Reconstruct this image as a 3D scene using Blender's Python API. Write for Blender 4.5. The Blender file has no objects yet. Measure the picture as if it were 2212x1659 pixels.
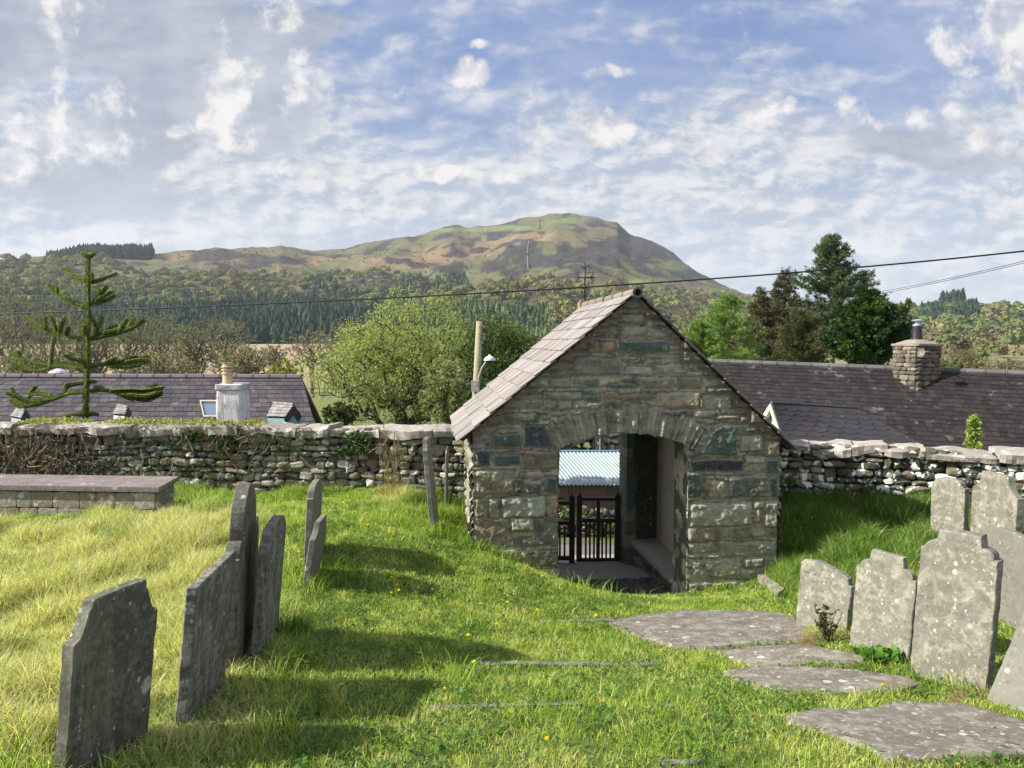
import bpy, math, random
import numpy as np
from mathutils import Vector
SC = bpy.context.scene
random.seed(7); RNG = np.random.default_rng(7)
# ---------------- camera, world, sun, exposure ----------------
F = 1620.0; PITCH = math.atan((829.5-740)/F)
cam_d = bpy.data.cameras.new('camera'); cam = bpy.data.objects.new('camera', cam_d)
SC.collection.objects.link(cam); SC.camera = cam
cam_d.sensor_width = 36; cam_d.lens = 36*F/2212; cam_d.clip_end = 12000; cam_d.clip_start = 0.05
cam.location = (0, 0, 0); cam.rotation_euler = (math.pi/2-PITCH, 0, 0)
SC.view_settings.view_transform = 'Standard'; SC.view_settings.look = 'None'
SC.view_settings.exposure = 1.0; SC.view_settings.gamma = 1
EXPO = 2**1.0
EL = math.radians(35); SKYS = 0.1
sd = bpy.data.lights.new('sun', 'SUN'); sd.energy = 5.0; sd.angle = math.radians(0.5); sd.color = (1, .95, .86)
sun = bpy.data.objects.new('sun', sd); SC.collection.objects.link(sun)
S_DIR = Vector((-math.cos(EL), -0.115, math.sin(EL)))
sun.rotation_euler = S_DIR.to_track_quat('Z', 'Y').to_euler()
SC.cycles.max_bounces = 6; SC.cycles.diffuse_bounces = 3; SC.cycles.transmission_bounces = 4
SC.cycles.transparent_max_bounces = 6; SC.cycles.volume_bounces = 0; SC.cycles.glossy_bounces = 2
try: SC.cycles.use_denoising = True
except Exception: pass

class NT:
    """small node-tree helper"""
    def __init__(s, tree): s.t = tree; s.t.nodes.clear()
    def n(s, typ, **kw):
        nd = s.t.nodes.new(typ)
        for k, v in kw.items():
            if k.startswith('i_'):
                key = k[2:]; key = int(key) if key.isdigit() else key.replace('_', ' ')
                s.put(nd.inputs[key], v)
            else: setattr(nd, k, v)
        return nd
    def put(s, sock, v):
        if isinstance(v, bpy.types.NodeSocket): s.t.links.new(v, sock)
        elif isinstance(v, bpy.types.Node): s.t.links.new(v.outputs[0], sock)
        else: sock.default_value = v
    def m(s, op, a, b=0.0, c=None, clamp=False):
        nd = s.t.nodes.new('ShaderNodeMath'); nd.operation = op; nd.use_clamp = clamp
        s.put(nd.inputs[0], a); s.put(nd.inputs[1], b)
        if c is not None: s.put(nd.inputs[2], c)
        return nd.outputs[0]
    def mix(s, f, a, b, bt='MIX'):
        nd = s.t.nodes.new('ShaderNodeMix'); nd.data_type = 'RGBA'; nd.blend_type = bt
        s.put(nd.inputs[0], f)
        for i, v in ((6, a), (7, b)):
            s.put(nd.inputs[i], tuple(v)+(1,) if isinstance(v, (tuple, list)) and len(v) == 3 else v)
        return nd.outputs[2]
    def ss(s, x, lo, hi):
        nd = s.t.nodes.new('ShaderNodeMapRange'); nd.interpolation_type = 'SMOOTHSTEP'
        s.put(nd.inputs[0], x); s.put(nd.inputs[1], lo); s.put(nd.inputs[2], hi); return nd.outputs[0]
    def noise(s, vec, scale, detail=5, rough=.55, dist=0):
        nd = s.t.nodes.new('ShaderNodeTexNoise'); s.put(nd.inputs['Vector'], vec)
        nd.inputs['Scale'].default_value = scale; nd.inputs['Detail'].default_value = detail
        nd.inputs['Roughness'].default_value = rough; nd.inputs['Distortion'].default_value = dist
        return nd.outputs[0]
    def scale(s, vec, xyz):
        nd = s.t.nodes.new('ShaderNodeVectorMath'); nd.operation = 'MULTIPLY'
        s.put(nd.inputs[0], vec); nd.inputs[1].default_value = xyz; return nd.outputs[0]

w = bpy.data.worlds.new('World'); SC.world = w; w.use_nodes = True
T = NT(w.node_tree)
sky = T.n('ShaderNodeTexSky', sky_type='NISHITA', sun_disc=False)
sky.sun_elevation = EL; sky.sun_rotation = math.radians(-98); sky.air_density = 1.0; sky.dust_density = 1.2; sky.ozone_density = 1.5
g = T.n('ShaderNodeTexCoord').outputs['Generated']
sx = T.n('ShaderNodeSeparateXYZ', i_0=g)
x, y, z = sx.outputs
zz = T.m('ADD', T.m('MAXIMUM', z, 0.0), 0.09)
cp = T.n('ShaderNodeCombineXYZ', i_0=T.m('DIVIDE', x, zz), i_1=T.m('DIVIDE', y, zz)).outputs[0]
# azimuth / height of a direction, as tangents about north
yy = T.m('MAXIMUM', y, 0.05)
ta = T.m('DIVIDE', x, yy); te = T.m('DIVIDE', z, yy)
ta0, te0 = ta, te
tv = T.n('ShaderNodeCombineXYZ', i_0=ta, i_1=te).outputs[0]
wob = T.noise(tv, 5.0, 6, .6); wob2 = T.noise(T.scale(tv, (1, 1, 1)), 11, 5, .6)
_w = T.n('ShaderNodeSeparateXYZ', i_0=T.n('ShaderNodeTexNoise', i_Vector=tv, i_Scale=7.0, i_Detail=5.0).outputs['Color'])
bta = T.m('ADD', ta, T.m('MULTIPLY', T.m('SUBTRACT', _w.outputs[0], .5), .11)); bte = T.m('ADD', te, T.m('MULTIPLY', T.m('SUBTRACT', _w.outputs[1], .5), .11))
def blob(cx, cy, rx, ry, soft=1.0):
    a = T.m('MULTIPLY', T.m('SUBTRACT', bta, (cx-1106)/F), F/rx)
    b = T.m('MULTIPLY', T.m('SUBTRACT', bte, (740-cy)/F), F/ry)
    r = T.m('ADD', T.m('MULTIPLY', a, a), T.m('MULTIPLY', b, b))
    return T.m('DIVIDE', 1.0, T.m('ADD', 1.0, T.m('MULTIPLY', r, r)))
def bsum(lst):
    o = 0.0
    for q in lst: o = T.m('MAXIMUM', blob(*q), o)
    return o
def warp(v, amt, sc):
    nd = T.n('ShaderNodeTexNoise', i_Vector=v, i_Scale=sc, i_Detail=3.0); o = T.n('ShaderNodeVectorMath', operation='SUBTRACT', i_0=nd.outputs['Color'], i_1=(.5, .5, .5))
    sc2 = T.n('ShaderNodeVectorMath', operation='SCALE', i_0=o.outputs[0]); sc2.inputs['Scale'].default_value = amt
    return T.n('ShaderNodeVectorMath', operation='ADD', i_0=v, i_1=sc2.outputs[0]).outputs[0]
def off(v, d): return T.n('ShaderNodeVectorMath', operation='ADD', i_0=v, i_1=d).outputs[0]
n2 = T.noise(T.scale(cp, (.9, 1.2, 1)), 3.2, 8, .62, .3)
tw = warp(tv, .10, 4.0)
lo_ = T.noise(T.scale(cp, (.55, 1.3, 1)), 1.5, 3, .5)
mid = T.noise(warp(T.scale(tv, (1.0, 2.1, 1)), .12, 5.0), 5.0, 9, .60)
fin = T.noise(warp(T.scale(tv, (1.0, 1.9, 1)), .06, 9.0), 15.0, 8, .60)
skyb = T.mix(T.ss(te, -.02, .40), (.56, .66, .82), (.205, .325, .64))          # pale towards the horizon
skyc = T.mix(.8, T.mix(1.0, sky, (SKYS*.9,)*3, 'MULTIPLY'), skyb)
band = T.m('MULTIPLY', T.ss(te, -.05, .10), T.m('SUBTRACT', 1.0, T.ss(T.m('SUBTRACT', te, T.m('MULTIPLY', ta, .06)), .19, .37)))
leftw = T.m('SUBTRACT', 1.0, T.ss(ta, -.42, -.10))
cov = T.m('ADD', T.m('ADD', T.m('MULTIPLY', band, .20), T.m('MULTIPLY', leftw, .15)), T.m('MULTIPLY', T.m('SUBTRACT', lo_, .5), .45))
vv = T.m('ADD', T.m('ADD', T.m('MULTIPLY', mid, .72), T.m('MULTIPLY', fin, .28)), cov)
veil = T.ss(vv, .43, .72)
thin = T.m('MULTIPLY', T.ss(T.noise(warp(T.scale(tv, (.8, 2.6, 1)), .2, 3.0), 3.0, 8, .62), .40, .70), .38)
c = T.mix(thin, skyc, (.62, .66, .80))
fo = T.noise(off(warp(T.scale(tv, (1.0, 1.9, 1)), .06, 9.0), (.010, -.014, 0)), 15.0, 8, .60)
mo = T.noise(off(warp(T.scale(tv, (1.0, 2.1, 1)), .12, 5.0), (.02, -.03, 0)), 5.0, 9, .60)
sh = T.ss(T.m('ADD', T.m('SUBTRACT', fin, fo), T.m('MULTIPLY', T.m('SUBTRACT', mid, mo), 1.2)), -.16, .17)
c = T.mix(T.m('MULTIPLY', veil, .90), c, T.mix(sh, (.44, .51, .62), (.85, .84, .84)))
# grey sheets upper left
gr = T.ss(T.m('ADD', bsum([(60, 40, 430, 170), (400, 80, 270, 170), (210, 400, 230, 65), (640, 60, 150, 90), (350, 240, 170, 150), (560, 260, 120, 120), (1990, 330, 200, 50)]), T.m('MULTIPLY', T.m('SUBTRACT', mid, .5), 2.0)), .38, .85)
c = T.mix(T.m('MULTIPLY', gr, .88), c, T.mix(T.ss(mid, .30, .65), (.31, .36, .46), (.50, .55, .64)))
# cumulus
cu = bsum([(60, 290, 230, 120), (250, 270, 95, 110), (170, 20, 70, 55), (610, 50, 65, 95), (500, 200, 75, 130), (670, 200, 65, 75), (545, 310, 75, 55),
           (600, 130, 120, 60), (1010, 195, 55, 52), (1290, 162, 80, 16), (1040, 108, 55, 20), (2170, 90, 90, 150), (2030, 120, 60, 75), (2110, 230, 130, 75),
           (400, 375, 110, 34), (1260, 285, 170, 42), (1660, 235, 70, 26), (1880, 270, 120, 36), (1600, 430, 50, 24), (400, 270, 45, 26), (30, 370, 110, 60), (1480, 300, 180, 32), (700, 385, 220, 22), (1000, 380, 300, 20)])
cvec = warp(tv, .05, 9.0)
n5 = T.noise(cvec, 11.0, 12, .60); n6 = T.noise(off(cvec, (.014, -.016, 0)), 11.0, 12, .60)
cm = T.ss(T.m('ADD', T.m('MULTIPLY', cu, .56), T.m('MULTIPLY', T.m('SUBTRACT', n5, .5), 2.3)), .30, .66)
lit = T.ss(T.m('SUBTRACT', n5, n6), -.09, .10)
c = T.mix(T.m('MULTIPLY', cm, .93), c, T.mix(lit, (.52, .55, .63), (.95, .91, .89)))
c = T.mix(T.m('MULTIPLY', T.m('SUBTRACT', 1.0, T.ss(te, .0, .22)), .55), c, (.65, .71, .79))
ovh = T.m('MAXIMUM', T.ss(z, .52, .85), T.m('SUBTRACT', 1.0, T.ss(y, -.35, .05)))      # bright broken cloud added to the unseen sky overhead and behind, to lift ambient light
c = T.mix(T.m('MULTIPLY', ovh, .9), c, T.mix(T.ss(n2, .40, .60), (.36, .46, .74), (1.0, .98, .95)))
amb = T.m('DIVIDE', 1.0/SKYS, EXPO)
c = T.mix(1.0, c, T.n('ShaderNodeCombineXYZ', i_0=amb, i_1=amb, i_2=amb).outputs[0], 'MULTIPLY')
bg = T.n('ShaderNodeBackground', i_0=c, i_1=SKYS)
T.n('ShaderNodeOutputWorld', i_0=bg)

# ---------------- helpers ----------------
sp, cpp = math.sin(PITCH), math.cos(PITCH)
def W(px, py, D):
    """point on the sight line of a measured bearing at forward distance D"""
    u = (px-1106)/F; v = (829.5-py)/F; A = cpp+v*sp; B = -sp+v*cpp
    return Vector((u/A*D, D, B/A*D))
def scr(P):
    P = np.asarray(P, float); d = P[..., 1]*cpp-P[..., 2]*sp; v = (P[..., 1]*sp+P[..., 2]*cpp)/d
    return 1106+F*P[..., 0]/d, 829.5-F*v
def _h(i, j, k, s):
    n = (i*374761393+j*668265263+k*2147483647+s*144665) & 0xffffffff
    n = ((n ^ (n >> 13))*1274126177) & 0xffffffff
    n = ((n ^ (n >> 16))*2246822519) & 0xffffffff
    return ((n ^ (n >> 15)) & 0xffffff)/float(0xffffff)
def vn(x, y, z=0.0, s=0):
    x, y, z = np.broadcast_arrays(np.asarray(x, float), np.asarray(y, float), np.asarray(z, float))
    i, j, k = np.floor(x).astype(np.int64), np.floor(y).astype(np.int64), np.floor(z).astype(np.int64)
    a, b, c_ = x-i, y-j, z-k
    a, b, c_ = a*a*(3-2*a), b*b*(3-2*b), c_*c_*(3-2*c_)
    r = 0
    for di in (0, 1):
        for dj in (0, 1):
            for dk in (0, 1):
                r = r+_h(i+di, j+dj, k+dk, s)*(a if di else 1-a)*(b if dj else 1-b)*(c_ if dk else 1-c_)
    return r
def fbm(x, y, z=0.0, s=0, o=4):
    r = 0; am = .5; f = 1.0; t = 0
    for q in range(o):
        r = r+am*vn(np.asarray(x)*f+q*17.3, np.asarray(y)*f+q*9.1, np.asarray(z)*f+q*5.7, s+q); t += am; am *= .5; f *= 2.03
    return r/t
def sst(x, a, b):
    t = np.clip((x-a)/(b-a), 0, 1); return t*t*(3-2*t)

def mk(name, V, Fs, col, mat, parent=None, smooth=False):
    V = np.ascontiguousarray(V, dtype=np.float32).reshape(-1, 3)
    if not isinstance(Fs, (list, tuple)): Fs = [Fs]
    Fs = [np.asarray(f, dtype=np.int32) for f in Fs if len(f)]
    me = bpy.data.meshes.new(name)
    me.vertices.add(len(V)); me.vertices.foreach_set('co', V.ravel())
    idx = np.concatenate([f.ravel() for f in Fs]); tot = np.concatenate([np.full(len(f), f.shape[1], np.int32) for f in Fs])
    st = np.concatenate([[0], np.cumsum(tot)[:-1]]).astype(np.int32)
    me.loops.add(len(idx)); me.loops.foreach_set('vertex_index', idx)
    me.polygons.add(len(tot)); me.polygons.foreach_set('loop_start', st)
    try: me.polygons.foreach_set('loop_total', tot)
    except Exception: pass
    me.update(calc_edges=True)
    me.polygons.foreach_set('use_smooth', np.full(len(tot), bool(smooth)))
    ca = me.color_attributes.new('Col', 'FLOAT_COLOR', 'POINT')
    c = np.ones((len(V), 4), np.float32); c[:, :3] = np.asarray(col, np.float32)
    ca.data.foreach_set('color', c.ravel())
    me.materials.append(mat)
    o = bpy.data.objects.new(name, me); SC.collection.objects.link(o)
    if parent is not None: o.parent = parent
    return o
def tag(o, label=None, cat=None, group=None, kind=None):
    if label: o['label'] = label
    if cat: o['category'] = cat
    if group: o['group'] = group
    if kind: o['kind'] = kind
    return o
def thing(name, label, cat, group=None, loc=(0, 0, 0)):
    o = bpy.data.objects.new(name, None); SC.collection.objects.link(o); o.empty_display_size = .2
    return tag(o, label, cat, group)
def struct(o): o['kind'] = 'structure'; return o

class MB:
    def __init__(s): s.v = []; s.f3 = []; s.f4 = []; s.c = []; s.n = 0
    def add(s, V, f3=None, f4=None, col=(.5, .5, .5)):
        V = np.asarray(V, float).reshape(-1, 3)
        if f3 is not None and len(f3): s.f3.append(np.asarray(f3)+s.n)
        if f4 is not None and len(f4): s.f4.append(np.asarray(f4)+s.n)
        c = np.empty((len(V), 3)); c[:] = col
        s.v.append(V); s.c.append(c); s.n += len(V)
    BF = np.array([[0, 3, 2, 1], [4, 5, 6, 7], [0, 1, 5, 4], [1, 2, 6, 5], [2, 3, 7, 6], [3, 0, 4, 7]])
    def hexa(s, P, col=(.5,)*3): s.add(P, f4=s.BF, col=col)
    def box(s, o, a, b, c, col=(.5,)*3):
        """box with corner o and edge vectors a, b, c"""
        o, a, b, c = [np.asarray(q, float) for q in (o, a, b, c)]
        s.hexa([o, o+a, o+a+b, o+b, o+c, o+a+c, o+a+b+c, o+b+c], col)
    def cbox(s, ctr, sx, sy, sz, col=(.5,)*3, yaw=0.0):
        ca, sa = math.cos(yaw), math.sin(yaw)
        a = np.array((ca*sx, sa*sx, 0)); b = np.array((-sa*sy, ca*sy, 0)); c = np.array((0, 0, sz))
        s.box(np.asarray(ctr, float)-a/2-b/2-c/2, a, b, c, col)
    def tube(s, pts, rad, n=6, col=(.5,)*3, cap=True):
        P = np.asarray([tuple(p) for p in pts], float); m = len(P); R = np.broadcast_to(np.asarray(rad, float), (m,))
        Tn = np.gradient(P, axis=0); Tn /= np.linalg.norm(Tn, axis=1)[:, None]+1e-9
        up = np.array((0, 0, 1.)) if abs(Tn[0, 2]) < .9 else np.array((1., 0, 0))
        A = np.cross(Tn, up); A /= np.linalg.norm(A, axis=1)[:, None]+1e-9; B = np.cross(Tn, A)
        th = np.arange(n)*2*math.pi/n
        V = P[:, None]+R[:, None, None]*(A[:, None]*np.cos(th)[None, :, None]+B[:, None]*np.sin(th)[None, :, None])
        i = np.arange(m-1)[:, None]*n; j = np.arange(n)[None]; k = (j+1) % n
        f = np.stack([i+j, i+k, i+n+k, i+n+j], -1).reshape(-1, 4)
        V = V.reshape(-1, 3); f3 = []
        if cap:
            V = np.vstack([V, P[0], P[-1]]); a = m*n
            f3 = [[a, (q+1) % n, q] for q in range(n)]+[[a+1, (m-1)*n+q, (m-1)*n+(q+1) % n] for q in range(n)]
        s.add(V, f3=f3, f4=f, col=col)
    def lathe(s, ctr, prof, n=16, col=(.5,)*3):
        pts = [(ctr[0], ctr[1], ctr[2]+h) for r, h in prof]
        th = np.arange(n)*2*math.pi/n; m = len(prof)
        V = np.array([[(ctr[0]+r*math.cos(t), ctr[1]+r*math.sin(t), ctr[2]+h) for t in th] for r, h in prof]).reshape(-1, 3)
        i = np.arange(m-1)[:, None]*n; j = np.arange(n)[None]; k = (j+1) % n
        s.add(V, f4=np.stack([i+j, i+k, i+n+k, i+n+j], -1).reshape(-1, 4), col=col)
    def prism(s, poly, ext, col=(.5,)*3):
        """closed polygon (3-D points) extruded by vector ext, fan-free ngons become strips of tris round the centre"""
        P = np.asarray(poly, float); n = len(P); E = np.asarray(ext, float); c0 = P.mean(0)
        V = np.vstack([P, P+E, c0, c0+E]); j = np.arange(n); k = (j+1) % n
        f4 = np.stack([j, k, k+n, j+n], -1)
        f3 = np.vstack([np.stack([k, j, np.full(n, 2*n)], -1), np.stack([j+n, k+n, np.full(n, 2*n+1)], -1)])
        s.add(V, f3=f3, f4=f4, col=col)
    def build(s, name, mat, parent=None, smooth=False):
        Fs = []
        if s.f3: Fs.append(np.vstack(s.f3))
        if s.f4: Fs.append(np.vstack(s.f4))
        return mk(name, np.vstack(s.v), Fs, np.vstack(s.c), mat, parent, smooth)

# ---------------- materials ----------------
MATS = {}
def pm(name, rough=.9, nscale=6, namp=.25, bump=.3, bscale=25, lichen=None, spec=.25, metal=0, streak=None, moss=None, speck=None, bdist=.01):
    """procedural surface: own colour x noise, optional lichen / moss patches, noise bump"""
    m = bpy.data.materials.new(name); m.use_nodes = True; t = NT(m.node_tree); MATS[name] = m
    co = t.n('ShaderNodeTexCoord').outputs['Object']
    a = t.n('ShaderNodeAttribute', attribute_name='Col').outputs[0]
    nz = t.noise(co, nscale, 7, .62)
    v = t.m('ADD', 1-namp, t.m('MULTIPLY', nz, 2*namp))
    c = t.mix(1.0, a, t.n('ShaderNodeCombineXYZ', i_0=v, i_1=v, i_2=v).outputs[0], 'MULTIPLY')
    if streak:
        (scl, amp, colr) = streak
        q = t.ss(t.noise(t.scale(co, scl), 1.0, 4, .6), .48, .70)
        c = t.mix(t.m('MULTIPLY', q, amp), c, colr)
    if moss:
        (sc_, lo, hi, colr) = moss
        c = t.mix(t.ss(t.noise(co, sc_, 6, .65), lo, hi), c, colr)
    if lichen:
        for (sc_, lo, hi, colr, op) in lichen:
            q = t.ss(t.noise(co, sc_, 4, .58, .2), lo, hi)
            c = t.mix(t.m('MULTIPLY', q, op), c, colr)
    if speck:
        (sc_, r0, dens, colr) = speck
        vo = t.n('ShaderNodeTexVoronoi', i_Vector=co, i_Scale=sc_)
        wb = t.m('MULTIPLY', t.noise(co, sc_*3, 2, .5), .25)
        rr = t.n('ShaderNodeSeparateXYZ', i_0=vo.outputs['Color'])
        on = t.m('LESS_THAN', rr.outputs[0], dens)
        rad = t.m('MULTIPLY', t.m('ADD', rr.outputs[1], .35), r0)
        q = t.m('MULTIPLY', on, t.m('LESS_THAN', t.m('ADD', vo.outputs['Distance'], t.m('SUBTRACT', wb, .12)), rad))
        c = t.mix(t.m('MULTIPLY', q, t.m('ADD', .45, t.m('MULTIPLY', rr.outputs[2], .5))), c, colr)
    b = t.n('ShaderNodeBsdfPrincipled', i_Base_Color=c, i_Roughness=rough, i_Metallic=metal)
    b.inputs['Specular IOR Level'].default_value = spec
    if bump:
        bn = t.n('ShaderNodeBump', i_Strength=bump, i_Distance=bdist, i_Height=t.noise(co, bscale, 8, .68)); t.put(b.inputs['Normal'], bn)
    t.n('ShaderNodeOutputMaterial', i_0=b); return m
def leafm(name, trans=.45, rough=.6, spec=.3):
    m = bpy.data.materials.new(name); m.use_nodes = True; t = NT(m.node_tree)
    a = t.n('ShaderNodeAttribute', attribute_name='Col').outputs[0]
    b = t.n('ShaderNodeBsdfPrincipled', i_Base_Color=a, i_Roughness=rough); b.inputs['Specular IOR Level'].default_value = spec
    tr = t.n('ShaderNodeBsdfTranslucent', i_0=t.mix(1.0, a, (1.15, 1.25, .7), 'MULTIPLY'))
    t.n('ShaderNodeOutputMaterial', i_0=t.n('ShaderNodeMixShader', i_0=trans, i_1=b, i_2=tr)); return m
M_GROUND = pm('turf_soil', nscale=8, namp=.35, bump=.5)
M_ROCK = pm('wall_stone', nscale=22, namp=.5, bump=.9, bscale=30, bdist=.02, moss=(2.5, .52, .78, (.080, .090, .035)), lichen=[(9, .595, .625, (.50, .50, .45), .9), (35, .66, .69, (.42, .42, .36), .7)])
M_ROCK2 = pm('wall_stone_lichened', nscale=22, namp=.5, bump=.7, bscale=30, bdist=.015, lichen=[(7, .535, .56, (.70, .69, .65), .95), (30, .64, .67, (.6, .58, .5), .7)])
M_LYCH = pm('lychgate_stone', nscale=26, namp=.55, bump=1.0, bscale=38, bdist=.025, speck=(13, .20, .07, (.42, .41, .35)), moss=(5, .50, .72, (.13, .115, .08)), lichen=[(17, .62, .70, (.36, .34, .27), .7), (60, .62, .70, (.34, .32, .26), .5)])
M_PLAST = pm('old_plaster', nscale=9, namp=.3, bump=.4, bscale=18)
M_SLATE = pm('roof_slate', rough=.62, nscale=14, namp=.28, bump=.35, bscale=60, spec=.4, lichen=[(8, .70, .74, (.40, .38, .32), .6)])
M_LSLATE = pm('weathered_slate', rough=.7, nscale=5, namp=.15, bump=.3, bscale=40, spec=.35, streak=((16, 16, 2.2), .5, (.26, .22, .20)))
M_COB = pm('cobble', nscale=30, namp=.4, bump=.5)
M_CONC = pm('concrete', nscale=6, namp=.15, bump=.25)
M_WOOD = pm('old_timber', nscale=20, namp=.3, bump=.4, bscale=50, rough=.7)
M_GATE = pm('dark_stained_timber', nscale=20, namp=.3, bump=.3, bscale=60, rough=.45, spec=.5)
M_IRON = pm('wrought_iron', nscale=30, namp=.3, bump=.2, rough=.55, spec=.5)
M_PAINT = pm('old_paint', nscale=12, namp=.12, bump=.1, rough=.5)
M_WHITE = pm('flaking_whitewash', nscale=9, namp=.2, bump=.5, moss=(4, .46, .78, (.13, .125, .12)))
M_TIN = pm('galvanised_tin', rough=.4, nscale=8, namp=.15, bump=.05, spec=.6, moss=(4, .55, .75, (.24, .24, .15)))
M_RUST = pm('rusty_tin', rough=.7, nscale=5, namp=.35, bump=.1, streak=((9, 9, 1.2), .6, (.16, .09, .06)))
M_BARK = pm('bark', nscale=18, namp=.35, bump=.6, bscale=30)
M_GLASS = pm('dark_glass', rough=.08, nscale=2, namp=.1, bump=0, spec=.8)
M_CABLE = pm('cable_rubber', rough=.6, nscale=5, namp=.1, bump=0)
M_ASPH = pm('asphalt', nscale=40, namp=.2, bump=.3, bscale=80)
M_HILL = pm('hill_turf', nscale=.035, namp=.45, bump=1.0, bscale=.10, bdist=5.0)
M_LEAF = leafm('foliage'); M_GRASS = leafm('grass_blades', .45, .5, .35); M_NEEDLE = leafm('needles', .2, .6); M_FAR = leafm('far_foliage', .15, .9, .1)

def headstone_mat(name, base, lich, amt, streaky=0):
    m = bpy.data.materials.new(name); m.use_nodes = True; t = NT(m.node_tree)
    co = t.n('ShaderNodeTexCoord').outputs['Object']
    a = t.n('ShaderNodeAttribute', attribute_name='Col').outputs[0]
    c = t.mix(t.noise(co, 3.5, 8, .65), tuple(q*.62 for q in base), tuple(q*1.35 for q in base))
    c = t.mix(t.m('MULTIPLY', t.ss(t.noise(co, 55, 5, .7), .52, .70), .5), c, tuple(q*.8 for q in lich))
    c = t.mix(t.m('MULTIPLY', t.ss(t.noise(co, 9, 6, .62, .5), .46, .62), .60*min(1.0, amt)), c, tuple(q*.78 for q in lich))
    c = t.mix(t.m('MULTIPLY', t.ss(t.noise(co, 22, 5, .65, .3), .54, .66), .55*min(1.0, amt)), c, tuple(q*.95 for q in lich))
    c = t.mix(t.m('MULTIPLY', t.ss(t.noise(co, 6, 6, .65), .52, .66), .55), c, tuple(q*.55 for q in base))
    if streaky:
        c = t.mix(t.m('MULTIPLY', t.ss(t.noise(t.scale(co, (14, 14, 1.6)), 1.0, 5, .62), .5, .68), streaky), c, tuple(q*2.5 for q in base))
    cb = t.scale(co, (1, 1, .8))
    for (sc_, r0, dens) in ((11, .36, .22*amt), (24, .34, .26*amt), (48, .34, .30*amt), (5.5, .24, .10*amt)):
        vo = t.n('ShaderNodeTexVoronoi', i_Vector=cb, i_Scale=sc_)
        rr = t.n('ShaderNodeSeparateXYZ', i_0=vo.outputs['Color'])
        wb = t.m('MULTIPLY', t.m('SUBTRACT', t.noise(co, sc_*3.2, 3, .6), .5), .34)
        on = t.m('LESS_THAN', rr.outputs[0], dens)
        q = t.m('SUBTRACT', 1.0, t.ss(t.m('ADD', vo.outputs['Distance'], wb), t.m('MULTIPLY', rr.outputs[1], r0), t.m('ADD', t.m('MULTIPLY', rr.outputs[1], r0), .05)))
        c = t.mix(t.m('MULTIPLY', t.m('MULTIPLY', on, q), t.m('ADD', .22, t.m('MULTIPLY', rr.outputs[2], .55))), c, t.mix(rr.outputs[2], lich, (.54, .53, .47)))
    # worn, illegible rows of cut marks on the face (Col.r flags the face)
    s3 = t.n('ShaderNodeSeparateXYZ', i_0=co)
    row = t.ss(t.m('SINE', t.m('MULTIPLY', s3.outputs[2], 120)), .1, .7)
    let = t.ss(t.noise(t.scale(co, (60, 60, 22)), 1.0, 2, .5), .50, .56)
    area = t.ss(t.noise(co, 2.2, 2, .5), .40, .55)
    ins = t.m('MULTIPLY', t.m('MULTIPLY', row, let), area)
    c = t.mix(t.m('MULTIPLY', ins, .5), c, tuple(q*.45 for q in base))
    b = t.n('ShaderNodeBsdfPrincipled', i_Base_Color=c, i_Roughness=.78); b.inputs['Specular IOR Level'].default_value = .3
    h = t.m('SUBTRACT', t.noise(co, 24, 9, .7), t.m('MULTIPLY', ins, .25))
    t.put(b.inputs['Normal'], t.n('ShaderNodeBump', i_Strength=.4, i_Distance=.012, i_Height=h))
    t.n('ShaderNodeOutputMaterial', i_0=b); return m
M_HS_SUN = headstone_mat('headstone_pale_slate', (.165, .158, .128), (.41, .385, .30), 1.0)
M_HS_GREY = headstone_mat('headstone_grey_slate', (.165, .16, .135), (.27, .26, .21), .6)
M_HS_DARK = headstone_mat('headstone_dark_slate', (.085, .083, .062), (.30, .30, .24), .55, .6)
M_HS_STREAK = headstone_mat('headstone_streaked_slate', (.105, .103, .080), (.36, .36, .31), 1.0, .85)
M_LEDGER = headstone_mat('ledger_slate', (.150, .128, .105), (.36, .34, .29), 1.0)
GN1, GN2, GN3 = 660000, 540000, 105000; HAZE = .00010
# ---------------- churchyard ground ----------------
CP = [(1106, 1659, 3.0), (200, 1659, 3.0), (2100, 1659, 3.05), (375, 1580, 3.35), (545, 1425, 4.4), (665, 1242, 6.15), (943, 1150, 7.8), (1022, 1182, 7.9),
      (700, 1068, 9.7), (100, 1112, 8.5), (330, 1112, 8.3), (0, 1300, 5.7), (400, 1062, 10.0), (900, 1060, 9.6), (900, 1450, 4.3), (1000, 1300, 6.1), (1150, 1228, 7.5),
      (1205, 1268, 7.95), (1340, 1288, 8.0), (1490, 1284, 8.0), (1600, 1268, 8.1), (1668, 1236, 8.15), (1600, 1420, 5.0), (1500, 1335, 6.2), (1700, 1268, 7.2),
      (1850, 1105, 9.0), (1700, 1064, 9.55), (2100, 1094, 8.7), (2050, 1168, 7.7), (2200, 1250, 6.2), (1770, 1360, 5.45), (1895, 1415, 4.7), (2050, 1480, 4.25), (2200, 1520, 3.9),
      (1340, 1240, 9.3), (-400, 1300, 6), (2600, 1400, 5), (-300, 1120, 9), (2500, 1130, 8), (1100, 1100, 9.9), (1500, 1100, 9.9)]
cpW = [W(*q) for q in CP]+[Vector((X, D, -1.6)) for X, D in ((0, 0), (-2, 1.2), (2, 1.2), (-5, 0), (5, 0), (0, -3), (-6, -3), (6, -3))]
_P = np.array([(q.x, q.y) for q in cpW]); _Z = np.array([q.z for q in cpW])
def _phi(r2): return .5*r2*np.log(r2+1e-9)
_n = len(_P); _K = _phi(((_P[:, None]-_P[None])**2).sum(-1))+np.eye(_n)*.08
_A = np.zeros((_n+3, _n+3)); _A[:_n, :_n] = _K; _A[:_n, _n] = 1; _A[:_n, _n+1:] = _P; _A[_n, :_n] = 1; _A[_n+1:, :_n] = _P.T
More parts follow.
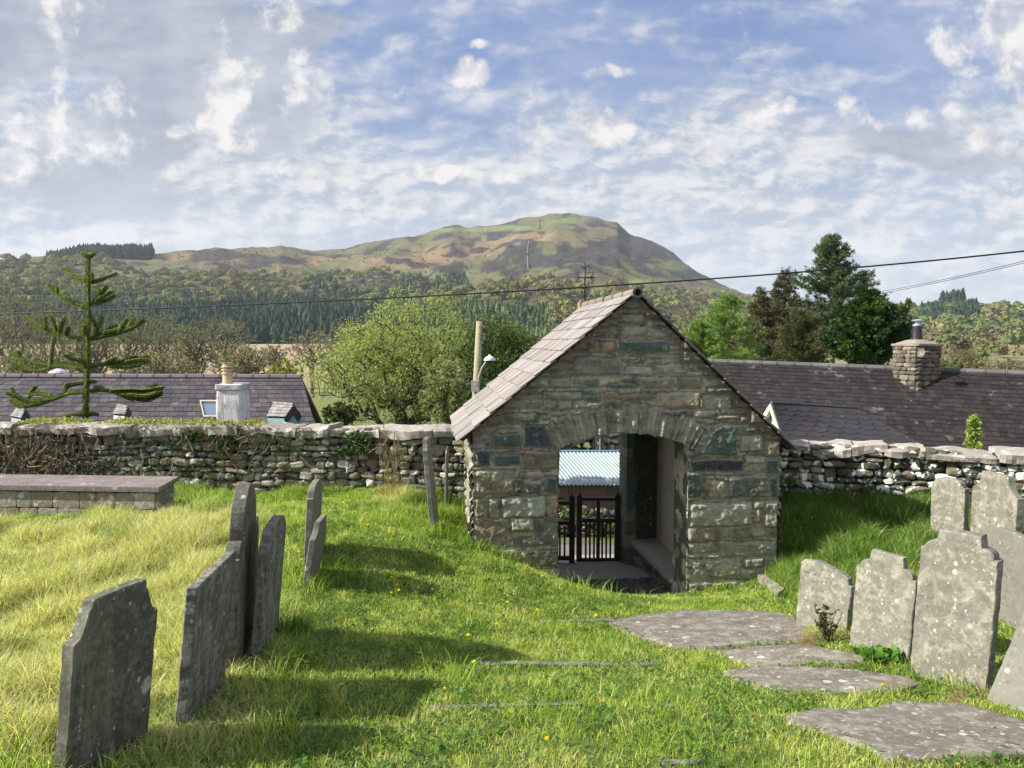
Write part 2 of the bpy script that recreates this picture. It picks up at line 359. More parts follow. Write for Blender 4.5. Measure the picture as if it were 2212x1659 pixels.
_c = np.linalg.solve(_A, np.concatenate([_Z, [0, 0, 0]]))
def gz(X, Y):
    X = np.asarray(X, float); Y = np.asarray(Y, float); sh = X.shape; q = np.stack([X.ravel(), Y.ravel()], -1); out = np.empty(len(q))
    for i in range(0, len(q), 20000):
        b = q[i:i+20000]; out[i:i+20000] = _phi(((b[:, None]-_P[None])**2).sum(-1))@_c[:_n]+_c[_n]+b@_c[_n+1:]
    out += .03*(fbm(q[:, 0]*1.3, q[:, 1]*1.3, 0, 5, 3)-.5)
    return out.reshape(sh)
def hit(px, py):
    """where a bearing meets the churchyard ground"""
    lo, hi = 1.0, 11.0
    Ds = np.linspace(lo, hi, 400); Ps = [W(px, py, d) for d in Ds]
    h = gz([p.x for p in Ps], [p.y for p in Ps])-np.array([p.z for p in Ps]); i = int(np.argmax(h > 0))
    return Ps[i]
# lychgate frame: s along the front, l into the depth
TH = math.radians(6.0); LO = np.array((1.32, 8.0)); TS = np.array((math.cos(TH), math.sin(TH))); TL = np.array((-math.sin(TH), math.cos(TH)))
def L3(s, l, z): p = LO+TS*s+TL*l; return (p[0], p[1], z)
def face(px, py, l=0.0):
    u = (px-1106)/F; v = (829.5-py)/F; A = cpp+v*sp; B = -sp+v*cpp; k = u/A; O = LO+TL*l
    s = (k*O[1]-O[0])/(TS[0]-k*TS[1]); return s, B/A*(O[1]+s*TS[1])
def fz(zx, zy): return face((1700+zx*.6781)/1.82278, (1000+zy*.6781)/1.82278)
def tosl(X, Y):
    r0, r1 = X-LO[0], Y-LO[1]; return r0*TS[0]+r1*TS[1], r0*TL[0]+r1*TL[1]
SL, SR = face(1022, 1100)[0], face(1684, 1100)[0]      # outer ends of the front
OL, OR_ = face(1206, 1150)[0], face(1484, 1150)[0]     # opening
DEPTH = 2.62
gx = np.arange(-10.5, 10.6, .07); gy = np.arange(-3, 10.4, .07)
GX, GY = np.meshgrid(gx, gy); GZ = gz(GX, GY)
s_, l_ = tosl(GX, GY)
def wallY(X):   # front line of the boundary walls
    return np.where(X < 0.5, 9.6+(-.63-X)*.109, 9.6-(X-3.52)*.42)
vid = np.arange(GX.size).reshape(GX.shape)
fq = np.stack([vid[:-1, :-1], vid[:-1, 1:], vid[1:, 1:], vid[1:, :-1]], -1).reshape(-1, 4)
cs, cl = s_.ravel()[fq].mean(1), l_.ravel()[fq].mean(1); cX, cY = GX.ravel()[fq].mean(1), GY.ravel()[fq].mean(1)
keep = ~((cs > OL-.05) & (cs < SR-.1) & (cl > .10)) & ~((cs > SL+.1) & (cs <= OL) & (cl > .15)) & (cY < wallY(cX)+.22)
nb = fbm(GX*2.2, GY*2.2, 0, 3, 4)[..., None]
gcol = np.array((.055, .075, .022))*(1-nb)+np.array((.11, .12, .04))*nb
struct(mk('churchyard_ground', np.stack([GX, GY, GZ], -1), [fq[keep]], gcol.reshape(-1, 3), M_GROUND, smooth=True))

# ---------------- land beyond the wall ----------------
pxs = np.linspace(-1700, 3900, 260); Dv = np.array([10.0, 10.6, 11.5, 13, 15, 17, 20, 25, 32, 42, 60, 90, 130, 180, 240, 300, 360, 410, 430, 480, 560])
zv = np.array([-3.25, -3.3, -3.42, -3.7, -4.0, -4.3, -4.8, -5.4, -6.2, -7.0, -7.6, -8, -8.2, -7.6, -6.2, -4.6, -2.6, -1.0, -.5, .3, .8])
PX, DV = np.meshgrid(pxs, Dv); VZ = np.repeat(zv[:, None], len(pxs), 1)
VX = (PX-1106)/F*DV
edge = np.where(DV < 10.5, 1, 0)
VY = np.where((DV < 10.5), np.maximum(wallY(VX)+.25, 9.0), DV)
VY = np.where((DV < 10.5) & (VX > -.6) & (VX < 3.6), 10.62, VY)
VZ = VZ+np.where(DV > 30, (fbm(VX*.02, DV*.02, 0, 9)-.5)*np.minimum(DV*.012, 1.6), 0)
vid = np.arange(VX.size).reshape(VX.shape); vq = np.stack([vid[:-1, :-1], vid[:-1, 1:], vid[1:, 1:], vid[1:, :-1]], -1).reshape(-1, 4)
tan = sst(DV, 120, 170); nn = fbm(VX*.03, DV*.012, 0, 12, 5)[..., None]
tan = tan*(.35+.65*(1-sst(PX, 1000, 1400)))
vc = (np.array((.13, .15, .05))*(1-tan[..., None])+np.array((.31, .235, .145))*tan[..., None])*(.6+.8*nn)
struct(mk('valley_ground', np.stack([VX, VY, VZ], -1), [vq], vc.reshape(-1, 3), M_GROUND, smooth=True))
# road behind the gate
m = MB(); rp = []
for D, hw in ((10.9, 0), (14.4, 0)): rp.append(D)
xs = np.linspace(-14, 16, 60)
zr = lambda D: np.interp(D, Dv, zv)+.03
V = np.array([(x_, d_, float(zr(d_))) for d_ in (10.95, 12, 13, 14.0) for x_ in xs]); vid = np.arange(len(V)).reshape(4, -1)
struct(mk('road', V, [np.stack([vid[:-1, :-1], vid[:-1, 1:], vid[1:, 1:], vid[1:, :-1]], -1).reshape(-1, 4)], (.16, .155, .15), M_ASPH))

# ---------------- hills ----------------
SIL = np.array([(-1700, 600), (-900, 590), (-300, 575), (0, 562), (60, 558), (110, 556), (200, 554), (335, 553), (400, 543), (450, 541), (530, 536), (600, 535), (680, 541), (750, 538), (790, 526), (850, 517),
                (910, 511), (955, 494), (985, 489), (1010, 493), (1060, 489), (1100, 483), (1150, 471), (1200, 466), (1245, 465), (1290, 472), (1330, 485), (1355, 502), (1380, 513),
                (1420, 528), (1450, 545), (1490, 580), (1520, 598), (1570, 618), (1620, 640), (1750, 668), (1900, 668), (1960, 662), (2010, 652), (2070, 650), (2110, 654), (2160, 655), (2212, 668), (2500, 690), (3000, 700), (3900, 690)], float)
def hillR(px): return np.interp(px, [-1700, 0, 350, 700, 1000, 1450, 1700, 1900, 2300, 3900], [1000, 1000, 1150, 1450, 1650, 1600, 1100, 850, 820, 900])
def hill(px, t):
    px = np.asarray(px, float); t = np.asarray(t, float)
    ys = np.interp(px, SIL[:, 0], SIL[:, 1]); R = hillR(px); es = (740-ys)/F; e0 = -.002
    tt = np.clip(t, 0, 1); e = e0+(es-e0)*tt**.82
    D = 420+(R-420)*tt; X = (px-1106)/F*D
    rel = (es-.04)/.13
    es = es+((fbm(px/34, 0, 0, 51, 4)-.5)*.006+(vn(px/9, 0, 0, 52)-.5)*.0012)*(px > 330); e = e0+(es-e0)*tt**.82
    amp = np.clip(5+22*rel, 4, 26)
    nz = (fbm(X/110, D/110, 0, 21, 5)-.5)*2*amp*np.sin(np.clip(tt, 0, 1)*math.pi)**.6+(vn(X/25, D/25, 0, 8)-.5)*amp*.16
    rid = (1-np.abs(2*fbm(X/70, D/150, 0, 31, 4)-1)*2.0)*amp*.35*np.sin(tt*math.pi)**.8*sst(es, .08, .14)
    z = e*D+nz+rid*(px > 600)
    back = np.clip(t-1, 0, 9); D = D+back*R; z = z-back*220-np.where(t > 1, 3, 0)
    return (px-1106)/F*D, D, z
hp = np.arange(-1700, 3900, 6.0); ht = np.concatenate([np.linspace(0, 1, 190), [1.03, 1.15, 1.5]])
HP, HT = np.meshgrid(hp, ht); HX, HD, HZ = hill(HP, HT)
vid = np.arange(HX.size).reshape(HX.shape); hq = np.stack([vid[:-1, :-1], vid[:-1, 1:], vid[1:, 1:], vid[1:, :-1]], -1).reshape(-1, 4)
HY = 740-F*HZ/HD
a1 = fbm(HX/55, HD/120, 0, 41, 5); a2 = fbm(HX/28, HD/60, 0, 42, 5); a3 = fbm(HX/90, HD/140, 0, 43, 4)
GREEN, OLIVE, BRK, HEA, TANC = [np.array(q)*.95 for q in ((.115, .122, .048), (.135, .115, .058), (.225, .150, .075), (.036, .033, .034), (.24, .19, .11))]
def lp(a, b, t): return a*(1-t[..., None])+b*t[..., None]
hc = lp(GREEN+0*HX[..., None], OLIVE, sst(a3, .4, .6))
def gb(cx, cy, rx, ry, k=0.0):
    x_ = HP-cx; y_ = HY-cy-k*x_; return np.exp(-(x_/rx)**2-(y_/ry)**2)
br = gb(1150, 512, 50, 12, -.1)+gb(1000, 545, 170, 13, -.13)+gb(850, 560, 150, 16, -.05)+gb(480, 562, 190, 11, .05)*.9+gb(650, 575, 200, 14)*.7+gb(1080, 580, 70, 14)*.6+gb(2090, 757, 60, 12)*1.3+gb(1200, 600, 50, 15)*.4
hc = lp(hc, BRK, sst(br*1.0+(a1-.5)*3.6+(a2-.5)*1.6, .55, 1.0)*.85)
he = gb(1330, 535, 110, 26)+gb(1260, 560, 120, 25)+gb(900, 520, 60, 7)*.9+gb(820, 545, 60, 8)+gb(1090, 577, 60, 16)+gb(460, 553, 70, 10)+gb(1100, 503, 40, 9)+gb(940, 575, 60, 9)*.9+gb(640, 565, 60, 8)+gb(1480, 590, 70, 34)*1.3+gb(1400, 540, 90, 20)+gb(1180, 560, 80, 12)*.8+gb(1300, 480, 60, 8)*.6
hc = lp(hc, HEA, sst(he*.85+(a2-.5)*3.8, .28, .46)*.95)
gg = gb(1460, 575, 60, 16)+gb(1120, 495, 90, 7)+gb(1000, 500, 80, 7)+gb(1230, 480, 60, 8)+gb(1400, 610, 90, 12)
hc = lp(hc, np.array((.16, .19, .07)), sst(gg+(a2-.5)*.8, .5, .9)*.8)
hc = lp(hc, np.array((.085, .085, .042)), sst(HY, 600, 660)*.6)
hc = lp(hc, TANC, gb(2090, 757, 75, 14)); hc = lp(hc, np.array((.15, .2, .06)), np.clip(gb(1440, 722, 70, 22), 0, 1))
struct(mk('hills', np.stack([HX, HD, HZ], -1), [hq], hc.reshape(-1, 3), M_HILL, smooth=True))

def inpoly(x, y, poly):
    x = np.asarray(x); y = np.asarray(y); r = np.zeros(x.shape, bool); n = len(poly); j = n-1
    for i in range(n):
        xi, yi = poly[i]; xj, yj = poly[j]
        if yi != yj: r ^= ((yi > y) != (yj > y)) & (x < (xj-xi)*(y-yi)/(yj-yi)+xi)
        j = i
    return r
# tree cover on the hills (uncountable woodland masses)
def cover(name, mat, pts, kind, cols, hr, label, colj=.25):
    """one mesh of very many small trees: cones for conifers, leaf-clump crowns for broadleaves"""
    X, D, Z = pts; n = len(X); h = RNG.uniform(hr[0], hr[1], n); ci = RNG.integers(0, len(cols), n); base = np.array(cols)[ci]*RNG.uniform(1-colj, 1+colj, (n, 1))
    if kind == 'con':
        tiers, k = 5, 7; Vs = []; Fs = []
        th = np.arange(k)*2*math.pi/k
        V = np.empty((n, tiers*(k+1), 3)); r0 = h*RNG.uniform(.26, .40, n)
        for q in range(tiers):
            zb = .08+.86*q/tiers; zt = min(1.0, zb+.34); rr = r0*(1-q/tiers)**.85
            rj = RNG.uniform(.55, 1.25, (n, k)); tj = th+RNG.uniform(0, 1, (n, 1))
            o = q*(k+1)
            V[:, o:o+k, 0] = X[:, None]+rr[:, None]*rj*np.cos(tj); V[:, o:o+k, 1] = D[:, None]+rr[:, None]*rj*np.sin(tj)
            V[:, o:o+k, 2] = (Z+h*zb)[:, None]-RNG.uniform(0, .08, (n, k))*h[:, None]
            V[:, o+k, 0] = X; V[:, o+k, 1] = D; V[:, o+k, 2] = Z+h*zt
        f = np.array([[q*(k+1)+j, q*(k+1)+(j+1) % k, q*(k+1)+k] for q in range(tiers) for j in range(k)])
        Fa = (f[None]+(np.arange(n)*tiers*(k+1))[:, None, None]).reshape(-1, 3)
        col = np.repeat(base[:, None], tiers*(k+1), 1)*RNG.uniform(.8, 1.2, (n, tiers*(k+1), 1))
        return tag(mk(name, V.reshape(-1, 3), [Fa], col.reshape(-1, 3), mat), label, 'woodland', kind='stuff')
    q = 150
    d = RNG.normal(size=(n, q, 3)); d /= np.linalg.norm(d, axis=2)[..., None]; d[..., 2] = np.abs(d[..., 2])*1.0-.25
    lob = .62+.5*vn(d[..., 0]*2.2+X[:, None]*.37, d[..., 1]*2.2+D[:, None]*.31, d[..., 2]*2.2, 3)
    r = (h*.52)[:, None]*lob*RNG.uniform(.72, 1.0, (n, q))
    C = np.stack([X[:, None]+d[..., 0]*r, D[:, None]+d[..., 1]*r, (Z+h*.55)[:, None]+d[..., 2]*r*.9], -1)
    sz = (h*.058)[:, None, None]*RNG.uniform(.6, 1.5, (n, q, 1))
    a = RNG.normal(size=(n, q, 3)); a -= (a*d).sum(-1, keepdims=True)*d*.7; a /= np.linalg.norm(a, axis=2)[..., None]
    b = np.cross(a, d+RNG.normal(size=d.shape)*.4); b /= np.linalg.norm(b, axis=2)[..., None]
    V = np.stack([C-a*sz-b*sz*.8, C+a*sz-b*sz, C+a*sz*.9+b*sz, C-a*sz+b*sz*.9], 2).reshape(-1, 3)
    Fa = np.arange(len(V)).reshape(-1, 4)
    col = np.repeat((base[:, None]*RNG.uniform(.78, 1.25, (n, q, 1))).reshape(-1, 3), 4, 0)
    return tag(mk(name, V, [Fa], col, mat), label, 'woodland', kind='stuff')
def sample(n, polys, xr, spacing=0, tr=(0, 1)):
    px = RNG.uniform(xr[0], xr[1], n*6); t = RNG.uniform(tr[0], tr[1], n*6)
    X, D, Z = hill(px, t); y_ = 740-F*Z/D; k = np.zeros(len(px), bool)
    for p in polys: k |= inpoly(px, y_, p)
    i = np.where(k)[0][:n]; return X[i], D[i], Z[i]-.5, px[i], y_[i]
CON = [[(-900, 636), (-100, 636), (0, 640), (120, 640), (240, 648), (330, 650), (450, 642), (560, 636), (650, 638), (668, 604), (712, 602), (730, 620), (850, 632), (862, 606), (1000, 598), (1012, 618), (985, 640), (880, 660), (800, 705), (785, 745), (560, 745), (330, 745), (-900, 745)]]
p = sample(6500, CON, (-900, 1050)); cover('conifer_plantation', M_FAR, p[:3], 'con', [(.022, .048, .034), (.032, .064, .042), (.020, .042, .034), (.05, .08, .045)], (8, 13), 'dark spruce plantation across the foot of the hill, behind the bare trees')
LAR = [[(820, 690), (930, 665), (1010, 655), (1150, 665), (1230, 690), (1300, 700), (1300, 742), (800, 742)]]
p = sample(1700, LAR, (790, 1320)); cover('larch_plantation', M_FAR, p[:3], 'con', [(.085, .125, .050), (.06, .10, .045), (.11, .155, .06), (.045, .07, .035)], (6, 11), 'fresh green larch plantation on the lower slope behind the round bush')
DEC = [[(-1500, 590), (0, 590), (120, 580), (250, 588), (420, 600), (600, 595), (700, 598), (830, 590), (900, 605), (1000, 632), (1080, 620), (1150, 605), (1300, 622), (1420, 632), (1560, 640), (1640, 650), (1640, 745), (1230, 745), (1180, 690), (1010, 655), (860, 668), (660, 655), (560, 655), (330, 680), (120, 668), (-1500, 668)]]
p = sample(3600, DEC, (-1500, 1650)); cover('broadleaf_woodland', M_FAR, p[:3], 'dec', [(.17, .185, .068), (.22, .215, .078), (.15, .125, .075), (.19, .25, .065), (.12, .145, .058), (.20, .17, .09)], (8, 13), 'olive and lime broadleaf woodland over the slopes below the bare summit')
LF = [[(-1500, 575), (-300, 575), (0, 566), (110, 562), (230, 562), (280, 585), (-1500, 640)]]
p = sample(500, LF, (-1500, 300), tr=(.5, 1)); cover('ridge_woodland', M_FAR, p[:3], 'dec', [(.17, .18, .075), (.20, .19, .09), (.15, .135, .08)], (9, 15), 'pale woodland on the skyline at the far left')
px_ = RNG.uniform(108, 335, 520); X, D, Z = hill(px_, RNG.uniform(.93, 1.0, 520)); cover('ridge_plantation', M_FAR, (X, D, Z+2), 'con', [(.025, .045, .04), (.03, .055, .042)], (4+8*np.clip((px_-105)/75, 0, 1), 8+10*np.clip((px_-105)/75, 0, 1)), 'dark block of conifers on the skyline above the monkey puzzle')
RT = [[(1640, 690), (1900, 672), (2212, 672), (3600, 700), (3600, 745), (2212, 745), (2130, 760), (2040, 742), (1980, 745), (1640, 745)]]
p = sample(1300, RT, (1640, 3600)); cover('valley_side_woodland', M_FAR, p[:3], 'dec', [(.17, .18, .07), (.14, .20, .06), (.20, .17, .09), (.12, .15, .06)], (8, 14), 'mixed green woodland on the hillside beyond the stone chimney')
px_ = np.concatenate([RNG.uniform(1985, 2110, 210), RNG.uniform(2030, 2080, 40)]); tt_ = np.concatenate([RNG.uniform(.45, .68, 210), RNG.uniform(.95, 1, 40)]); X, D, Z = hill(px_, tt_)
cover('valley_side_conifers', M_FAR, (X, D, Z), 'con', [(.025, .05, .038), (.03, .06, .04)], (10, 15), 'dark conifer belt on the hillside beyond the stone chimney')
p = sample(260, [[(380, 545), (700, 545), (1400, 520), (1500, 620), (400, 600)]], (380, 1500)); cover('hill_scrub', M_FAR, p[:3], 'dec', [(.08, .09, .045), (.12, .13, .05)], (2.5, 5), 'scattered gorse and thorn scrub on the open hillside')
vD = RNG.uniform(200, 415, 620); vp = RNG.uniform(1350, 2900, 620); q_ = ((vD > 300) & ~((vp > 2020) & (vp < 2150) & (vD < 345))) | (RNG.random(620) < .35); vD, vp = vD[q_], vp[q_]
cover('field_edge_trees', M_FAR, ((vp-1106)/F*vD, vD, np.interp(vD, Dv, zv)-.5), 'dec', [(.15, .16, .06), (.12, .155, .055), (.17, .14, .08), (.13, .11, .07)], (6, 11), 'hedgerow and field-edge trees on the valley floor beyond the right cottage')
# dry stone walls running up the mountain
def hillwall(pts, label, name='dry_stone_wall'):
    mb = MB(); P = []
    for (a, b) in zip(pts[:-1], pts[1:]):
        for q in np.linspace(0, 1, 14)[:-1]: P.append((a[0]+(b[0]-a[0])*q, a[1]+(b[1]-a[1])*q))
    pos = []
    for (x_, y_) in P:
        ts = np.linspace(.05, 1, 400); X, D, Z = hill(np.full(400, x_), ts); yy_ = 740-F*Z/D; i = int(np.argmax(yy_ < y_)); pos.append((X[i], D[i], Z[i]))
    pos = np.array(pos)
    for a, b in zip(pos[:-1], pos[1:]):
        d = b-a; nrm = np.array((-d[1], d[0], 0)); nrm /= np.linalg.norm(nrm)+1e-6
        c_ = .20*random.uniform(.7, 1.3); mb.box(a-nrm*.6-(0, 0, 1), d, nrm*1.2, (0, 0, 2.6*random.uniform(.8, 1.2)), (c_, c_*.97, c_*.9))
    tag(mb.build(name, M_ROCK), label, 'wall', 'stone walls on the mountain')
hillwall([(1142, 524), (1139, 545), (1140, 585)], 'long thin stone wall climbing the middle of the mountainside')
hillwall([(1162, 474), (1163, 500)], 'short upper stone wall dropping from the mountain skyline')

# ---------------- lychgate ----------------
APEX = face(1373, 634); EL_ = face(988, 957); ER_ = face(1719, 976)
GD, DB, BR, GR, LG, TN, RU, OC = (.058, .088, .080), (.050, .062, .075), (.215, .18, .125), (.25, .24, .185), (.33, .345, .27), (.38, .31, .21), (.30, .15, .08), (.42, .26, .13)
DG = (.105, .125, .108)
_st = [(250, 1130, 350, 1240, DB), (350, 1035, 520, 1128, GD), (345, 1133, 520, 1157, BR), (355, 1163, 523, 1238, GD), (525, 985, 720, 1132, DB), (530, 1140, 735, 1255, BR), (530, 1200, 620, 1255, GD),
       (250, 1250, 480, 1400, BR), (470, 1300, 535, 1395, GD), (250, 1255, 400, 1300, DG), (535, 1315, 645, 1395, DG), (655, 1290, 735, 1390, GD), (540, 1262, 650, 1308, GR), (250, 1407, 322, 1540, BR), (328, 1407, 396, 1540, GR),
       (402, 1400, 665, 1540, LG), (668, 1400, 737, 1540, RU), (300, 1080, 346, 1126, GD), (360, 990, 515, 1028, TN), (420, 925, 620, 978, DG), (635, 935, 690, 970, DG),
       (905, 505, 985, 580, TN), (980, 505, 1062, 582, OC), (1085, 500, 1380, 574, GD), (1080, 580, 1208, 600, DG), (1215, 580, 1450, 612, GR), (1035, 415, 1250, 478, GR), (1080, 350, 1240, 405, GR), (1130, 617, 1208, 640, DB), (1235, 617, 1290, 642, DG),
       (820, 600, 1100, 712, (.20, .21, .16)), (1120, 648, 1290, 712, GR), (1300, 640, 1500, 700, GR), (835, 718, 975, 785, DG), (1020, 750, 1195, 788, (.06, .12, .105)), (1213, 718, 1400, 790, BR), (1420, 712, 1570, 790, BR),
       (640, 795, 878, 852, (.28, .31, .24)), (890, 815, 985, 860, GD), (1000, 800, 1090, 850, BR), (1105, 808, 1290, 860, BR), (1300, 800, 1560, 895, TN), (1570, 820, 1745, 905, LG), (1640, 930, 1790, 968, BR),
       (1000, 1, 1, 1, GD), (1780, 1048, 1925, 1155, LG), (1810, 1000, 1895, 1045, GD), (1500, 1183, 1812, 1270, DB), (1825, 1215, 1920, 1270, TN), (1925, 1190, 2018, 1272, GD), (1930, 1080, 2020, 1180, BR),
       (1440, 1262, 1565, 1420, GD), (1585, 1308, 1700, 1425, BR), (1712, 1288, 1950, 1420, DG), (1955, 1290, 2015, 1420, GD), (1490, 1438, 1868, 1590, LG), (1872, 1480, 1912, 1570, TN), (1918, 1430, 2008, 1590, GR)]
_st = [q for q in _st if q[2] > q[0]]
stones = []
for (x0, y0, x1, y1, c_) in _st:
    a, b = fz(x0, y1), fz(x1, y0); stones.append((a[0], a[1], b[0], b[1], c_))
def ff(x0, y0, x1, y1, c_): a, b = face(x0, y1), face(x1, y0); stones.append((a[0], a[1], b[0], b[1], c_))
ff(1024, 1096, 1098, 1180, BR); ff(1100, 1105, 1155, 1150, GR); ff(1158, 1098, 1206, 1180, DG); ff(1100, 1153, 1156, 1182, (.13, .11, .09)); ff(1024, 1183, 1120, 1215, GR); ff(1124, 1185, 1206, 1225, BR); ff(1130, 1228, 1206, 1262, BR)
ff(1484, 1102, 1540, 1170, BR); ff(1540, 1102, 1676, 1165, TN); ff(1500, 1172, 1560, 1196, BR); ff(1565, 1168, 1676, 1205, GR); ff(1492, 1205, 1600, 1250, GR); ff(1484, 1250, 1680, 1290, BR)
# arch ring
c0 = fz(735, 1128); c1 = fz(1510, 1150); ap = fz(1090, 1037)
hc_ = (c1[0]-c0[0])/2; mz = (c0[1]+c1[1])/2; rise = ap[1]-mz; RAD = (hc_**2+rise**2)/(2*rise); AC = ((c0[0]+c1[0])/2, ap[1]-RAD); RO = RAD+.285
def arch_z(s): return AC[1]+np.sqrt(np.maximum(RAD**2-(s-AC[0])**2, 0))
def guillo(x0, z0, x1, z1, rng, out, wmin=.16, wmax=.42, hmin=.06, hmax=.15):
    w_, h_ = x1-x0, z1-z0
    if h_ > hmax*rng.uniform(.55, 1.5): 
        k = rng.uniform(.35, .65); guillo(x0, z0, x1, z0+h_*k, rng, out, wmin, wmax, hmin, hmax); guillo(x0, z0+h_*k, x1, z1, rng, out, wmin, wmax, hmin, hmax)
    elif w_ > wmax*rng.uniform(.5, 1.1) and w_ > 2*wmin*.8:
        k = rng.uniform(.35, .65); guillo(x0, z0, x0+w_*k, z1, rng, out, wmin, wmax, hmin, hmax); guillo(x0+w_*k, z0, x1, z1, rng, out, wmin, wmax, hmin, hmax)
    else: out.append((x0, z0, x1, z1))
PAL = [BR, GR, GR, DG, (.16, .165, .125), (.21, .215, .165), GR, LG, TN]
def stonefield(S, Z, manual, seed, mortar=(.34, .31, .245), ring=False, fill=True, gap=.012, proud=.030, dim=1.0, fsz=None):
    rg = random.Random(seed); n1_ = fbm(S*7, Z*7, 0, seed, 3)-.5; n2_ = fbm(S*7, Z*7, 0, seed+50, 3)-.5
    Sx = S+n1_*.042; Zx = Z+n2_*.034
    H = np.full(S.shape, -9.0); C = np.zeros(S.shape+(3,)); C[:] = mortar; claimed = np.zeros(S.shape, bool); best = np.full(S.shape, -9.0)
    alt = fbm(S*6.5, Z*9, 0, seed+33, 4); alt2 = fbm(S*15, Z*19, 0, seed+35, 3)
    def two(c_, g):
        raw = sum(c_); c_ = np.array(c_)*g; o_ = np.array(rg.choice(PAL))*dim; t = (sst(alt+rg.uniform(-.06, .06), .50, .62)*(.55 if raw > .27 else .10))[..., None]
        return (c_*(1-t)+o_*t)*(.72+.56*alt2[..., None])
    def put(sd, c_, k=1.0):
        nonlocal H, C
        hh = sst(sd, gap*.1, gap+.022); m_ = (sd > -.004) & ~claimed; crk = (1-sst(np.abs(sd-.004), .002, .012))*rg.uniform(.2, 1.0)
        c_ = two(c_, rg.uniform(.75, 1.25)*dim)
        hv = hh*proud*rg.uniform(.45, 1.3)*k-crk*.022
        H = np.where(m_, hv, H); C = np.where(m_[..., None], c_*hh[..., None]+np.array(mortar)*(1-hh[..., None]), C)
        claimed[sd > -.002] = True
    if ring:
        r_ = np.hypot(Sx-AC[0], Zx-AC[1]); th_ = np.arctan2(Sx-AC[0], Zx-AC[1]); t0 = math.asin(min(1, (hc_)/RAD))*1.02; nv = 30; edges = np.linspace(-t0, t0, nv+1); edges[1:-1] += np.array([rg.uniform(-.35, .35) for _ in range(nv-1)])*(2*t0/nv)
        for q in range(nv):
            rr = RAD+.285*rg.uniform(.82, 1.12); sd = np.minimum(np.minimum(th_-edges[q], edges[q+1]-th_)*r_, np.minimum(r_-RAD+.02, rr-r_))
            put(sd+.004, np.array(rg.choice([GR, (.21, .20, .15), (.29, .27, .21), (.15, .14, .115)]))*rg.uniform(.8, 1.2), rg.uniform(.7, 1.45))
        big = [fz(*q) for q in ((1540, 1165), (1625, 1010), (1690, 985), (1770, 1000), (1768, 1172), (1650, 1178))]
        sd = np.full(S.shape, 9.0)
        for (a, b) in zip(big, big[1:]+big[:1]):
            e = np.array(b)-np.array(a); L_ = np.hypot(*e); sd = np.minimum(sd, ((Sx-a[0])*-e[1]+(Zx-a[1])*e[0])/L_*-1)
        put(sd, (.055, .105, .092), 1.1)
    for (x0, z0, x1, z1, c_) in manual:
        sd = np.minimum(np.minimum(Sx-x0, x1-Sx), np.minimum(Zx-z0, z1-Zx)); put(sd, c_)
    if fill:
        out = []; guillo(S.min()-.05, Z.min()-.05, S.max()+.05, Z.max()+.05, rg, out, *(fsz or (.20, .52, .09, .20)))
        for (x0, z0, x1, z1) in out:
            sd = np.minimum(np.minimum(Sx-x0, x1-Sx), np.minimum(Zx-z0, z1-Zx)); m_ = (sd > 0) & ~claimed
            hh = sst(sd, gap*.3, gap+.022)*m_; c_ = two(rg.choice(PAL), rg.uniform(.7, 1.25)*dim); crk = (1-sst(np.abs(sd-.004), .002, .012))*rg.uniform(.2, 1.0)
            H = np.where(m_, hh*proud*rg.uniform(.3, 1.2)-crk*.022, H); C = np.where(m_[..., None], c_*hh[..., None]+np.array(mortar)*(1-hh[..., None]), C)
    H = np.maximum(H, -.025)+(fbm(S*16, Z*16, 0, seed+7, 4)-.5)*.045*np.where(H > .006, 1, .5)+(fbm(S*42, Z*42, 0, seed+8, 2)-.5)*.012
    return H, C
def wallpatch(name, s0, s1, z0, z1, P, Nv, seed, mask=None, ds=.0135, parent=None, mat=None, post=None, **kw):
    """relief of coursed stones over a plane: P(s,z) -> xyz, Nv = outward normal"""
    ss_ = np.linspace(s0, s1, max(2, int((s1-s0)/ds))); zs_ = np.linspace(z0, z1, max(2, int((z1-z0)/ds))); S, Z = np.meshgrid(ss_, zs_)
    H, C = stonefield(S, Z, kw.pop('manual', []), seed, **kw)
    if post: H, C = post(S, Z, H, C)
    Q = P(S, Z)+H[..., None]*np.asarray(Nv)
    vid = np.arange(S.size).reshape(S.shape); f = np.stack([vid[:-1, :-1], vid[:-1, 1:], vid[1:, 1:], vid[1:, :-1]], -1).reshape(-1, 4)
    if mask is not None:
        k = mask(S.ravel()[f].mean(1), Z.ravel()[f].mean(1)); f = f[k]
    u_, inv = np.unique(f, return_inverse=True)
    return mk(name, Q.reshape(-1, 3)[u_], [inv.reshape(f.shape)], C.reshape(-1, 3)[u_], mat or M_LYCH, parent, smooth=True)
lych = thing('lychgate', 'grey-green stone lychgate with arched opening and pale slate roof', 'lychgate')
tl = (APEX[1]-EL_[1])/(APEX[0]-EL_[0]); tr_ = (APEX[1]-ER_[1])/(ER_[0]-APEX[0])
def roofz(s): return np.where(s < APEX[0], APEX[1]-(APEX[0]-s)*tl, APEX[1]-(s-APEX[0])*tr_)
def P_at(l): return lambda S, Z: np.stack([LO[0]+TS[0]*S+TL[0]*l, LO[1]+TS[1]*S+TL[1]*l, Z], -1)
NF = (-TL[0], -TL[1], 0)
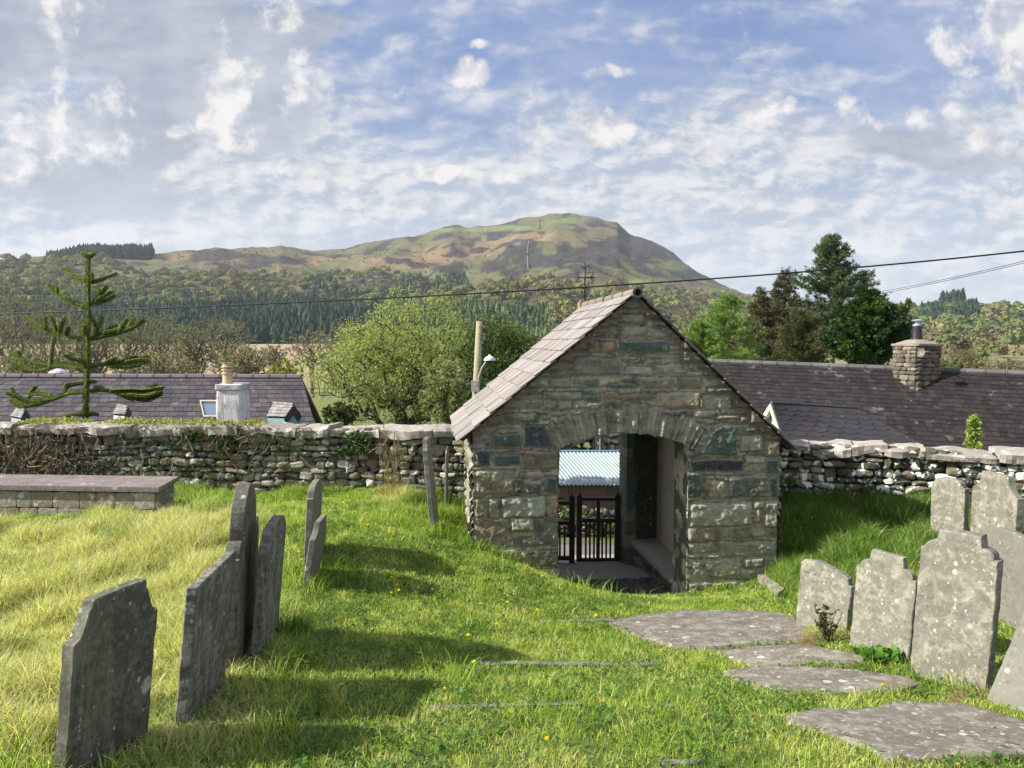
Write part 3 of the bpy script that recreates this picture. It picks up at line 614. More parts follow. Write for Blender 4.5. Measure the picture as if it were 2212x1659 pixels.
def crust(S, Z, H, C):   # dark brown weathered crust following the verges, lime runs under the springing
    d_ = (roofz(S)-Z)*.72+(fbm(S*6, Z*6, 0, 77, 4)-.5)*.25
    k = (1-sst(d_, .06, .24))[..., None]*.8; C = C*(1-k)+np.array((.15, .125, .09))*k
    H = H+(1-sst(d_, .06, .2))*(fbm(S*30, Z*30, 0, 78, 3)-.5)*.04
    lc = fbm(S*5, Z*5, 0, 79, 4); k = (sst(lc, .56, .66)*sst(-Z, 1.5, 2.1)*.4)[..., None]; C = C*(1-k)+np.array((.50, .47, .38))*k
    return H, C
def fmask(s, z):
    j = .018*(vn(s*14, z*14, 0, 4)-.5)*2
    op = (s > OL+j) & (s < OR_+j) & (z < arch_z(s)+j)
    return (s > SL+j*.6) & (s < SR+j*.6-.03*(z < -1.9)) & (z < roofz(s)-.012) & ~op
TW = .46
fw = wallpatch('front_wall', SL-.05, SR+.05, -3.05, APEX[1], P_at(0), NF, 11, mask=fmask, parent=lych, manual=stones, ring=True, post=crust, dim=1.22, mortar=(.43, .405, .31), ds=.0115)
# body of the front wall behind the relief: jambs, soffit, ends
mb = MB()
def grid_strip(curve, l0, l1, nl, seed, amp=.02, colr=GR, flip=1, cj=.35, nrm=None):
    c = np.array(curve, float); n = len(c); ls = np.linspace(l0, l1, nl); V = []
    tn = np.gradient(c, axis=0); tn /= np.linalg.norm(tn, axis=1)[:, None]; nn_ = np.stack([-tn[:, 1], tn[:, 0]], -1)*flip
    Lg, I = np.meshgrid(ls, np.arange(n), indexing='ij'); cs_ = np.cumsum(np.r_[0, np.hypot(*np.diff(c, axis=0).T)])
    bu = (fbm(cs_[I]*9, Lg*9, 0, seed, 3)-.5)*amp*2*np.clip((Lg-l0)/.04, 0, 1)
    s_ = c[I, 0]+nn_[I, 0]*bu; z_ = c[I, 1]+nn_[I, 1]*bu
    V = np.stack([LO[0]+TS[0]*s_+TL[0]*Lg, LO[1]+TS[1]*s_+TL[1]*Lg, z_], -1)
    vid = np.arange(n*nl).reshape(nl, n); f = np.stack([vid[:-1, :-1], vid[:-1, 1:], vid[1:, 1:], vid[1:, :-1]], -1).reshape(-1, 4)
    blk = vn(cs_[I]*7, Lg*3, 0, seed+3); cc = np.array(colr)*(1-cj+2*cj*np.round(blk*5)/5)[..., None]
    return V.reshape(-1, 3), f, cc.reshape(-1, 3)
arc = [(s, float(arch_z(s))) for s in np.linspace(OL, OR_, 60)]
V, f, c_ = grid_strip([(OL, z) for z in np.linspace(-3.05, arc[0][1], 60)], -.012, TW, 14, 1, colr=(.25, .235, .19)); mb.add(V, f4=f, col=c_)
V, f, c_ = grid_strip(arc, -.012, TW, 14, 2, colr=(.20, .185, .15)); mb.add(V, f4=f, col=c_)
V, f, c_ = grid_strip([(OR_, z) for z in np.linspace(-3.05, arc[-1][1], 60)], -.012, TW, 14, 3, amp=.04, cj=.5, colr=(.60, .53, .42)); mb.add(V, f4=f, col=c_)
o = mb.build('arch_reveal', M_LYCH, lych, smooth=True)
mb = MB()   # core of the front wall: back face closes the inside
ibs = [(SL+.02, -3.05), (OL, -3.05), (OL, arc[0][1])]+arc+[(OR_, -3.05), (SR-.02, -3.05), (SR-.02, float(roofz(SR))-.05), (APEX[0], APEX[1]-.06), (SL+.02, float(roofz(SL))-.05)]
S_ = np.concatenate([np.linspace(SL+.02, OL-.004, 22), np.linspace(OL-.004, OR_+.004, 42)[1:], np.linspace(OR_+.004, SR-.02, 22)[1:]])
for a, b in zip(S_[:-1], S_[1:]):
    ins_ = OL-.01 < a and b < OR_+.01; lo_a, lo_b = [float(arch_z(min(max(q, OL), OR_)))+.004 if ins_ else -3.05 for q in (a, b)]
    ta_, tb_ = float(roofz(a))-.06, float(roofz(b))-.06
    mb.hexa([L3(a, .012, lo_a), L3(b, .012, lo_b), L3(b, TW, lo_b), L3(a, TW, lo_a), L3(a, .012, ta_), L3(b, .012, tb_), L3(b, TW, tb_), L3(a, TW, ta_)], (.17, .155, .13))
mb.build('wall_core', M_PLAST, lych)
# rear wall with its own opening
ROL, ROR = OL-.05, face(1346, 1100, 2.45)[0]; RL0, RL1 = DEPTH-.40, DEPTH-.04
def rear_z(s): c = (ROL+ROR)/2; h = (ROR-ROL)/2; return -1.02+.16*np.sqrt(np.maximum(1-((s-c)/h)**2, 0))
mb = MB(); S_ = np.concatenate([np.linspace(SL+.02, ROL, 24), np.linspace(ROL, ROR, 30)[1:], np.linspace(ROR, SR-.02, 24)[1:]])
for a, b in zip(S_[:-1], S_[1:]):
    ins = a >= ROL-1e-6 and b <= ROR+1e-6; la, lb = (float(rear_z(a)), float(rear_z(b))) if ins else (-3.3, -3.3)
    ta_, tb_ = float(roofz(a))-.06, float(roofz(b))-.06; c_ = random.uniform(.75, 1.2)
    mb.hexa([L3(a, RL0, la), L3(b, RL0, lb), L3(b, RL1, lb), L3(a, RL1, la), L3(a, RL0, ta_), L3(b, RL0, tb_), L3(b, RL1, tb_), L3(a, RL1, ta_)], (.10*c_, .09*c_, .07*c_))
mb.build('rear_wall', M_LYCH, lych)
V, f, c_ = grid_strip([(ROR-.004, z) for z in np.linspace(-3.3, -1.0, 90)], RL0-.006, RL1+.01, 16, 9, amp=.03, colr=(.30, .29, .24), cj=.45)
mb = MB(); mb.add(V, f4=f, col=c_)
rg = random.Random(5); zq = -3.3
while zq < -1.05:   # rough quoins standing proud of the rear jamb
    h_ = rg.uniform(.12, .26); w_ = rg.uniform(.09, .15); cc = rg.choice([(.30, .28, .22), (.14, .19, .17), (.34, .29, .22), (.2, .2, .17)])
    q = L3(ROR-.02, RL0-.03, zq); mb.box(q, np.array((TS[0], TS[1], 0))*w_, np.array((TL[0], TL[1], 0))*(RL1-RL0+.05), (0, 0, h_-.012), cc); zq += h_
mb.build('rear_quoins', M_LYCH, lych)
# side walls
ISR, ISL = .93, -1.30
eL, eR = float(roofz(SL))-.06, float(roofz(SR))-.06
wallpatch('side_wall', .0, DEPTH-.03, -3.0, eL, lambda S, Z: np.stack([LO[0]+TS[0]*SL+TL[0]*S, LO[1]+TS[1]*SL+TL[1]*S, Z], -1), (-TS[0], -TS[1], 0), 21, ds=.025, parent=lych)
wallpatch('side_wall', .0, DEPTH-.03, -3.0, eR, lambda S, Z: np.stack([LO[0]+TS[0]*SR+TL[0]*S, LO[1]+TS[1]*SR+TL[1]*S, Z], -1), (TS[0], TS[1], 0), 22, ds=.025, parent=lych)
mb = MB()
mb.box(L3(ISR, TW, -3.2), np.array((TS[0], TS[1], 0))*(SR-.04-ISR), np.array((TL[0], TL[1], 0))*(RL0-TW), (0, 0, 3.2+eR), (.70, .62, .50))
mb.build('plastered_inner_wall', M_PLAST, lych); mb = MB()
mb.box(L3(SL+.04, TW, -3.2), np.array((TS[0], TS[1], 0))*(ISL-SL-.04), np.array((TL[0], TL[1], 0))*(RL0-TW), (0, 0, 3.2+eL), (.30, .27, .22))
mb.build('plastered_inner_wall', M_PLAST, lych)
# bench
bz = -2.72; mb = MB(); TS3, TL3 = np.array((TS[0], TS[1], 0)), np.array((TL[0], TL[1], 0))
mb.box(L3(.555, TW+.003, bz-.055), TS3*(ISR-.56), TL3*(RL0-TW-.006), (0, 0, .055), (.46, .42, .36)); mb.build('bench_slab', M_CONC, lych)
wallpatch('bench_front', TW, RL0, -3.3, bz-.055, lambda S, Z: np.stack([LO[0]+TS[0]*.60+TL[0]*S, LO[1]+TS[1]*.60+TL[1]*S, Z], -1), (-TS[0], -TS[1], 0), 31, parent=lych, dim=.8)
# floor: cobbles then slab
flz = lambda l: -2.84-.11*l
mb = MB(); rg = random.Random(3)
mb.hexa([L3(OL-.1, .02, flz(0)-.2), L3(.62, .02, flz(0)-.2), L3(.62, 1.32, flz(1.3)-.2), L3(OL-.1, 1.32, flz(1.3)-.2), L3(OL-.1, .02, flz(0)-.02), L3(.62, .02, flz(0)-.02), L3(.62, 1.32, flz(1.3)-.02), L3(OL-.1, 1.32, flz(1.3)-.02)], (.06, .055, .05))
l_q = .04
while l_q < 1.30:
    w_ = rg.uniform(.035, .055); s_q = OL-.08
    while s_q < .60:
        L_ = rg.uniform(.04, .10); c_ = rg.uniform(.6, 1.3); zt = flz(l_q)+rg.uniform(-.008, .012)
        a = (s_q+.004, l_q+.003, s_q+L_-.004, l_q+w_-.003); mx = .25*L_; 
        mb.hexa([L3(a[0], a[1], zt-.05), L3(a[2], a[1], zt-.05), L3(a[2], a[3], zt-.05), L3(a[0], a[3], zt-.05), L3(a[0]+.008, a[1]+.006, zt), L3(a[2]-.008, a[1]+.006, zt+.004), L3(a[2]-.008, a[3]-.006, zt), L3(a[0]+.008, a[3]-.006, zt)], (.13*c_, .125*c_, .115*c_)); s_q += L_
    l_q += w_
mb.build('cobbled_floor', M_COB, lych)
mb = MB(); mb.hexa([L3(OL-.3, 1.33, flz(1.33)-.3), L3(.62, 1.33, flz(1.33)-.3), L3(.62, 3.1, flz(3.1)-.3), L3(OL-.3, 3.1, flz(3.1)-.3), L3(OL-.3, 1.33, flz(1.33)+.012), L3(.62, 1.33, flz(1.33)+.012), L3(.62, 3.1, flz(3.1)), L3(OL-.3, 3.1, flz(3.1))], (.34, .33, .31))
mb.build('concrete_slab', M_CONC, lych)
# roof: slated slopes, boards under them, ridge tiles
def slope(name, s_e, z_e, l0, l1, nrow, wmean, side, parent, mat, cols, seed):
    rg = random.Random(seed); mb = MB(); A0 = np.array((APEX[0]+side*.02, APEX[1]-.01)); E0 = np.array((s_e, z_e)); d = A0-E0; Ls = np.hypot(*d); d /= Ls; nv = np.array((-d[1], d[0]))*(1 if side < 0 else -1)
    edges = [Ls*(i/nrow)**.93 for i in range(nrow+1)]
    for r in range(nrow):
        lo, hi = edges[r]-.0, min(edges[r+1]+.07, Ls); l = l0+rg.uniform(-.02, .02)
        while l < l1-.03:
            w_ = wmean*rg.uniform(.75, 1.3); l2 = min(l+w_, l1+rg.uniform(-.015, .02)); 
            if l1-l2 < .07: l2 = l1+rg.uniform(-.015, .02)
            cc = np.array(rg.choice(cols))*rg.uniform(.85, 1.15); j = rg.uniform(-.008, .008); tk = rg.uniform(.009, .014); lift = .020
            def q(l_, t_, h_): p2 = E0+d*t_+nv*h_; return L3(p2[0], l_, p2[1])
            b0 = lift+rg.uniform(-.003, .004)
            mb.hexa([q(l+.002, lo+j, b0), q(l2-.002, lo+j+rg.uniform(-.004, .004), b0), q(l2-.002, hi, .003), q(l+.002, hi, .003), q(l+.002, lo+j, b0+tk), q(l2-.002, lo+j, b0+tk), q(l2-.002, hi, .003+tk), q(l+.002, hi, .003+tk)], cc); l = l2
    o = mb.build(name, mat, parent)
    mb = MB()
    def q(l_, t_, h_): p2 = E0+d*t_+nv*h_; return L3(p2[0], l_, p2[1])
    mb.hexa([q(l0+.095, .05, -.03), q(l1-.03, .05, -.03), q(l1-.03, Ls-.02, -.03), q(l0+.095, Ls-.02, -.03), q(l0+.095, .05, -.004), q(l1-.03, .05, -.004), q(l1-.03, Ls-.02, -.004), q(l0+.095, Ls-.02, -.004)], (.05, .04, .03))
    for i in range(6):
        l_ = l0+.65+(l1-l0-1.2)*i/5; mb.hexa([q(l_, .1, -.16), q(l_+.06, .1, -.16), q(l_+.06, Ls-.05, -.16), q(l_, Ls-.05, -.16), q(l_, .1, -.051), q(l_+.06, .1, -.051), q(l_+.06, Ls-.05, -.051), q(l_, Ls-.05, -.051)], (.05, .04, .03))
    mb.build('rafters', M_WOOD, o)
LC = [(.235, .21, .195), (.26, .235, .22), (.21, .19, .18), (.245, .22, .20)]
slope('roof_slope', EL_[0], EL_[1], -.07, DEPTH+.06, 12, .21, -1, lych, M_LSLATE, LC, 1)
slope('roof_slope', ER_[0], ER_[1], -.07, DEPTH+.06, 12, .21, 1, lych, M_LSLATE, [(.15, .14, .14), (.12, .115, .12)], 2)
mb = MB(); l = -.09; rg = random.Random(8)
while l < DEPTH+.05:
    l2 = min(l+.46, DEPTH+.08); r = .052+rg.uniform(-.003, .003); V = []; n_ = 12
    for (ll, rr) in ((l, r+.008), (l+.03, r+.008), (l+.035, r), (l2-.003, r)):
        for k in range(n_+1):
            a = math.radians(-50+280*k/n_); V.append(L3(APEX[0]+rr*math.cos(a), ll, APEX[1]+.005+rr*math.sin(a)))
    m_ = n_+1; f = [[i*m_+k, i*m_+k+1, (i+1)*m_+k+1, (i+1)*m_+k] for i in range(3) for k in range(n_)]
    mb.add(V, f4=f, col=np.array((.20, .165, .135))*rg.uniform(.85, 1.15)); l = l2
c0_ = L3(APEX[0], -.092, APEX[1]+.005)
ang = np.radians(np.arange(0, 360, 24)); rim = [L3(APEX[0]+.056*math.cos(a), -.095, APEX[1]+.005+.056*math.sin(a)) for a in ang]; rim2 = [L3(APEX[0]+.036*math.cos(a), -.095, APEX[1]+.005+.036*math.sin(a)) for a in ang]
k = len(ang); mb.add(rim+rim2, f4=[[i, (i+1) % k, k+(i+1) % k, k+i] for i in range(k)], col=(.13, .10, .08))
mb.build('ridge_tiles', pm('ridge_clay', nscale=15, namp=.3, bump=.4, rough=.8), lych, smooth=True)
# stone finial block and iron cross on the rear gable
l_c = DEPTH+.12; mb = MB(); bzt = W(1262, 653, 10.72).z; q = W(1263, 653, 10.72); cx, cy = q.x, q.y
mb.cbox((cx, cy, bzt-.17), .17, .16, .34, (.34, .27, .14), TH); mb.cbox((cx, cy, bzt+.012), .13, .12, .03, (.34, .27, .14), TH); fb = mb.build('finial_block', M_LYCH, lych)
mb = MB(); sc_ = 10.72/F
def cr(dx, dy): return (cx+dx*sc_*math.cos(TH), cy+dx*sc_*math.sin(TH), bzt+.02+dy*sc_)
I_ = (.02, .018, .016); K = lambda pts, r, n=6: mb.tube([cr(*p_) for p_ in pts], r, n, I_)
K([(0, 0), (0, 70)], .013); K([(-22, 50), (22, 50)], .011)
for sgn in (-1, 1):
    K([(sgn*10, 50), (sgn*15, 53), (sgn*19, 58), (sgn*17, 61), (sgn*14, 60)], .008); K([(sgn*10, 50), (sgn*15, 47), (sgn*19, 42), (sgn*17, 39), (sgn*14, 41)], .008)
    K([(0, 66), (sgn*3, 72), (sgn*7, 76), (sgn*10, 73), (sgn*8, 70)], .007); K([(0, 26), (sgn*6, 28), (sgn*10, 33), (sgn*8, 36), (sgn*5, 34)], .007); K([(0, 30), (sgn*5, 24), (sgn*8, 22)], .006)
    mb.tube([cr(sgn*20, 50), cr(sgn*24, 50)], [.014, .003], 6, I_)
K([(0, 66), (0, 81)], .009); mb.tube([cr(0, 78), cr(0, 83)], [.013, .002], 6, I_)
for h in (14, 30, 50): mb.tube([cr(0, h-1.5), cr(0, h+1.5)], .02, 8, I_)
K([(0, 0), (0, 5)], .026); mb.build('iron_cross', M_IRON, lych, smooth=True)

# gates in the rear opening
def gate(label, a, b, zt, zb, zrail, zmid, nb, post_h, muntin, lft):
    g = thing('gate_leaf', label, 'gate', 'pair of timber gates', ); g.location = (0, 0, 0)
    A, B = np.array(a), np.array(b); U = B-A; Lw = np.hypot(*U[:2]); u_ = U/Lw; nrm = np.array((-u_[1], u_[0], 0)); T_ = .042; cw = (.035, .016, .010)
    def bx(name, x0, x1, z0, z1, t=T_, o=0.0, par=g, c=cw):
        m_ = MB(); p = A+u_*x0-nrm*(t/2+o); m_.box((p[0], p[1], z0), u_*(x1-x0), nrm*t, (0, 0, z1-z0), c); return m_, name, par
    for x0 in (0.0, Lw-.075):
        m_, nme, par = bx('gate_post', x0, x0+.075, zb-.03, post_h-.05, .062)
        p = A+u_*(x0+.0375); q4 = [p+u_*sa*.03+nrm*sb*.026 for sa, sb in ((-1, -1), (1, -1), (1, 1), (-1, 1))]
        V = [(*q[:2], post_h-.05) for q in q4]+[(p[0], p[1], post_h+.01)]; m_.add(V, f3=[[0, 1, 4], [1, 2, 4], [2, 3, 4], [3, 0, 4]], col=(.16, .07, .04)); m_.build('gate_post', M_GATE, g)
    for (z0, z1) in ((zrail-.05, zrail), (zmid-.045, zmid+.01), (zb+.03, zb+.09)):
        m_, nme, par = bx('rail', .077, Lw-.077, z0, z1); m_.build('rail', M_GATE, g)
    if muntin: m_, nme, par = bx('muntin', Lw/2-.025, Lw/2+.025, zb+.092, zrail-.052, .034); m_.build('muntin', M_GATE, g)
    for i in range(nb):
        x_ = .075+(Lw-.15)*(i+1)/(nb+1)
        if muntin and abs(x_-Lw/2) < .03: continue
        m_, nme, par = bx('baluster', x_-.0135, x_+.0135, zb+.092, zmid-.047, .02); m_.build('baluster', M_GATE, g)
    return g
DG_ = 10.56
gA, gB = W(1245, 1220, DG_), W(1338, 1220, DG_+.03)
g1 = gate('dark timber gate leaf with open upper panels, hinged on the right jamb', gA, gB, 0, W(1290, 1219, DG_).z, W(1290, 1074, DG_).z, W(1290, 1121, DG_).z, 7, W(1290, 1062, DG_).z, True, False)
mb = MB()
for y_ in (1076, 1213):
    mb = MB(); p = W(1336, y_, DG_-.04); mb.tube([p, p+Vector((.09, 0, 0))], .012, 6, (.02, .02, .02)); mb.cbox(p+Vector((.07, 0, 0)), .04, .03, .05, (.02,)*3)
    mb.build('hinge', M_IRON, g1)
mb = MB(); p = W(1247, 1222, DG_-.03); mb.tube([p+Vector((0, 0, .05)), p-Vector((0, 0, .07))], .008, 6, (.02,)*3); mb.build('drop_bolt', M_IRON, g1)
gC, gD = W(1148, 1219, DG_-.02), W(1241, 1219, DG_-.12)
g2 = gate('dark timber gate leaf standing ajar, half hidden behind the left pier', gC, gD, 0, W(1225, 1213, DG_).z, W(1225, 1082, DG_).z, W(1225, 1126, DG_).z, 6, W(1225, 1060, DG_).z, False, True)
mb = MB(); p = W(1205, 1078, DG_-.14); mb.tube([p, p+Vector((.05, 0, .015)), p+Vector((.09, 0, 0))], .01, 6, (.02,)*3); mb.build('latch', M_IRON, g2)
# ---------------- dry-stone boundary walls ----------------
def unitrock(seed, m=5, cuts=9):
    rg = np.random.default_rng(seed); g_ = np.linspace(-1, 1, m+1); V = {}; F4 = []; vl = []
    def vid_(p):
        k = tuple(np.round(p, 5))
        if k not in V: V[k] = len(vl); vl.append(p)
        return V[k]
    for ax in range(3):
        for sg in (-1, 1):
            for i in range(m):
                for j in range(m):
                    q = []
                    for (a, b) in ((i, j), (i+1, j), (i+1, j+1), (i, j+1)):
                        p = np.zeros(3); p[ax] = sg; p[(ax+1) % 3] = g_[a]; p[(ax+2) % 3] = g_[b]; q.append(vid_(p))
                    F4.append(q if sg > 0 else q[::-1])
    P = np.array(vl); P /= (np.abs(P)**5).sum(1, keepdims=True)**(1/5)
    for _ in range(cuts):
        n_ = rg.normal(size=3); n_ /= np.linalg.norm(n_); c_ = rg.uniform(.82, 1.12); d = P@n_-c_; P = P-np.maximum(d, 0)[:, None]*n_*.9
    P *= 1+(vn(P[:, 0]*2.1+seed, P[:, 1]*2.1, P[:, 2]*2.1, seed)-.5)[:, None]*.16
    return P, np.array(F4)
ROCKS = [unitrock(i) for i in range(14)]
BLOCKS = []
for i_ in range(6):
    P_, F_ = unitrock(300+i_, m=6, cuts=0); P_ = P_/((np.abs(P_)**12).sum(1, keepdims=True)**(1/12))*(1+(vn(P_[:, 0]*2+i_, P_[:, 1]*2, P_[:, 2]*2, i_)-.5)[:, None]*.12); BLOCKS.append((P_, F_))
def rockwall(name, A, B, zt, thick, parent, mat, seed, cols, cop_cols, fsz=(.12, .32, .085, .21), base_drop=.12, copsz=(.28, .85), tone=1.75, fillz=None, skip=None):
    """rubble wall from A to B (xy), top heights zt[0..1]; coursed boulders with dark joints, flat coping stones above"""
    rg = random.Random(seed); A = np.array(A, float); B = np.array(B, float); L_ = np.hypot(*(B-A)); u = (B-A)/L_; nb = np.array((u[1], -u[0]))      # nb faces the churchyard
    ztop = lambda s: zt[0]+(zt[1]-zt[0])*s/L_
    zb = -2.45; cell = []; guillo(0, 0, L_, 1.0, rg, cell, .09, .34, .055, .145) if False else None
    H0 = ztop(0)-zb; out = []; guillo(0, 0, L_, H0, rg, out, *fsz)
    mb = MB()
    for (x0, z0, x1, z1) in out:
        sx_, sz_ = (x1-x0)/2, (z1-z0)/2; sc_ = (x0+x1)/2; zc = (z0+z1)/2; wv = .05*(vn(sc_*1.1, zc*2, 0, seed)-.5)*2
        k = rg.randrange(len(ROCKS)); P, F4 = ROCKS[k]
        if rg.random() < .5: P = P*np.array((-1, 1, 1)); F4 = F4[:, ::-1]
        dy = rg.uniform(.07, .11); a = rg.uniform(-.22, .22); Q = P*np.array((sx_*1.03, dy, sz_*1.06)); Q = np.stack([Q[:, 0]*math.cos(a)-Q[:, 2]*math.sin(a)*.8, Q[:, 1], Q[:, 0]*math.sin(a)*.6+Q[:, 2]*math.cos(a)], -1)
        off = rg.uniform(-.03, .025)+thick/2-.08
        S_ = sc_+Q[:, 0]; O_ = off+Q[:, 1]; Z_ = zb+zc+wv+Q[:, 2]+(ztop(sc_)-ztop(0))
        V = np.stack([A[0]+u[0]*S_+nb[0]*O_, A[1]+u[1]*S_+nb[1]*O_, Z_], -1)
        pale = sc_ > L_*.5 and rg.random() < .16 and name == 'left'
        mb.add(V, f4=F4, col=np.array((.24, .23, .20) if pale else rg.choice(cols))*rg.uniform(.55, 1.45)*tone)
    mb.build('wall_stones', mat, parent, smooth=False)
    mb = MB(); p0 = A+nb*(thick/2-.10); p1 = A-nb*thick/2; e = B-A
    mb.hexa([(*p0, zb), (*(p0+e), zb), (*(p1+e), zb-1.6), (*p1, zb-1.6), (*p0, zt[0]-.03), (*(p0+e), zt[1]-.03), (*(p1+e), zt[1]-.03), (*p1, zt[0]-.03)], (.035, .032, .026)); mb.build('wall_core', M_COB, parent)
    mb = MB(); s = 0.0
    while s < L_:
        w_ = rg.uniform(*copsz); th_ = rg.uniform(.04, .10); zj = rg.uniform(-.022, .022); n_ = max(5, int(w_/.05)); m_ = 12
        ss_ = np.linspace(0, 1, n_); oo = np.linspace(0, 1, m_); SS, OO = np.meshgrid(ss_, oo, indexing='ij')
        sdx = rg.random()*50; fr = .09*(fbm(SS[:, :1]*w_*5+sdx, 0, 0, seed, 3)-.5)*2; endj = .05*(fbm(OO*4+sdx, 0, 0, seed+3, 3)-.5)*2
        Sx = s+.01+SS*(w_-.015)+endj*(SS*2-1); Ox = (thick/2+.06+fr)-(OO)*(thick+.12+fr*2)
        tilt = rg.uniform(-.045, .05); zz_ = zt[0]+(zt[1]-zt[0])*np.clip(Sx/L_, 0, 1)+th_*.55+zj+tilt*(SS-.5)+(fbm(Sx*4, Ox*4, 0, seed+9, 4)-.5)*.08-.02*(np.abs(OO-.5)*2)**4-.03*(OO < .05)*rg.random()
        top = np.stack([A[0]+u[0]*Sx+nb[0]*Ox, A[1]+u[1]*Sx+nb[1]*Ox, zz_], -1)
        ero = .02*fbm(Sx*7, 0, 0, seed+20, 3); bot = top.copy(); bot[..., 2] -= th_*(.8+.6*vn(Sx*5, Ox*5, 0, 5)); bot[..., :2] -= nb*(ero*(1-OO))[..., None]*1.2
        mid = (top+bot)/2; mid[..., :2] += nb*((fbm(Sx*9, 1, 0, seed+30, 3)-.5)*.03*(OO < .05))[..., None]
        nT = n_*m_; V = np.vstack([top.reshape(-1, 3), mid.reshape(-1, 3), bot.reshape(-1, 3)]); vid = np.arange(nT).reshape(n_, m_)
        f = [np.stack([vid[:-1, :-1], vid[:-1, 1:], vid[1:, 1:], vid[1:, :-1]], -1).reshape(-1, 4)[:, ::-1], np.stack([vid[:-1, :-1], vid[:-1, 1:], vid[1:, 1:], vid[1:, :-1]], -1).reshape(-1, 4)+2*nT]
        ring = np.concatenate([vid[:, 0], vid[-1, 1:], vid[::-1, -1][1:], vid[0, ::-1][1:-1]]); r2 = np.roll(ring, -1)
        for o_ in (0, nT): f.append(np.stack([ring+o_, r2+o_, r2+o_+nT, ring+o_+nT], -1))
        mb.add(V, f4=np.vstack(f), col=np.array(rg.choice(cop_cols))*rg.uniform(.85, 1.15)); s += w_
    mb.build('coping', M_COPE, parent)
M_COPE = pm('coping_slate', nscale=10, namp=.3, bump=.7, bscale=30, bdist=.015, lichen=[(7, .57, .62, (.52, .50, .45), .7), (40, .64, .68, (.5, .49, .42), .6)])
COLD = [(.085, .08, .055), (.11, .10, .07), (.075, .08, .06), (.10, .085, .06), (.06, .07, .06), (.13, .115, .08)]
COPC = [(.28, .255, .22), (.24, .22, .185), (.31, .27, .235)]
P0, P1, P2 = W(-420, 905, 10.75), W(1012, 915, 9.6), W(405, 905, 10.1)
wl = thing('boundary_wall', 'mossy rubble boundary wall left of the lychgate with ivy on top', 'wall')
f0 = W(390, 905, 10.04); f1 = W(1015, 912, 9.72)
def wtop(px, py, D): return W(px, py, D).z-.05
rockwall('left', (W(-420, 905, 10.55).x, 10.79), (W(1018, 912, 9.62).x, 9.87), (wtop(0, 915, 10.3), wtop(1000, 924, 9.6)), .5, wl, M_ROCK, 4, COLD, COPC)
wr = thing('boundary_wall', 'white-lichened rubble boundary wall right of the lychgate behind the headstones', 'wall')
rockwall('right', (W(1660, 945, 9.6).x, 9.92), (W(2500, 970, 8.2).x, 8.45), (wtop(1700, 953, 9.6), wtop(2212, 975, 8.7)), .5, wr, M_ROCK2, 6, COLD*3+[(.50, .49, .45), (.42, .41, .36), (.46, .44, .40)], COPC, copsz=(.3, .8), tone=1.0)

# ---------------- grave slabs, headstones, tomb ----------------
def g1z(x_, y_): return float(gz(np.array([x_]), np.array([y_]))[0])
FOOT = []     # polygons on the ground where no grass grows
def zoom4(pts): return [((2500+a*.6926)/1.82278, (1900+b*.6926)/1.82278) for a, b in pts]
def slab(name, label, pts, cat, col, lift=.022, depth=.09, mat=None, sub=.035, group=None):
    P = [hit(*p) for p in pts]; X = np.array([p.x for p in P]); Y = np.array([p.y for p in P]); Zg = gz(X, Y)
    A = np.stack([X, Y, np.ones(len(X))], -1); cf = np.linalg.lstsq(A, Zg, rcond=None)[0]; pl = lambda x_, y_: cf[0]*x_+cf[1]*y_+cf[2]
    # densify the outline and wobble it
    poly = []
    n = len(P)
    for i in range(n):
        a, b = np.array((X[i], Y[i])), np.array((X[(i+1) % n], Y[(i+1) % n])); k = max(1, int(np.hypot(*(b-a))/.03))
        for q in range(k): poly.append(a+(b-a)*q/k)
    poly = np.array(poly); poly += .010*(np.stack([fbm(poly[:, 0]*9, poly[:, 1]*9, 0, 61, 3), fbm(poly[:, 0]*9, poly[:, 1]*9, 0, 62, 3)], -1)-.5)*2
    c0 = poly.mean(0); rings = []
    lift2 = lift+max(0, float(np.mean(gz(poly[:, 0], poly[:, 1])-pl(poly[:, 0], poly[:, 1]))))
    for k, dz in ((1.0, -depth), (1.0, -.004), (.988, 0)): rings.append((c0+(poly-c0)*k, dz))
    for k in np.linspace(.9, .08, 9): rings.append((c0+(poly-c0)*k, 0))
    V = []
    for r, dz in rings: V.append(np.stack([r[:, 0], r[:, 1], pl(r[:, 0], r[:, 1])+lift2+dz+(.012*(fbm(r[:, 0]*3, r[:, 1]*3, 0, 63, 4)-.5) if dz > -.05 else 0)], -1))
    m_ = len(poly); V = np.vstack(V+[np.array([[c0[0], c0[1], pl(*c0)+lift2]])]); j = np.arange(m_); k = (j+1) % m_
    f4 = np.vstack([np.stack([i*m_+j, i*m_+k, (i+1)*m_+k, (i+1)*m_+j], -1) for i in range(len(rings)-1)]); f3 = np.stack([(len(rings)-1)*m_+j, (len(rings)-1)*m_+k, np.full(m_, len(V)-1)], -1)
    FOOT.append(c0+(poly-c0)*(1-.03/np.hypot(*(poly-c0).T).mean())); return tag(mk(name, V, [f4, f3], col, mat or M_LEDGER, smooth=True), label, cat, group)
slab('ledger_stone', 'dark mottled grave slab lying at the foot of the small leaning headstone', zoom4([(-230, 785), (-100, 778), (300, 765), (700, 756), (860, 752), (950, 790), (1000, 835), (985, 925), (700, 942), (400, 965), (180, 945), (0, 885), (-140, 830)]), 'grave slab', (.5,)*3)
slab('ledger_stone', 'narrow grave slab lying between the mottled slab and the rusty-spotted slab', zoom4([(470, 975), (700, 950), (985, 935), (1180, 968), (1330, 1005), (1290, 1045), (1000, 1050), (700, 1062), (560, 1030)]), 'grave slab', (.5,)*3)
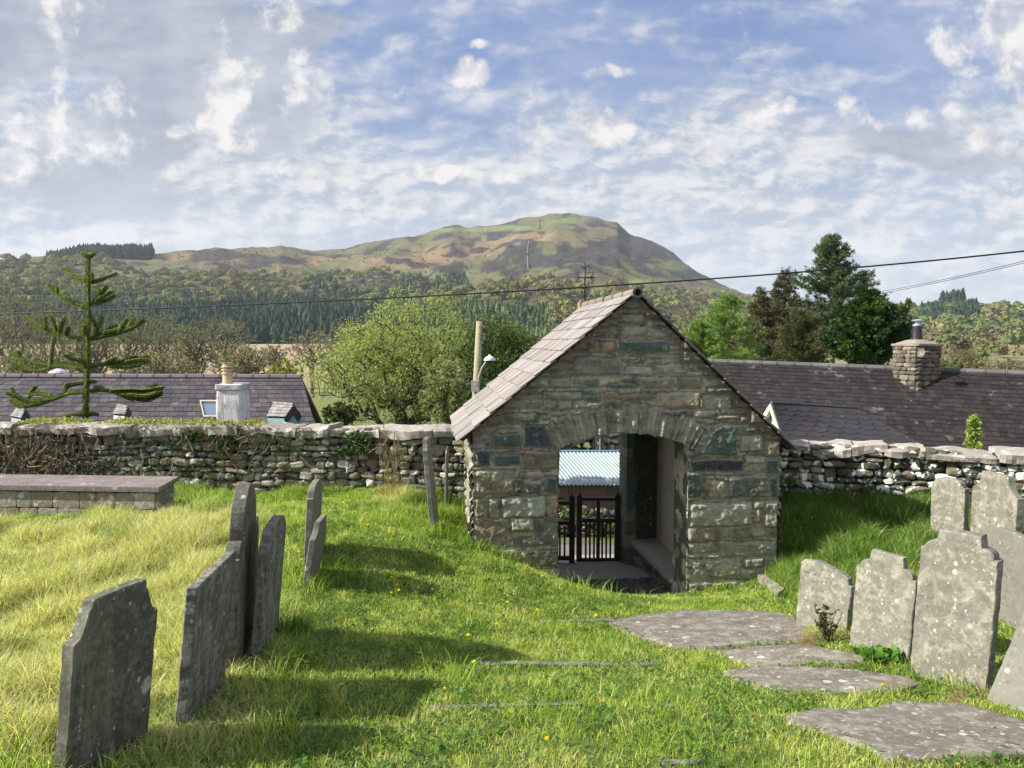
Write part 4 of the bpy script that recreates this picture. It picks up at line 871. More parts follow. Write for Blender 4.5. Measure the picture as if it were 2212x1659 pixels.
slab('ledger_stone', 'flat grave slab with orange-brown spots below the tall lichened headstone', zoom4([(495, 1100), (700, 1070), (1000, 1062), (1300, 1078), (1560, 1130), (1640, 1170), (1500, 1215), (1100, 1218), (700, 1195), (600, 1150)]), 'grave slab', (.5,)*3)
slab('ledger_stone', 'largest grey grave slab filling the bottom right corner', zoom4([(860, 1350), (1000, 1310), (1300, 1310), (1500, 1275), (1900, 1275), (2100, 1340), (2330, 1400), (2400, 1618), (1500, 1618), (1440, 1560), (1200, 1430), (1000, 1400)])[:-4]+[(2290, 1640), (1915, 1655), (1880, 1625), (1785, 1592), (1700, 1567)], 'grave slab', (.5,)*3)
for pts, lb in (([(1168, 1343), (1330, 1340), (1332, 1344), (1170, 1347)], 'thin sunken stone edge in the grass in front of the arch'), ([(1008, 1433), (1432, 1437), (1434, 1442), (1010, 1439)], 'long thin sunken stone edge crossing the middle of the lawn'),
                ([(930, 1530), (1265, 1522), (1268, 1529), (932, 1537)], 'thin sunken stone edge nearest the camera on the left of the lawn'), ([(1410, 1524), (1466, 1521), (1470, 1530), (1412, 1533)], 'short scrap of sunken stone edge right of the nearest long one'), ([(1420, 1651), (1520, 1650), (1524, 1658), (1424, 1659)], 'sunken stone edge cut off by the bottom of the picture')):
    slab('kerb_stone', lb, pts, 'stone edging', (.5,)*3, lift=.014, depth=.08, mat=M_HS_GREY)
slab('kerb_stone', 'short pale kerb sloping away beside the right pier of the lychgate', [(1636, 1256), (1650, 1253), (1694, 1288), (1680, 1298)], 'stone edging', (.5,)*3, lift=.07, depth=.15, mat=M_HS_SUN)

def arcp(cx, cy, r0, r1, a0, a1, n=8): return [(cx+r0*math.cos(math.radians(a0+(a1-a0)*i/n)), cy+r1*math.sin(math.radians(a0+(a1-a0)*i/n))) for i in range(n+1)]
def prof(kind, w_, H):
    h = w_/2
    if kind == 'flat': r = [(h, H)]
    elif kind == 'round': r = [(h, H-.42*w_), (h-.04*w_, H-.42*w_)]+arcp(h-.13*w_, H-.42*w_, .08*w_, .10*w_, 0, 100, 6)+[(h-.19*w_, H-.36*w_)]+arcp(0, H-.30*w_, .295*w_, .30*w_, -8, 90, 13)
    elif kind == 'shoulder': r = [(h, H-.30*w_), (h-.055*w_, H-.29*w_)]+arcp(h-.19*w_, H-.29*w_, .135*w_, .12*w_, 0, 75, 7)+arcp(h-.22*w_+.0, H-.03*w_-.02*w_, .04*w_, .11*w_, -80, -140, 3)[:1]+[(h-.215*w_, H-.12*w_), (h-.23*w_, H-.02*w_), (h-.235*w_, H)]
    elif kind == 'ogee': r = [(h, H-.36*w_), (h-.03*w_, H-.34*w_)]+[(h-.05*w_-.13*w_*t, H-.33*w_+.26*w_*(t**2*(3-2*t))) for t in np.linspace(0, 1, 9)]+[(h-.185*w_, H-.02*w_), (h-.20*w_, H)]
    elif kind == 'scoop': r = [(h, H-.28*w_), (h-.04*w_, H-.275*w_)]+arcp(h-.03*w_, H-.02*w_, .17*w_, .24*w_, -95, -175, 8)+[(h-.21*w_, H)]
    elif kind == 'lobed': r = [(h, H-.20*w_), (h-.05*w_, H-.19*w_), (h-.06*w_, H-.14*w_)]+arcp(h-.22*w_, H-.15*w_, .12*w_, .12*w_, 0, 90, 5)+[(.20*w_, H-.01*w_), (0, H)]
    elif kind == 'broken': r = [(h, H-.30*w_), (h-.06*w_, H-.28*w_), (h-.07*w_, H-.18*w_), (h-.14*w_, H-.14*w_)]
    l_ = [(-a, b) for a, b in r][::-1]
    if kind == 'broken': l_ = [(-h, H-.10*w_), (-h+.05*w_, H-.04*w_), (-h+.20*w_, H-.03*w_), (-.20*w_, H)]
    if kind == 'round': return [(-h, -.3)]+[(-a, b) for a, b in r][:]+[(a, b) for a, b in r][::-1]+[(h, -.3)]
    return [(-h, -.3)]+(l_[::-1] if kind != 'broken' else l_)+r[::-1]+[(h, -.3)]
def headstone(label, A, B, H, Tk, kind, mat, lean=(0, 0), flip=1, group=None, roll=0.0, name='headstone'):
    """A,B = (bearing x, base y, distance) of the two base ends of the visible face"""
    a, b = W(*A), W(*B); u = np.array((b.x-a.x, b.y-a.y)); w_ = np.hypot(*u); u /= w_; nrm = np.array((-u[1], u[0]))
    ctr = np.array(((a.x+b.x)/2, (a.y+b.y)/2)); 
    if nrm@ctr < 0: nrm = -nrm            # nrm points away from the camera: thickness goes there
    zb = (a.z+b.z)/2; dz = (b.z-a.z)*0; pr = prof(kind, w_, H); rg = random.Random(label)
    # densify
    D_ = []
    for i in range(len(pr)):
        p, q = np.array(pr[i]), np.array(pr[(i+1) % len(pr)]); k = max(1, int(np.hypot(*(q-p))/.03))
        for t in range(k): D_.append(p+(q-p)*t/k)
    D_ = np.array(D_); n_ = len(D_); sd_ = rg.random()*90
    D_[:, 0] += .004*(vn(D_[:, 1]*20+sd_, D_[:, 0]*20, 0, 2)-.5)*2
    ce = np.array((0.0, H*.45)); rings = [(1.0, 0.006), (1-.008/w_*1.2, 0.0), (.9, 0), (.75, 0), (.55, 0), (.3, 0)]
    def wp(q, off):
        U_ = q[:, 0]+q[:, 1]*roll; Z_ = q[:, 1]; hz = np.clip((Z_)/1.0, -.3, 3)
        x_ = ctr[0]+u[0]*U_+nrm[0]*off+lean[0]*hz; y_ = ctr[1]+u[1]*U_+nrm[1]*off+lean[1]*hz
        return np.stack([x_, y_, zb+Z_], -1)
    V = []; bump_ = lambda q: .006*(fbm(q[:, 0]*6+sd_, q[:, 1]*6, 0, 8, 3)-.5)*2
    for k, o in rings: q = ce+(D_-ce)*k; V.append(wp(q, o+bump_(q)*(k < .98)))
    V.append(wp(ce[None], 0)); nf = len(rings)
    base_b = sum(len(v) for v in V)
    for k, o in rings: q = ce+(D_-ce)*k; V.append(wp(q, Tk-o+bump_(q)*(k < .98)))
    V.append(wp(ce[None], Tk)); V = np.vstack(V); j = np.arange(n_); k = (j+1) % n_; f4 = []; f3 = []
    for side, b0 in ((0, 0), (1, base_b)):
        for i in range(nf-1):
            f = np.stack([b0+i*n_+j, b0+i*n_+k, b0+(i+1)*n_+k, b0+(i+1)*n_+j], -1); f4.append(f if side else f[:, ::-1])
        f = np.stack([b0+(nf-1)*n_+j, b0+(nf-1)*n_+k, np.full(n_, b0+nf*n_)], -1); f3.append(f if side else f[:, ::-1])
    f4.append(np.stack([j, k, base_b+k, base_b+j], -1))
    o = mk(name, V, [np.vstack(f4), np.vstack(f3)], (.5, .5, .5), mat); 
    q = [ctr-u*w_/2-nrm*.01, ctr+u*w_/2-nrm*.01, ctr+u*w_/2+nrm*(Tk+.01), ctr-u*w_/2+nrm*(Tk+.01)]; FOOT.append(np.array(q))
    # origin to the base of the stone
    org = np.array((ctr[0]+nrm[0]*Tk/2, ctr[1]+nrm[1]*Tk/2, zb)); co = V-org; o.data.vertices.foreach_set('co', co.astype(np.float32).ravel()); o.location = org
    return tag(o, label, 'headstone', group)
HG = 'upright slate headstones'
headstone('dark headstone with scooped shoulders, nearest the camera at the bottom left corner', (142, 1700, 2.86), (322, 1560, 3.28), .70, .065, 'ogee', M_HS_DARK, lean=(.10, 0), group=HG)
headstone('flat-topped tilted headstone with white lichen streaks, second from the left corner', (400, 1575, 3.36), (488, 1440, 3.98), .65, .05, 'flat', M_HS_STREAK, lean=(.11, 0), group=HG)
headstone('tallest round-topped headstone with small shoulders standing behind the flat-topped one', (508, 1470, 4.12), (553, 1370, 4.95), 1.07, .085, 'round', M_HS_DARK, lean=(.05, 0), group=HG)
headstone('streaky grey headstone with lobed shoulders right beside the tall round-topped one', (560, 1428, 4.36), (600, 1370, 4.88), .82, .06, 'lobed', M_HS_STREAK, lean=(.10, 0), group=HG)
headstone('taller of the two thin edge-on headstones standing alone in the sunny grass', (670, 1240, 6.35), (690, 1205, 6.9), .77, .06, 'lobed', M_HS_GREY, lean=(.06, 0), group=HG)
headstone('shorter leaning edge-on headstone in front of the taller thin one', (668, 1250, 5.85), (694, 1222, 6.3), .45, .05, 'scoop', M_HS_GREY, lean=(.17, 0), group=HG)
headstone('tall narrow edge-on headstone leaning left before the wall near the lychgate', (941, 1152, 7.8), (949, 1135, 8.2), .99, .055, 'scoop', M_HS_GREY, lean=(-.09, 0), group=HG)
headstone('thin edge-on headstone in the shade between the leaning one and the lychgate', (964, 1095, 9.05), (968, 1085, 9.3), .72, .022, 'scoop', M_HS_GREY, lean=(.02, 0), group=HG)
headstone('smallest broken-topped headstone with a leafy sprig at its foot', (1718, 1345, 5.62), (1828, 1372, 5.28), .49, .055, 'broken', M_HS_SUN, lean=(.09, .02), group=HG)
headstone('lichen-mottled headstone with rounded shoulders between the small and the tall one', (1834, 1392, 4.92), (1960, 1440, 4.55), .66, .05, 'shoulder', M_HS_SUN, lean=(.08, .02), group=HG)
headstone('tall lichened headstone with one big white spot, nearest on the right', (1964, 1462, 4.40), (2130, 1507, 4.08), .90, .085, 'shoulder', M_HS_SUN, lean=(.07, .02), group=HG)
headstone('broad plain grey headstone behind the tall spotted one at the right edge', (2096, 1330, 5.75), (2262, 1395, 4.85), .71, .06, 'lobed', M_HS_GREY, lean=(.02, 0), group=HG)
headstone('pale round-shouldered headstone near the right wall, its foot in shadow', (2008, 1168, 7.75), (2080, 1176, 7.4), .66, .07, 'lobed', M_HS_SUN, lean=(.0, 0), group=HG)
headstone('pale headstone with scooped corners standing nearest the right-hand wall', (2094, 1165, 7.0), (2190, 1195, 6.4), .66, .07, 'scoop', M_HS_SUN, lean=(.02, 0), group=HG)
headstone('steeply leaning headstone cut off by the right edge of the picture', (2134, 1512, 3.95), (2330, 1570, 3.55), .56, .06, 'lobed', M_HS_GREY, lean=(.42, .05), group=HG)
# broken post behind
mb = MB(); a, b = W(966, 1098, 9.2), W(1003, 962, 9.35); mb.tube([a-Vector((0, 0, .1)), a*.5+b*.5+Vector((-.01, 0, 0)), b], [.012, .011, .008], 6, (.07, .06, .05)); tag(mb.build('iron_rod', M_IRON), 'thin bent rod leaning on the wall beside the lychgate', 'rod')

# table tomb
tomb = thing('table_tomb', 'low stone table tomb with flat slate lid before the left wall', 'tomb')
FR = np.array(W(343, 1053, 8.3)); ang = math.radians(176.0); ux = np.array((math.cos(ang), math.sin(ang), 0)); uy = np.array((-.12, .99, 0)); ztl = FR[2]; Ltb = 2.35; Wtb = .70
mb = MB(); n_ = 40; V = []
mb.box(FR-np.array((0, 0, .055)), ux*Ltb, uy*Wtb, (0, 0, .055), (.5,)*3); lid = mb.build('lid_slab', headstone_mat('tomb_lid_slate', (.19, .155, .145), (.40, .38, .36), .4), tomb)
mb = MB(); b0 = FR+ux*.07+uy*.07; rg = random.Random(2); 
mb.box(b0+np.array((0, 0, -.42))+ux*.012+uy*.012, ux*(Ltb-.16), uy*(Wtb-.16), (0, 0, .36), (.05, .045, .035))
def blocks(o, d, Lx, nout):
    for r, (z0, z1) in enumerate(((-.42, -.26), (-.26, -.07))):
        s = 0.0
        while s < Lx-.01:
            w_ = min(rg.uniform(.14, .36), Lx-s); w_ = Lx-s if Lx-s-w_ < .1 else w_
            P, F4 = BLOCKS[rg.randrange(6)]; c_ = o+d*(s+w_/2)+np.array((0, 0, (z0+z1)/2+ztl*0)); Q = P*np.array((w_/2*1.0, .035, (z1-z0)/2*.98))
            mb.add(c_+Q[:, :1]*d+Q[:, 1:2]*nout+Q[:, 2:]*np.array((0, 0, 1)), f4=F4, col=np.array(rg.choice([(.26, .25, .20), (.20, .19, .15), (.32, .30, .25), (.24, .20, .15)]))*rg.uniform(.8, 1.2)); s += w_
blocks(b0, ux, Ltb-.14, -uy); blocks(b0, uy, Wtb-.14, -ux); mb.build('chest_blocks', M_ROCK, tomb)
q = [FR, FR+ux*Ltb, FR+ux*Ltb+uy*Wtb, FR+uy*Wtb]; FOOT.append(np.array([p[:2] for p in q]))

# ---------------- grass ----------------
M_G2 = M_GRASS
def footmask(X, Y, polys):
    k = np.zeros(len(X), bool)
    for p in polys:
        lo, hi = p.min(0), p.max(0); i = np.where((X > lo[0]) & (X < hi[0]) & (Y > lo[1]) & (Y < hi[1]))[0]
        if len(i): k[i] |= inpoly(X[i], Y[i], p)
    return k
def scatter(n, dmin=2.3, dmax=10.2, fan=.90):
    D = np.sqrt(RNG.uniform(dmin**2, dmax**2, n)); X = RNG.uniform(-fan, fan, n)*D; ok = (D < wallY(X)+.10)
    s, l = tosl(X, D); ok &= ~((s > OL-.0) & (s < OR_) & (l > .05)); ok &= ~((s > SL) & (s < SR) & (l > -.0) & (l < DEPTH))
    ok &= ~footmask(X, D, FOOT); return X[ok], D[ok]
def zonedry(X, D):
    px, py = scr(np.stack([X, D, gz(X, D)], -1)); n = fbm(X*1.6, D*1.6, 0, 70, 4)
    d = (1-sst(px, 430, 700))*sst(D, 2.6, 3.4)*(1-sst(D, 7.8, 8.8)*.9)
    d = d+np.exp(-((px-850)/45)**2-((py-1060)/40)**2)
    return np.clip(d*(.45+1.1*n), 0, 1), px, py
def grass(name, X, D, h, wd, col, lean, mat, label, curl=.5):
    n = len(X); Z = gz(X, D)-.006; az = RNG.uniform(0, 2*math.pi, n); fa = RNG.uniform(0, 2*math.pi, n); dx, dy = np.cos(az), np.sin(az); wx, wy = np.cos(fa)*wd/2, np.sin(fa)*wd/2
    l1 = lean*h*.35; l2 = lean*h; hm = h*.55; ht_ = h*np.sqrt(np.maximum(1-(lean*.8)**2, .15))
    V = np.empty((n, 5, 3)); V[:, 0] = np.stack([X-wx, D-wy, Z], -1); V[:, 1] = np.stack([X+wx, D+wy, Z], -1)
    mx, my, mz = X+dx*l1, D+dy*l1, Z+hm; V[:, 2] = np.stack([mx+wx*.8, my+wy*.8, mz], -1); V[:, 3] = np.stack([mx-wx*.8, my-wy*.8, mz], -1)
    V[:, 4] = np.stack([X+dx*l2, D+dy*l2, Z+ht_], -1); b = np.arange(n)*5
    f4 = b[:, None]+np.array([0, 1, 2, 3]); f3 = b[:, None]+np.array([3, 2, 4])
    return tag(mk(name, V.reshape(-1, 3), [f4, f3], np.repeat(col, 5, 0), mat), label, 'grass', kind='stuff')
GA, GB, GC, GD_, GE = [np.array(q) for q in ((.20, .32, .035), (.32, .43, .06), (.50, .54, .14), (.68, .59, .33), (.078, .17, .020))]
# short lawn
X, D = scatter(GN1); dry, px, py = zonedry(X, D); n = fbm(X*2.3, D*2.3, 0, 80, 4); n2_ = fbm(X*9, D*9, 0, 81, 3)
col = lp(GA, GB, sst(n, .40, .60)); col = lp(col, GC, sst(n2_, .50, .70)*.85); col = lp(col, GD_, (RNG.random(len(X)) < .06+.60*dry+.22*sst(n, .56, .68))*RNG.uniform(.5, 1, len(X)))
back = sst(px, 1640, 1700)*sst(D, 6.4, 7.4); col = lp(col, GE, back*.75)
col = col*RNG.uniform(.7, 1.3, (len(X), 1))
h = RNG.uniform(.015, .042, len(X))*(1+1.2*n2_**2)+.05*back*RNG.random(len(X))+.03*dry
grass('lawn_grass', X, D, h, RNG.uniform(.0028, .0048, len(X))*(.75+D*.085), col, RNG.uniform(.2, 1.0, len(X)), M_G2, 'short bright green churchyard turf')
# longer rough grass: left bank, round stones, along the walls
X, D = scatter(GN2); dry, px, py = zonedry(X, D)
near = np.zeros(len(X))
for p in FOOT:
    c_ = p.mean(0); r_ = np.hypot(*(p-c_).T).max()
    if r_ > .6: continue
    near = np.maximum(near, 1-sst(np.hypot(X-c_[0], D-c_[1]), r_*.7, r_+.28))
wl_ = 1-sst(wallY(X)-D, .1, .9); s, l = tosl(X, D); lg = (1-sst(np.maximum(np.maximum(SL-s, s-SR), -l), .03, .16))*((s < OL) | (s > OR_))
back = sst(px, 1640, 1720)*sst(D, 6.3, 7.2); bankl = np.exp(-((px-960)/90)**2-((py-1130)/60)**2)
cl_ = fbm(X*3.1, D*3.1, 0, 90, 3); k_ = np.clip(dry*1.1+near*.22+wl_*.75+lg*.7+back*.9+bankl*.6+sst(cl_, .62, .75)*.10, 0, 1)
keep_ = RNG.random(len(X)) < k_; X, D, dry, back, k_, cl_, wl_ = [q[keep_] for q in (X, D, dry, back, k_, cl_, wl_)]
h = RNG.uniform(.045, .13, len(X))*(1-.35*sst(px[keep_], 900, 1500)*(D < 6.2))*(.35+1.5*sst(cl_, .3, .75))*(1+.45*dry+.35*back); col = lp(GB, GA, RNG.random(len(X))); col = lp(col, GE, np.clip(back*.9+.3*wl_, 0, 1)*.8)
col = lp(col, GD_, ((RNG.random(len(X)) < .08+.80*dry)*RNG.uniform(.5, 1.05, len(X))).clip(0, 1)); col *= RNG.uniform(.7, 1.3, (len(X), 1))
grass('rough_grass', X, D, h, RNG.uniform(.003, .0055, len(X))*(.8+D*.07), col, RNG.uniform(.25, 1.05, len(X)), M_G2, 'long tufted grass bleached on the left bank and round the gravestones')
# broad-leaved weeds and clover in the turf
X, D = scatter(GN3); cl_ = fbm(X*2.6, D*2.6, 0, 95, 4); q = (cl_ > .50) | (RNG.random(len(X)) < .15); X, D = X[q], D[q]; n_ = len(X); Z = gz(X, D)+RNG.uniform(.005, .045, n_)
sz = RNG.uniform(.006, .016, n_); az = RNG.uniform(0, 6.283, n_); tl_ = RNG.uniform(-.5, .9, n_); ux_, uy_ = np.cos(az), np.sin(az)
C_ = np.stack([X, D, Z], -1); a_ = np.stack([ux_, uy_, tl_], -1)*sz[:, None]*1.6; b_ = np.stack([-uy_, ux_, 0*tl_+.1], -1)*sz[:, None]*.75
V = np.stack([C_-a_, C_+b_, C_+a_, C_-b_], 1).reshape(-1, 3); col = np.repeat(lp(np.array((.05, .13, .02)), np.array((.14, .24, .05)), RNG.random(n_)), 4, 0)
tag(mk('clover', V, [np.arange(len(V)).reshape(-1, 4)], col, M_LEAF), 'small broad leaves and clover scattered through the turf', 'ground cover', kind='stuff')

# dandelions
def dandelion(): 
    t = thing('dandelion', 'small yellow dandelion flower standing in the grass', 'flower', 'dandelions in the churchyard grass')
    m_ = MB(); m_.tube([(0, 0, -.03), (.004, 0, .03), (0, .003, .062)], .0022, 5, (.10, .16, .04)); m_.build('stalk', M_LEAF, t)
    m_ = MB()
    for ring_, (r, zt_) in enumerate(((.021, .004), (.016, .010), (.010, .014))):
        for i in range(14):
            a = 2*math.pi*(i+.5*ring_)/14; c_, s_ = math.cos(a), math.sin(a); w2 = .0032
            m_.add([(0, 0, .062), (r*.6*c_-w2*s_, r*.6*s_+w2*c_, .064+zt_*.6), (r*c_, r*s_, .064+zt_), (r*.6*c_+w2*s_, r*.6*s_-w2*c_, .064+zt_*.6)], f4=[[0, 1, 2, 3]], col=(.85, .74, .03))
    m_.build('flower_head', M_LEAF, t); return t
DP = [(1060, 952+260), (843, 1247), (858, 1280), (843, 1278), (860, 1262), (640, 1194), (655, 1205), (1038, 1300), (1092, 1306), (1155, 1322), (1172, 1240), (1340, 1310), (785, 1190), (862, 1245), (905, 1415), (738, 1488), (955, 1490), (1100, 1540), (1030, 1432), (1016, 1380), (905, 1268), (742, 1075), (766, 1100), (742, 1082),
      (1490, 1275), (1633, 1282), (1660, 1298), (1983, 1216), (1704, 1330), (1904, 1484), (1290, 1330), (1075, 1352), (660, 1190), (795, 1133), (838, 1255), (990, 1350), (1230, 1385), (1180, 1600)]
d0 = None
for (a, b) in DP:
    p = hit(a, b+14)
    if d0 is None: d0 = dandelion(); o = d0; SC.view_layers[0].update()
    else:
        o = d0.copy(); SC.collection.objects.link(o)
        for ch in list(d0.children): c_ = ch.copy(); SC.collection.objects.link(c_); c_.parent = o
    o.location = p; o.rotation_euler = (random.uniform(-.3, .3), random.uniform(-.3, .3), random.uniform(0, 6)); o.scale = (random.uniform(.6, 1.1),)*3

# individual plants
def tuft(name, label, cat, px, py, n, hr, spread, cols, wd=.004, lean=.5, mat=None, D=None):
    p = hit(px, py) if D is None else W(px, py, D); mb = MB()
    for i in range(n):
        a = random.uniform(0, 6.283); r = spread*math.sqrt(random.random()); h_ = random.uniform(*hr); b = np.array((p.x+r*math.cos(a), p.y+r*math.sin(a), p.z-.01)); fa = random.uniform(0, 6.283); l_ = lean*h_*random.uniform(.2, 1); wv = np.array((-math.sin(fa), math.cos(fa), 0))*wd/2; dv = np.array((math.cos(a), math.sin(a), 0))
        m1 = b+dv*l_*.3+np.array((0, 0, h_*.55)); t_ = b+dv*l_+np.array((0, 0, h_*(1-.3*lean))); mb.add([b-wv, b+wv, m1+wv*.8, m1-wv*.8, t_], f3=[[3, 2, 4]], f4=[[0, 1, 2, 3]], col=np.array(random.choice(cols))*random.uniform(.8, 1.2))
    return tag(mb.build(name, mat or M_GRASS), label, cat)
STR = [(.42, .34, .18), (.36, .28, .14), (.48, .40, .24)]
mb = MB(); 
t_ = thing('dry_reed_clump', 'tall straw-coloured dead stalks standing before the left wall', 'dry stalks')
p = hit(852, 1072)
for i in range(16):
    a = random.uniform(-.16, .16); b = random.uniform(-.1, .1); h_ = random.uniform(.45, .98); c_ = random.choice(STR); tp = (p.x+a*.8+random.uniform(-.16, .16), p.y+b, p.z+h_)
    mb.tube([(p.x+a*.5, p.y+b, p.z-.02), (p.x+a*.7, p.y+b, p.z+h_*.5), tp], [.0045, .004, .002], 5, c_)
    mb.tube([(tp[0], tp[1], tp[2]-.08), (tp[0]+.004, tp[1], tp[2]-.02), tp], [.003, .008, .002], 5, np.array(c_)*.8)
mb.build('stalks', M_GRASS, t_)
mb = MB()
for i in range(260):
    a = random.uniform(0, 6.283); r = .17*math.sqrt(random.random()); h_ = random.uniform(.08, .22); b = np.array((p.x+r*math.cos(a), p.y+r*math.sin(a), p.z)); dv = np.array((math.cos(a), math.sin(a), 0)); wv = np.array((.003, .002, 0)); mb.add([b-wv, b+wv, b+dv*h_*.6+(0, 0, h_)], f3=[[0, 1, 2]], col=np.array(random.choice(STR))*random.uniform(.7, 1.1))
mb.build('leaves', M_GRASS, t_)
tuft('grass_tussock', 'bright green tussock in front of the table tomb', 'tussock', 243, 1172, 420, (.12, .28), .16, [(.13, .24, .03), (.16, .27, .05), (.3, .3, .12)], lean=.75)
tuft('grass_tussock', 'dark shaded tussock at the foot of the streaky grey headstone', 'tussock', 622, 1375, 380, (.10, .22), .12, [(.05, .14, .02), (.07, .17, .02)], lean=.8)
tuft('dead_grass_heap', 'heap of dead straw between the small headstone and the slabs', 'dead grass', 1795, 1392, 900, (.03, .09), .20, [(.50, .38, .22), (.42, .30, .16), (.36, .27, .16)], lean=2.2, wd=.003)
tuft('dead_grass_heap', 'patch of dead straw at the foot of the steeply leaning headstone', 'dead grass', 2150, 1530, 700, (.02, .07), .20, [(.50, .38, .22), (.42, .30, .16), (.36, .27, .16)], lean=2.2, wd=.003)
def leafyplant(name, label, px, py, nst, hh, spread, lsz, cols, cat='plant', D=None, zoff=0, nl=9, stemc=(.10, .08, .04), upright=.5):
    p = hit(px, py) if D is None else W(px, py, D); t = thing(name, label, cat); a_ = MB(); b_ = MB()
    for i in range(nst):
        az = random.uniform(0, 6.283); tp = Vector((p.x+spread*math.cos(az)*random.uniform(.2, 1), p.y+spread*math.sin(az)*random.uniform(.2, 1), p.z+hh*random.uniform(.5, 1))); base = Vector((p.x+random.uniform(-.02, .02), p.y+random.uniform(-.02, .02), p.z-.02)); md = base.lerp(tp, .5)+Vector((0, 0, hh*.1)); a_.tube([base, md, tp], [.004, .003, .0015], 5, stemc)
        for k in range(nl):
            f = random.uniform(.25, 1.05); c_ = np.array(base.lerp(tp, f)+Vector((0, 0, hh*.1*math.sin(min(f, 1)*3.1)))); d = RNG.normal(size=3); d[2] = abs(d[2])*upright; d /= np.linalg.norm(d); s = lsz*random.uniform(.6, 1.3); sd = np.cross(d, RNG.normal(size=3)); sd /= np.linalg.norm(sd)
            b_.add([c_, c_+d*s*.5+sd*s*.35, c_+d*s*1.1, c_+d*s*.5-sd*s*.35], f4=[[0, 1, 2, 3]], col=np.array(random.choice(cols))*random.uniform(.75, 1.25))
    a_.build('stems', M_BARK, t); b_.build('leaves', M_LEAF, t); return t
leafyplant('leafy_sprig', 'dark leafy sprig growing up the face of the smallest headstone', 1787, 1392, 14, .27, .10, .028, [(.05, .08, .02), (.09, .11, .03), (.12, .10, .04)], nl=16)
leafyplant('bramble', 'low bramble at the foot of the flat-topped tilted headstone', 500, 1430, 12, .34, .10, .03, [(.05, .08, .02), (.09, .10, .03)], nl=10)
leafyplant('dock_plant', 'fresh green dock leaves below the tall lichened headstone', 1905, 1430, 16, .07, .13, .065, [(.06, .17, .02), (.10, .22, .03)], nl=5)
leafyplant('dock_plant', 'small green weed growing in the crack between two grave slabs', 1860, 1418, 8, .05, .07, .05, [(.06, .15, .02), (.10, .20, .03)], nl=4)
leafyplant('bramble', 'green bramble sprouting where the right wall meets the lychgate', 1706, 1060, 12, .22, .12, .035, [(.06, .16, .02), (.10, .20, .03)], nl=12, D=9.35)
leafyplant('yellow_leaf', 'tiny yellow-green three-leaved sprout lying on the largest grave slab', 2148, 1583, 3, .02, .02, .03, [(.25, .32, .03)], nl=1)
# ivy on the wall
def wallpt(s_px, py, off=.0, right=False):
    """point on the churchyard face of the left wall by bearing"""
    a, b = np.array((W(-420, 905, 10.55).x, 10.79)), np.array((W(1018, 912, 9.62).x, 9.87))
    u = (s_px-1106)/F; lo, hi = 0., 1.
    for _ in range(30):
        m_ = (lo+hi)/2; q = a+(b-a)*m_
        if q[0]/ (q[1]-.27) < u: lo = m_
        else: hi = m_
    q = a+(b-a)*lo; D = q[1]-.27-off; return W(s_px, py, D)
def ivypatch(label, pts, n, lsz, cols, ontop=False, name='ivy', stems=0, off=.02):
    t = thing(name, label, 'ivy'); b_ = MB()
    for i in range(n):
        (cx_, cy_, rx, ry) = random.choice(pts); a = random.uniform(0, 6.283); r = math.sqrt(random.random()); p = np.array(wallpt(cx_+rx*r*math.cos(a), cy_+ry*r*math.sin(a), off+random.uniform(0, .05)))
        if ontop: p[2] = P_TOP(p)+random.uniform(.0, .07)*abs(1-abs(r)); p[1] += random.uniform(-.05, .45)
        d = RNG.normal(size=3)+np.array((-.3, -.8, .5)); d /= np.linalg.norm(d); u_ = np.cross(d, RNG.normal(size=3)); u_ /= np.linalg.norm(u_); v_ = np.cross(d, u_); s = lsz*random.uniform(.6, 1.4)
        b_.add([p-u_*s*.5, p+v_*s*.5, p+u_*s*.6, p-v_*s*.5], f4=[[0, 1, 2, 3]], col=np.array(random.choice(cols))*random.uniform(.7, 1.3))
    b_.build('leaves', M_LEAF, t)
    if stems:
        a_ = MB()
        for i in range(stems):
            (cx_, cy_, rx, ry) = random.choice(pts); x_ = cx_+random.uniform(-rx, rx); y_ = cy_+random.uniform(-ry, ry); pl_ = []; dx_, dy_ = random.uniform(-9, 9), random.uniform(3, 14)*random.choice((1, -1, .3))
            for k in range(7): pl_.append(wallpt(x_, y_, off+random.uniform(.02, .07))); x_ += dx_+random.uniform(-5, 5); y_ = min(1052, max(925, y_+dy_+random.uniform(-4, 4))); dx_ *= .9
            a_.tube(pl_, random.uniform(.003, .009), 5, np.array((.17, .13, .09))*random.uniform(.6, 1.6))
        tag(a_.build('dead_stems', M_BARK, t), kind='stuff')
P_TOP = lambda p: wtop(0, 915, 10.3)+(wtop(1000, 924, 9.6)-wtop(0, 915, 10.3))*np.clip((p[0]+9.9)/9.3, 0, 1)+.07
IV = [(.035, .09, .02), (.06, .12, .03), (.09, .13, .04)]
ivypatch('tangle of dead brown ivy stems covering the far left of the wall', [(60, 970, 90, 40), (150, 990, 70, 50), (20, 1000, 60, 30), (-80, 980, 90, 50)], 260, .04, IV+[(.16, .11, .06)]*2, stems=220)
ivypatch('patch of dark ivy hanging down the middle of the left wall', [(490, 935, 35, 25), (485, 965, 18, 25), (415, 940, 25, 10)], 420, .035, IV, stems=10)
ivypatch('ivy patch high on the left wall nearest the dry stalks', [(770, 945, 32, 14), (785, 968, 26, 14), (740, 975, 22, 10)], 520, .035, IV, stems=6)
ivypatch('moss and ivy sprinkled over the left wall between the ivy patches', [(330, 960, 120, 40), (600, 955, 80, 25), (300, 1010, 150, 25)], 700, .022, IV+[(.09, .11, .03)], stems=26)
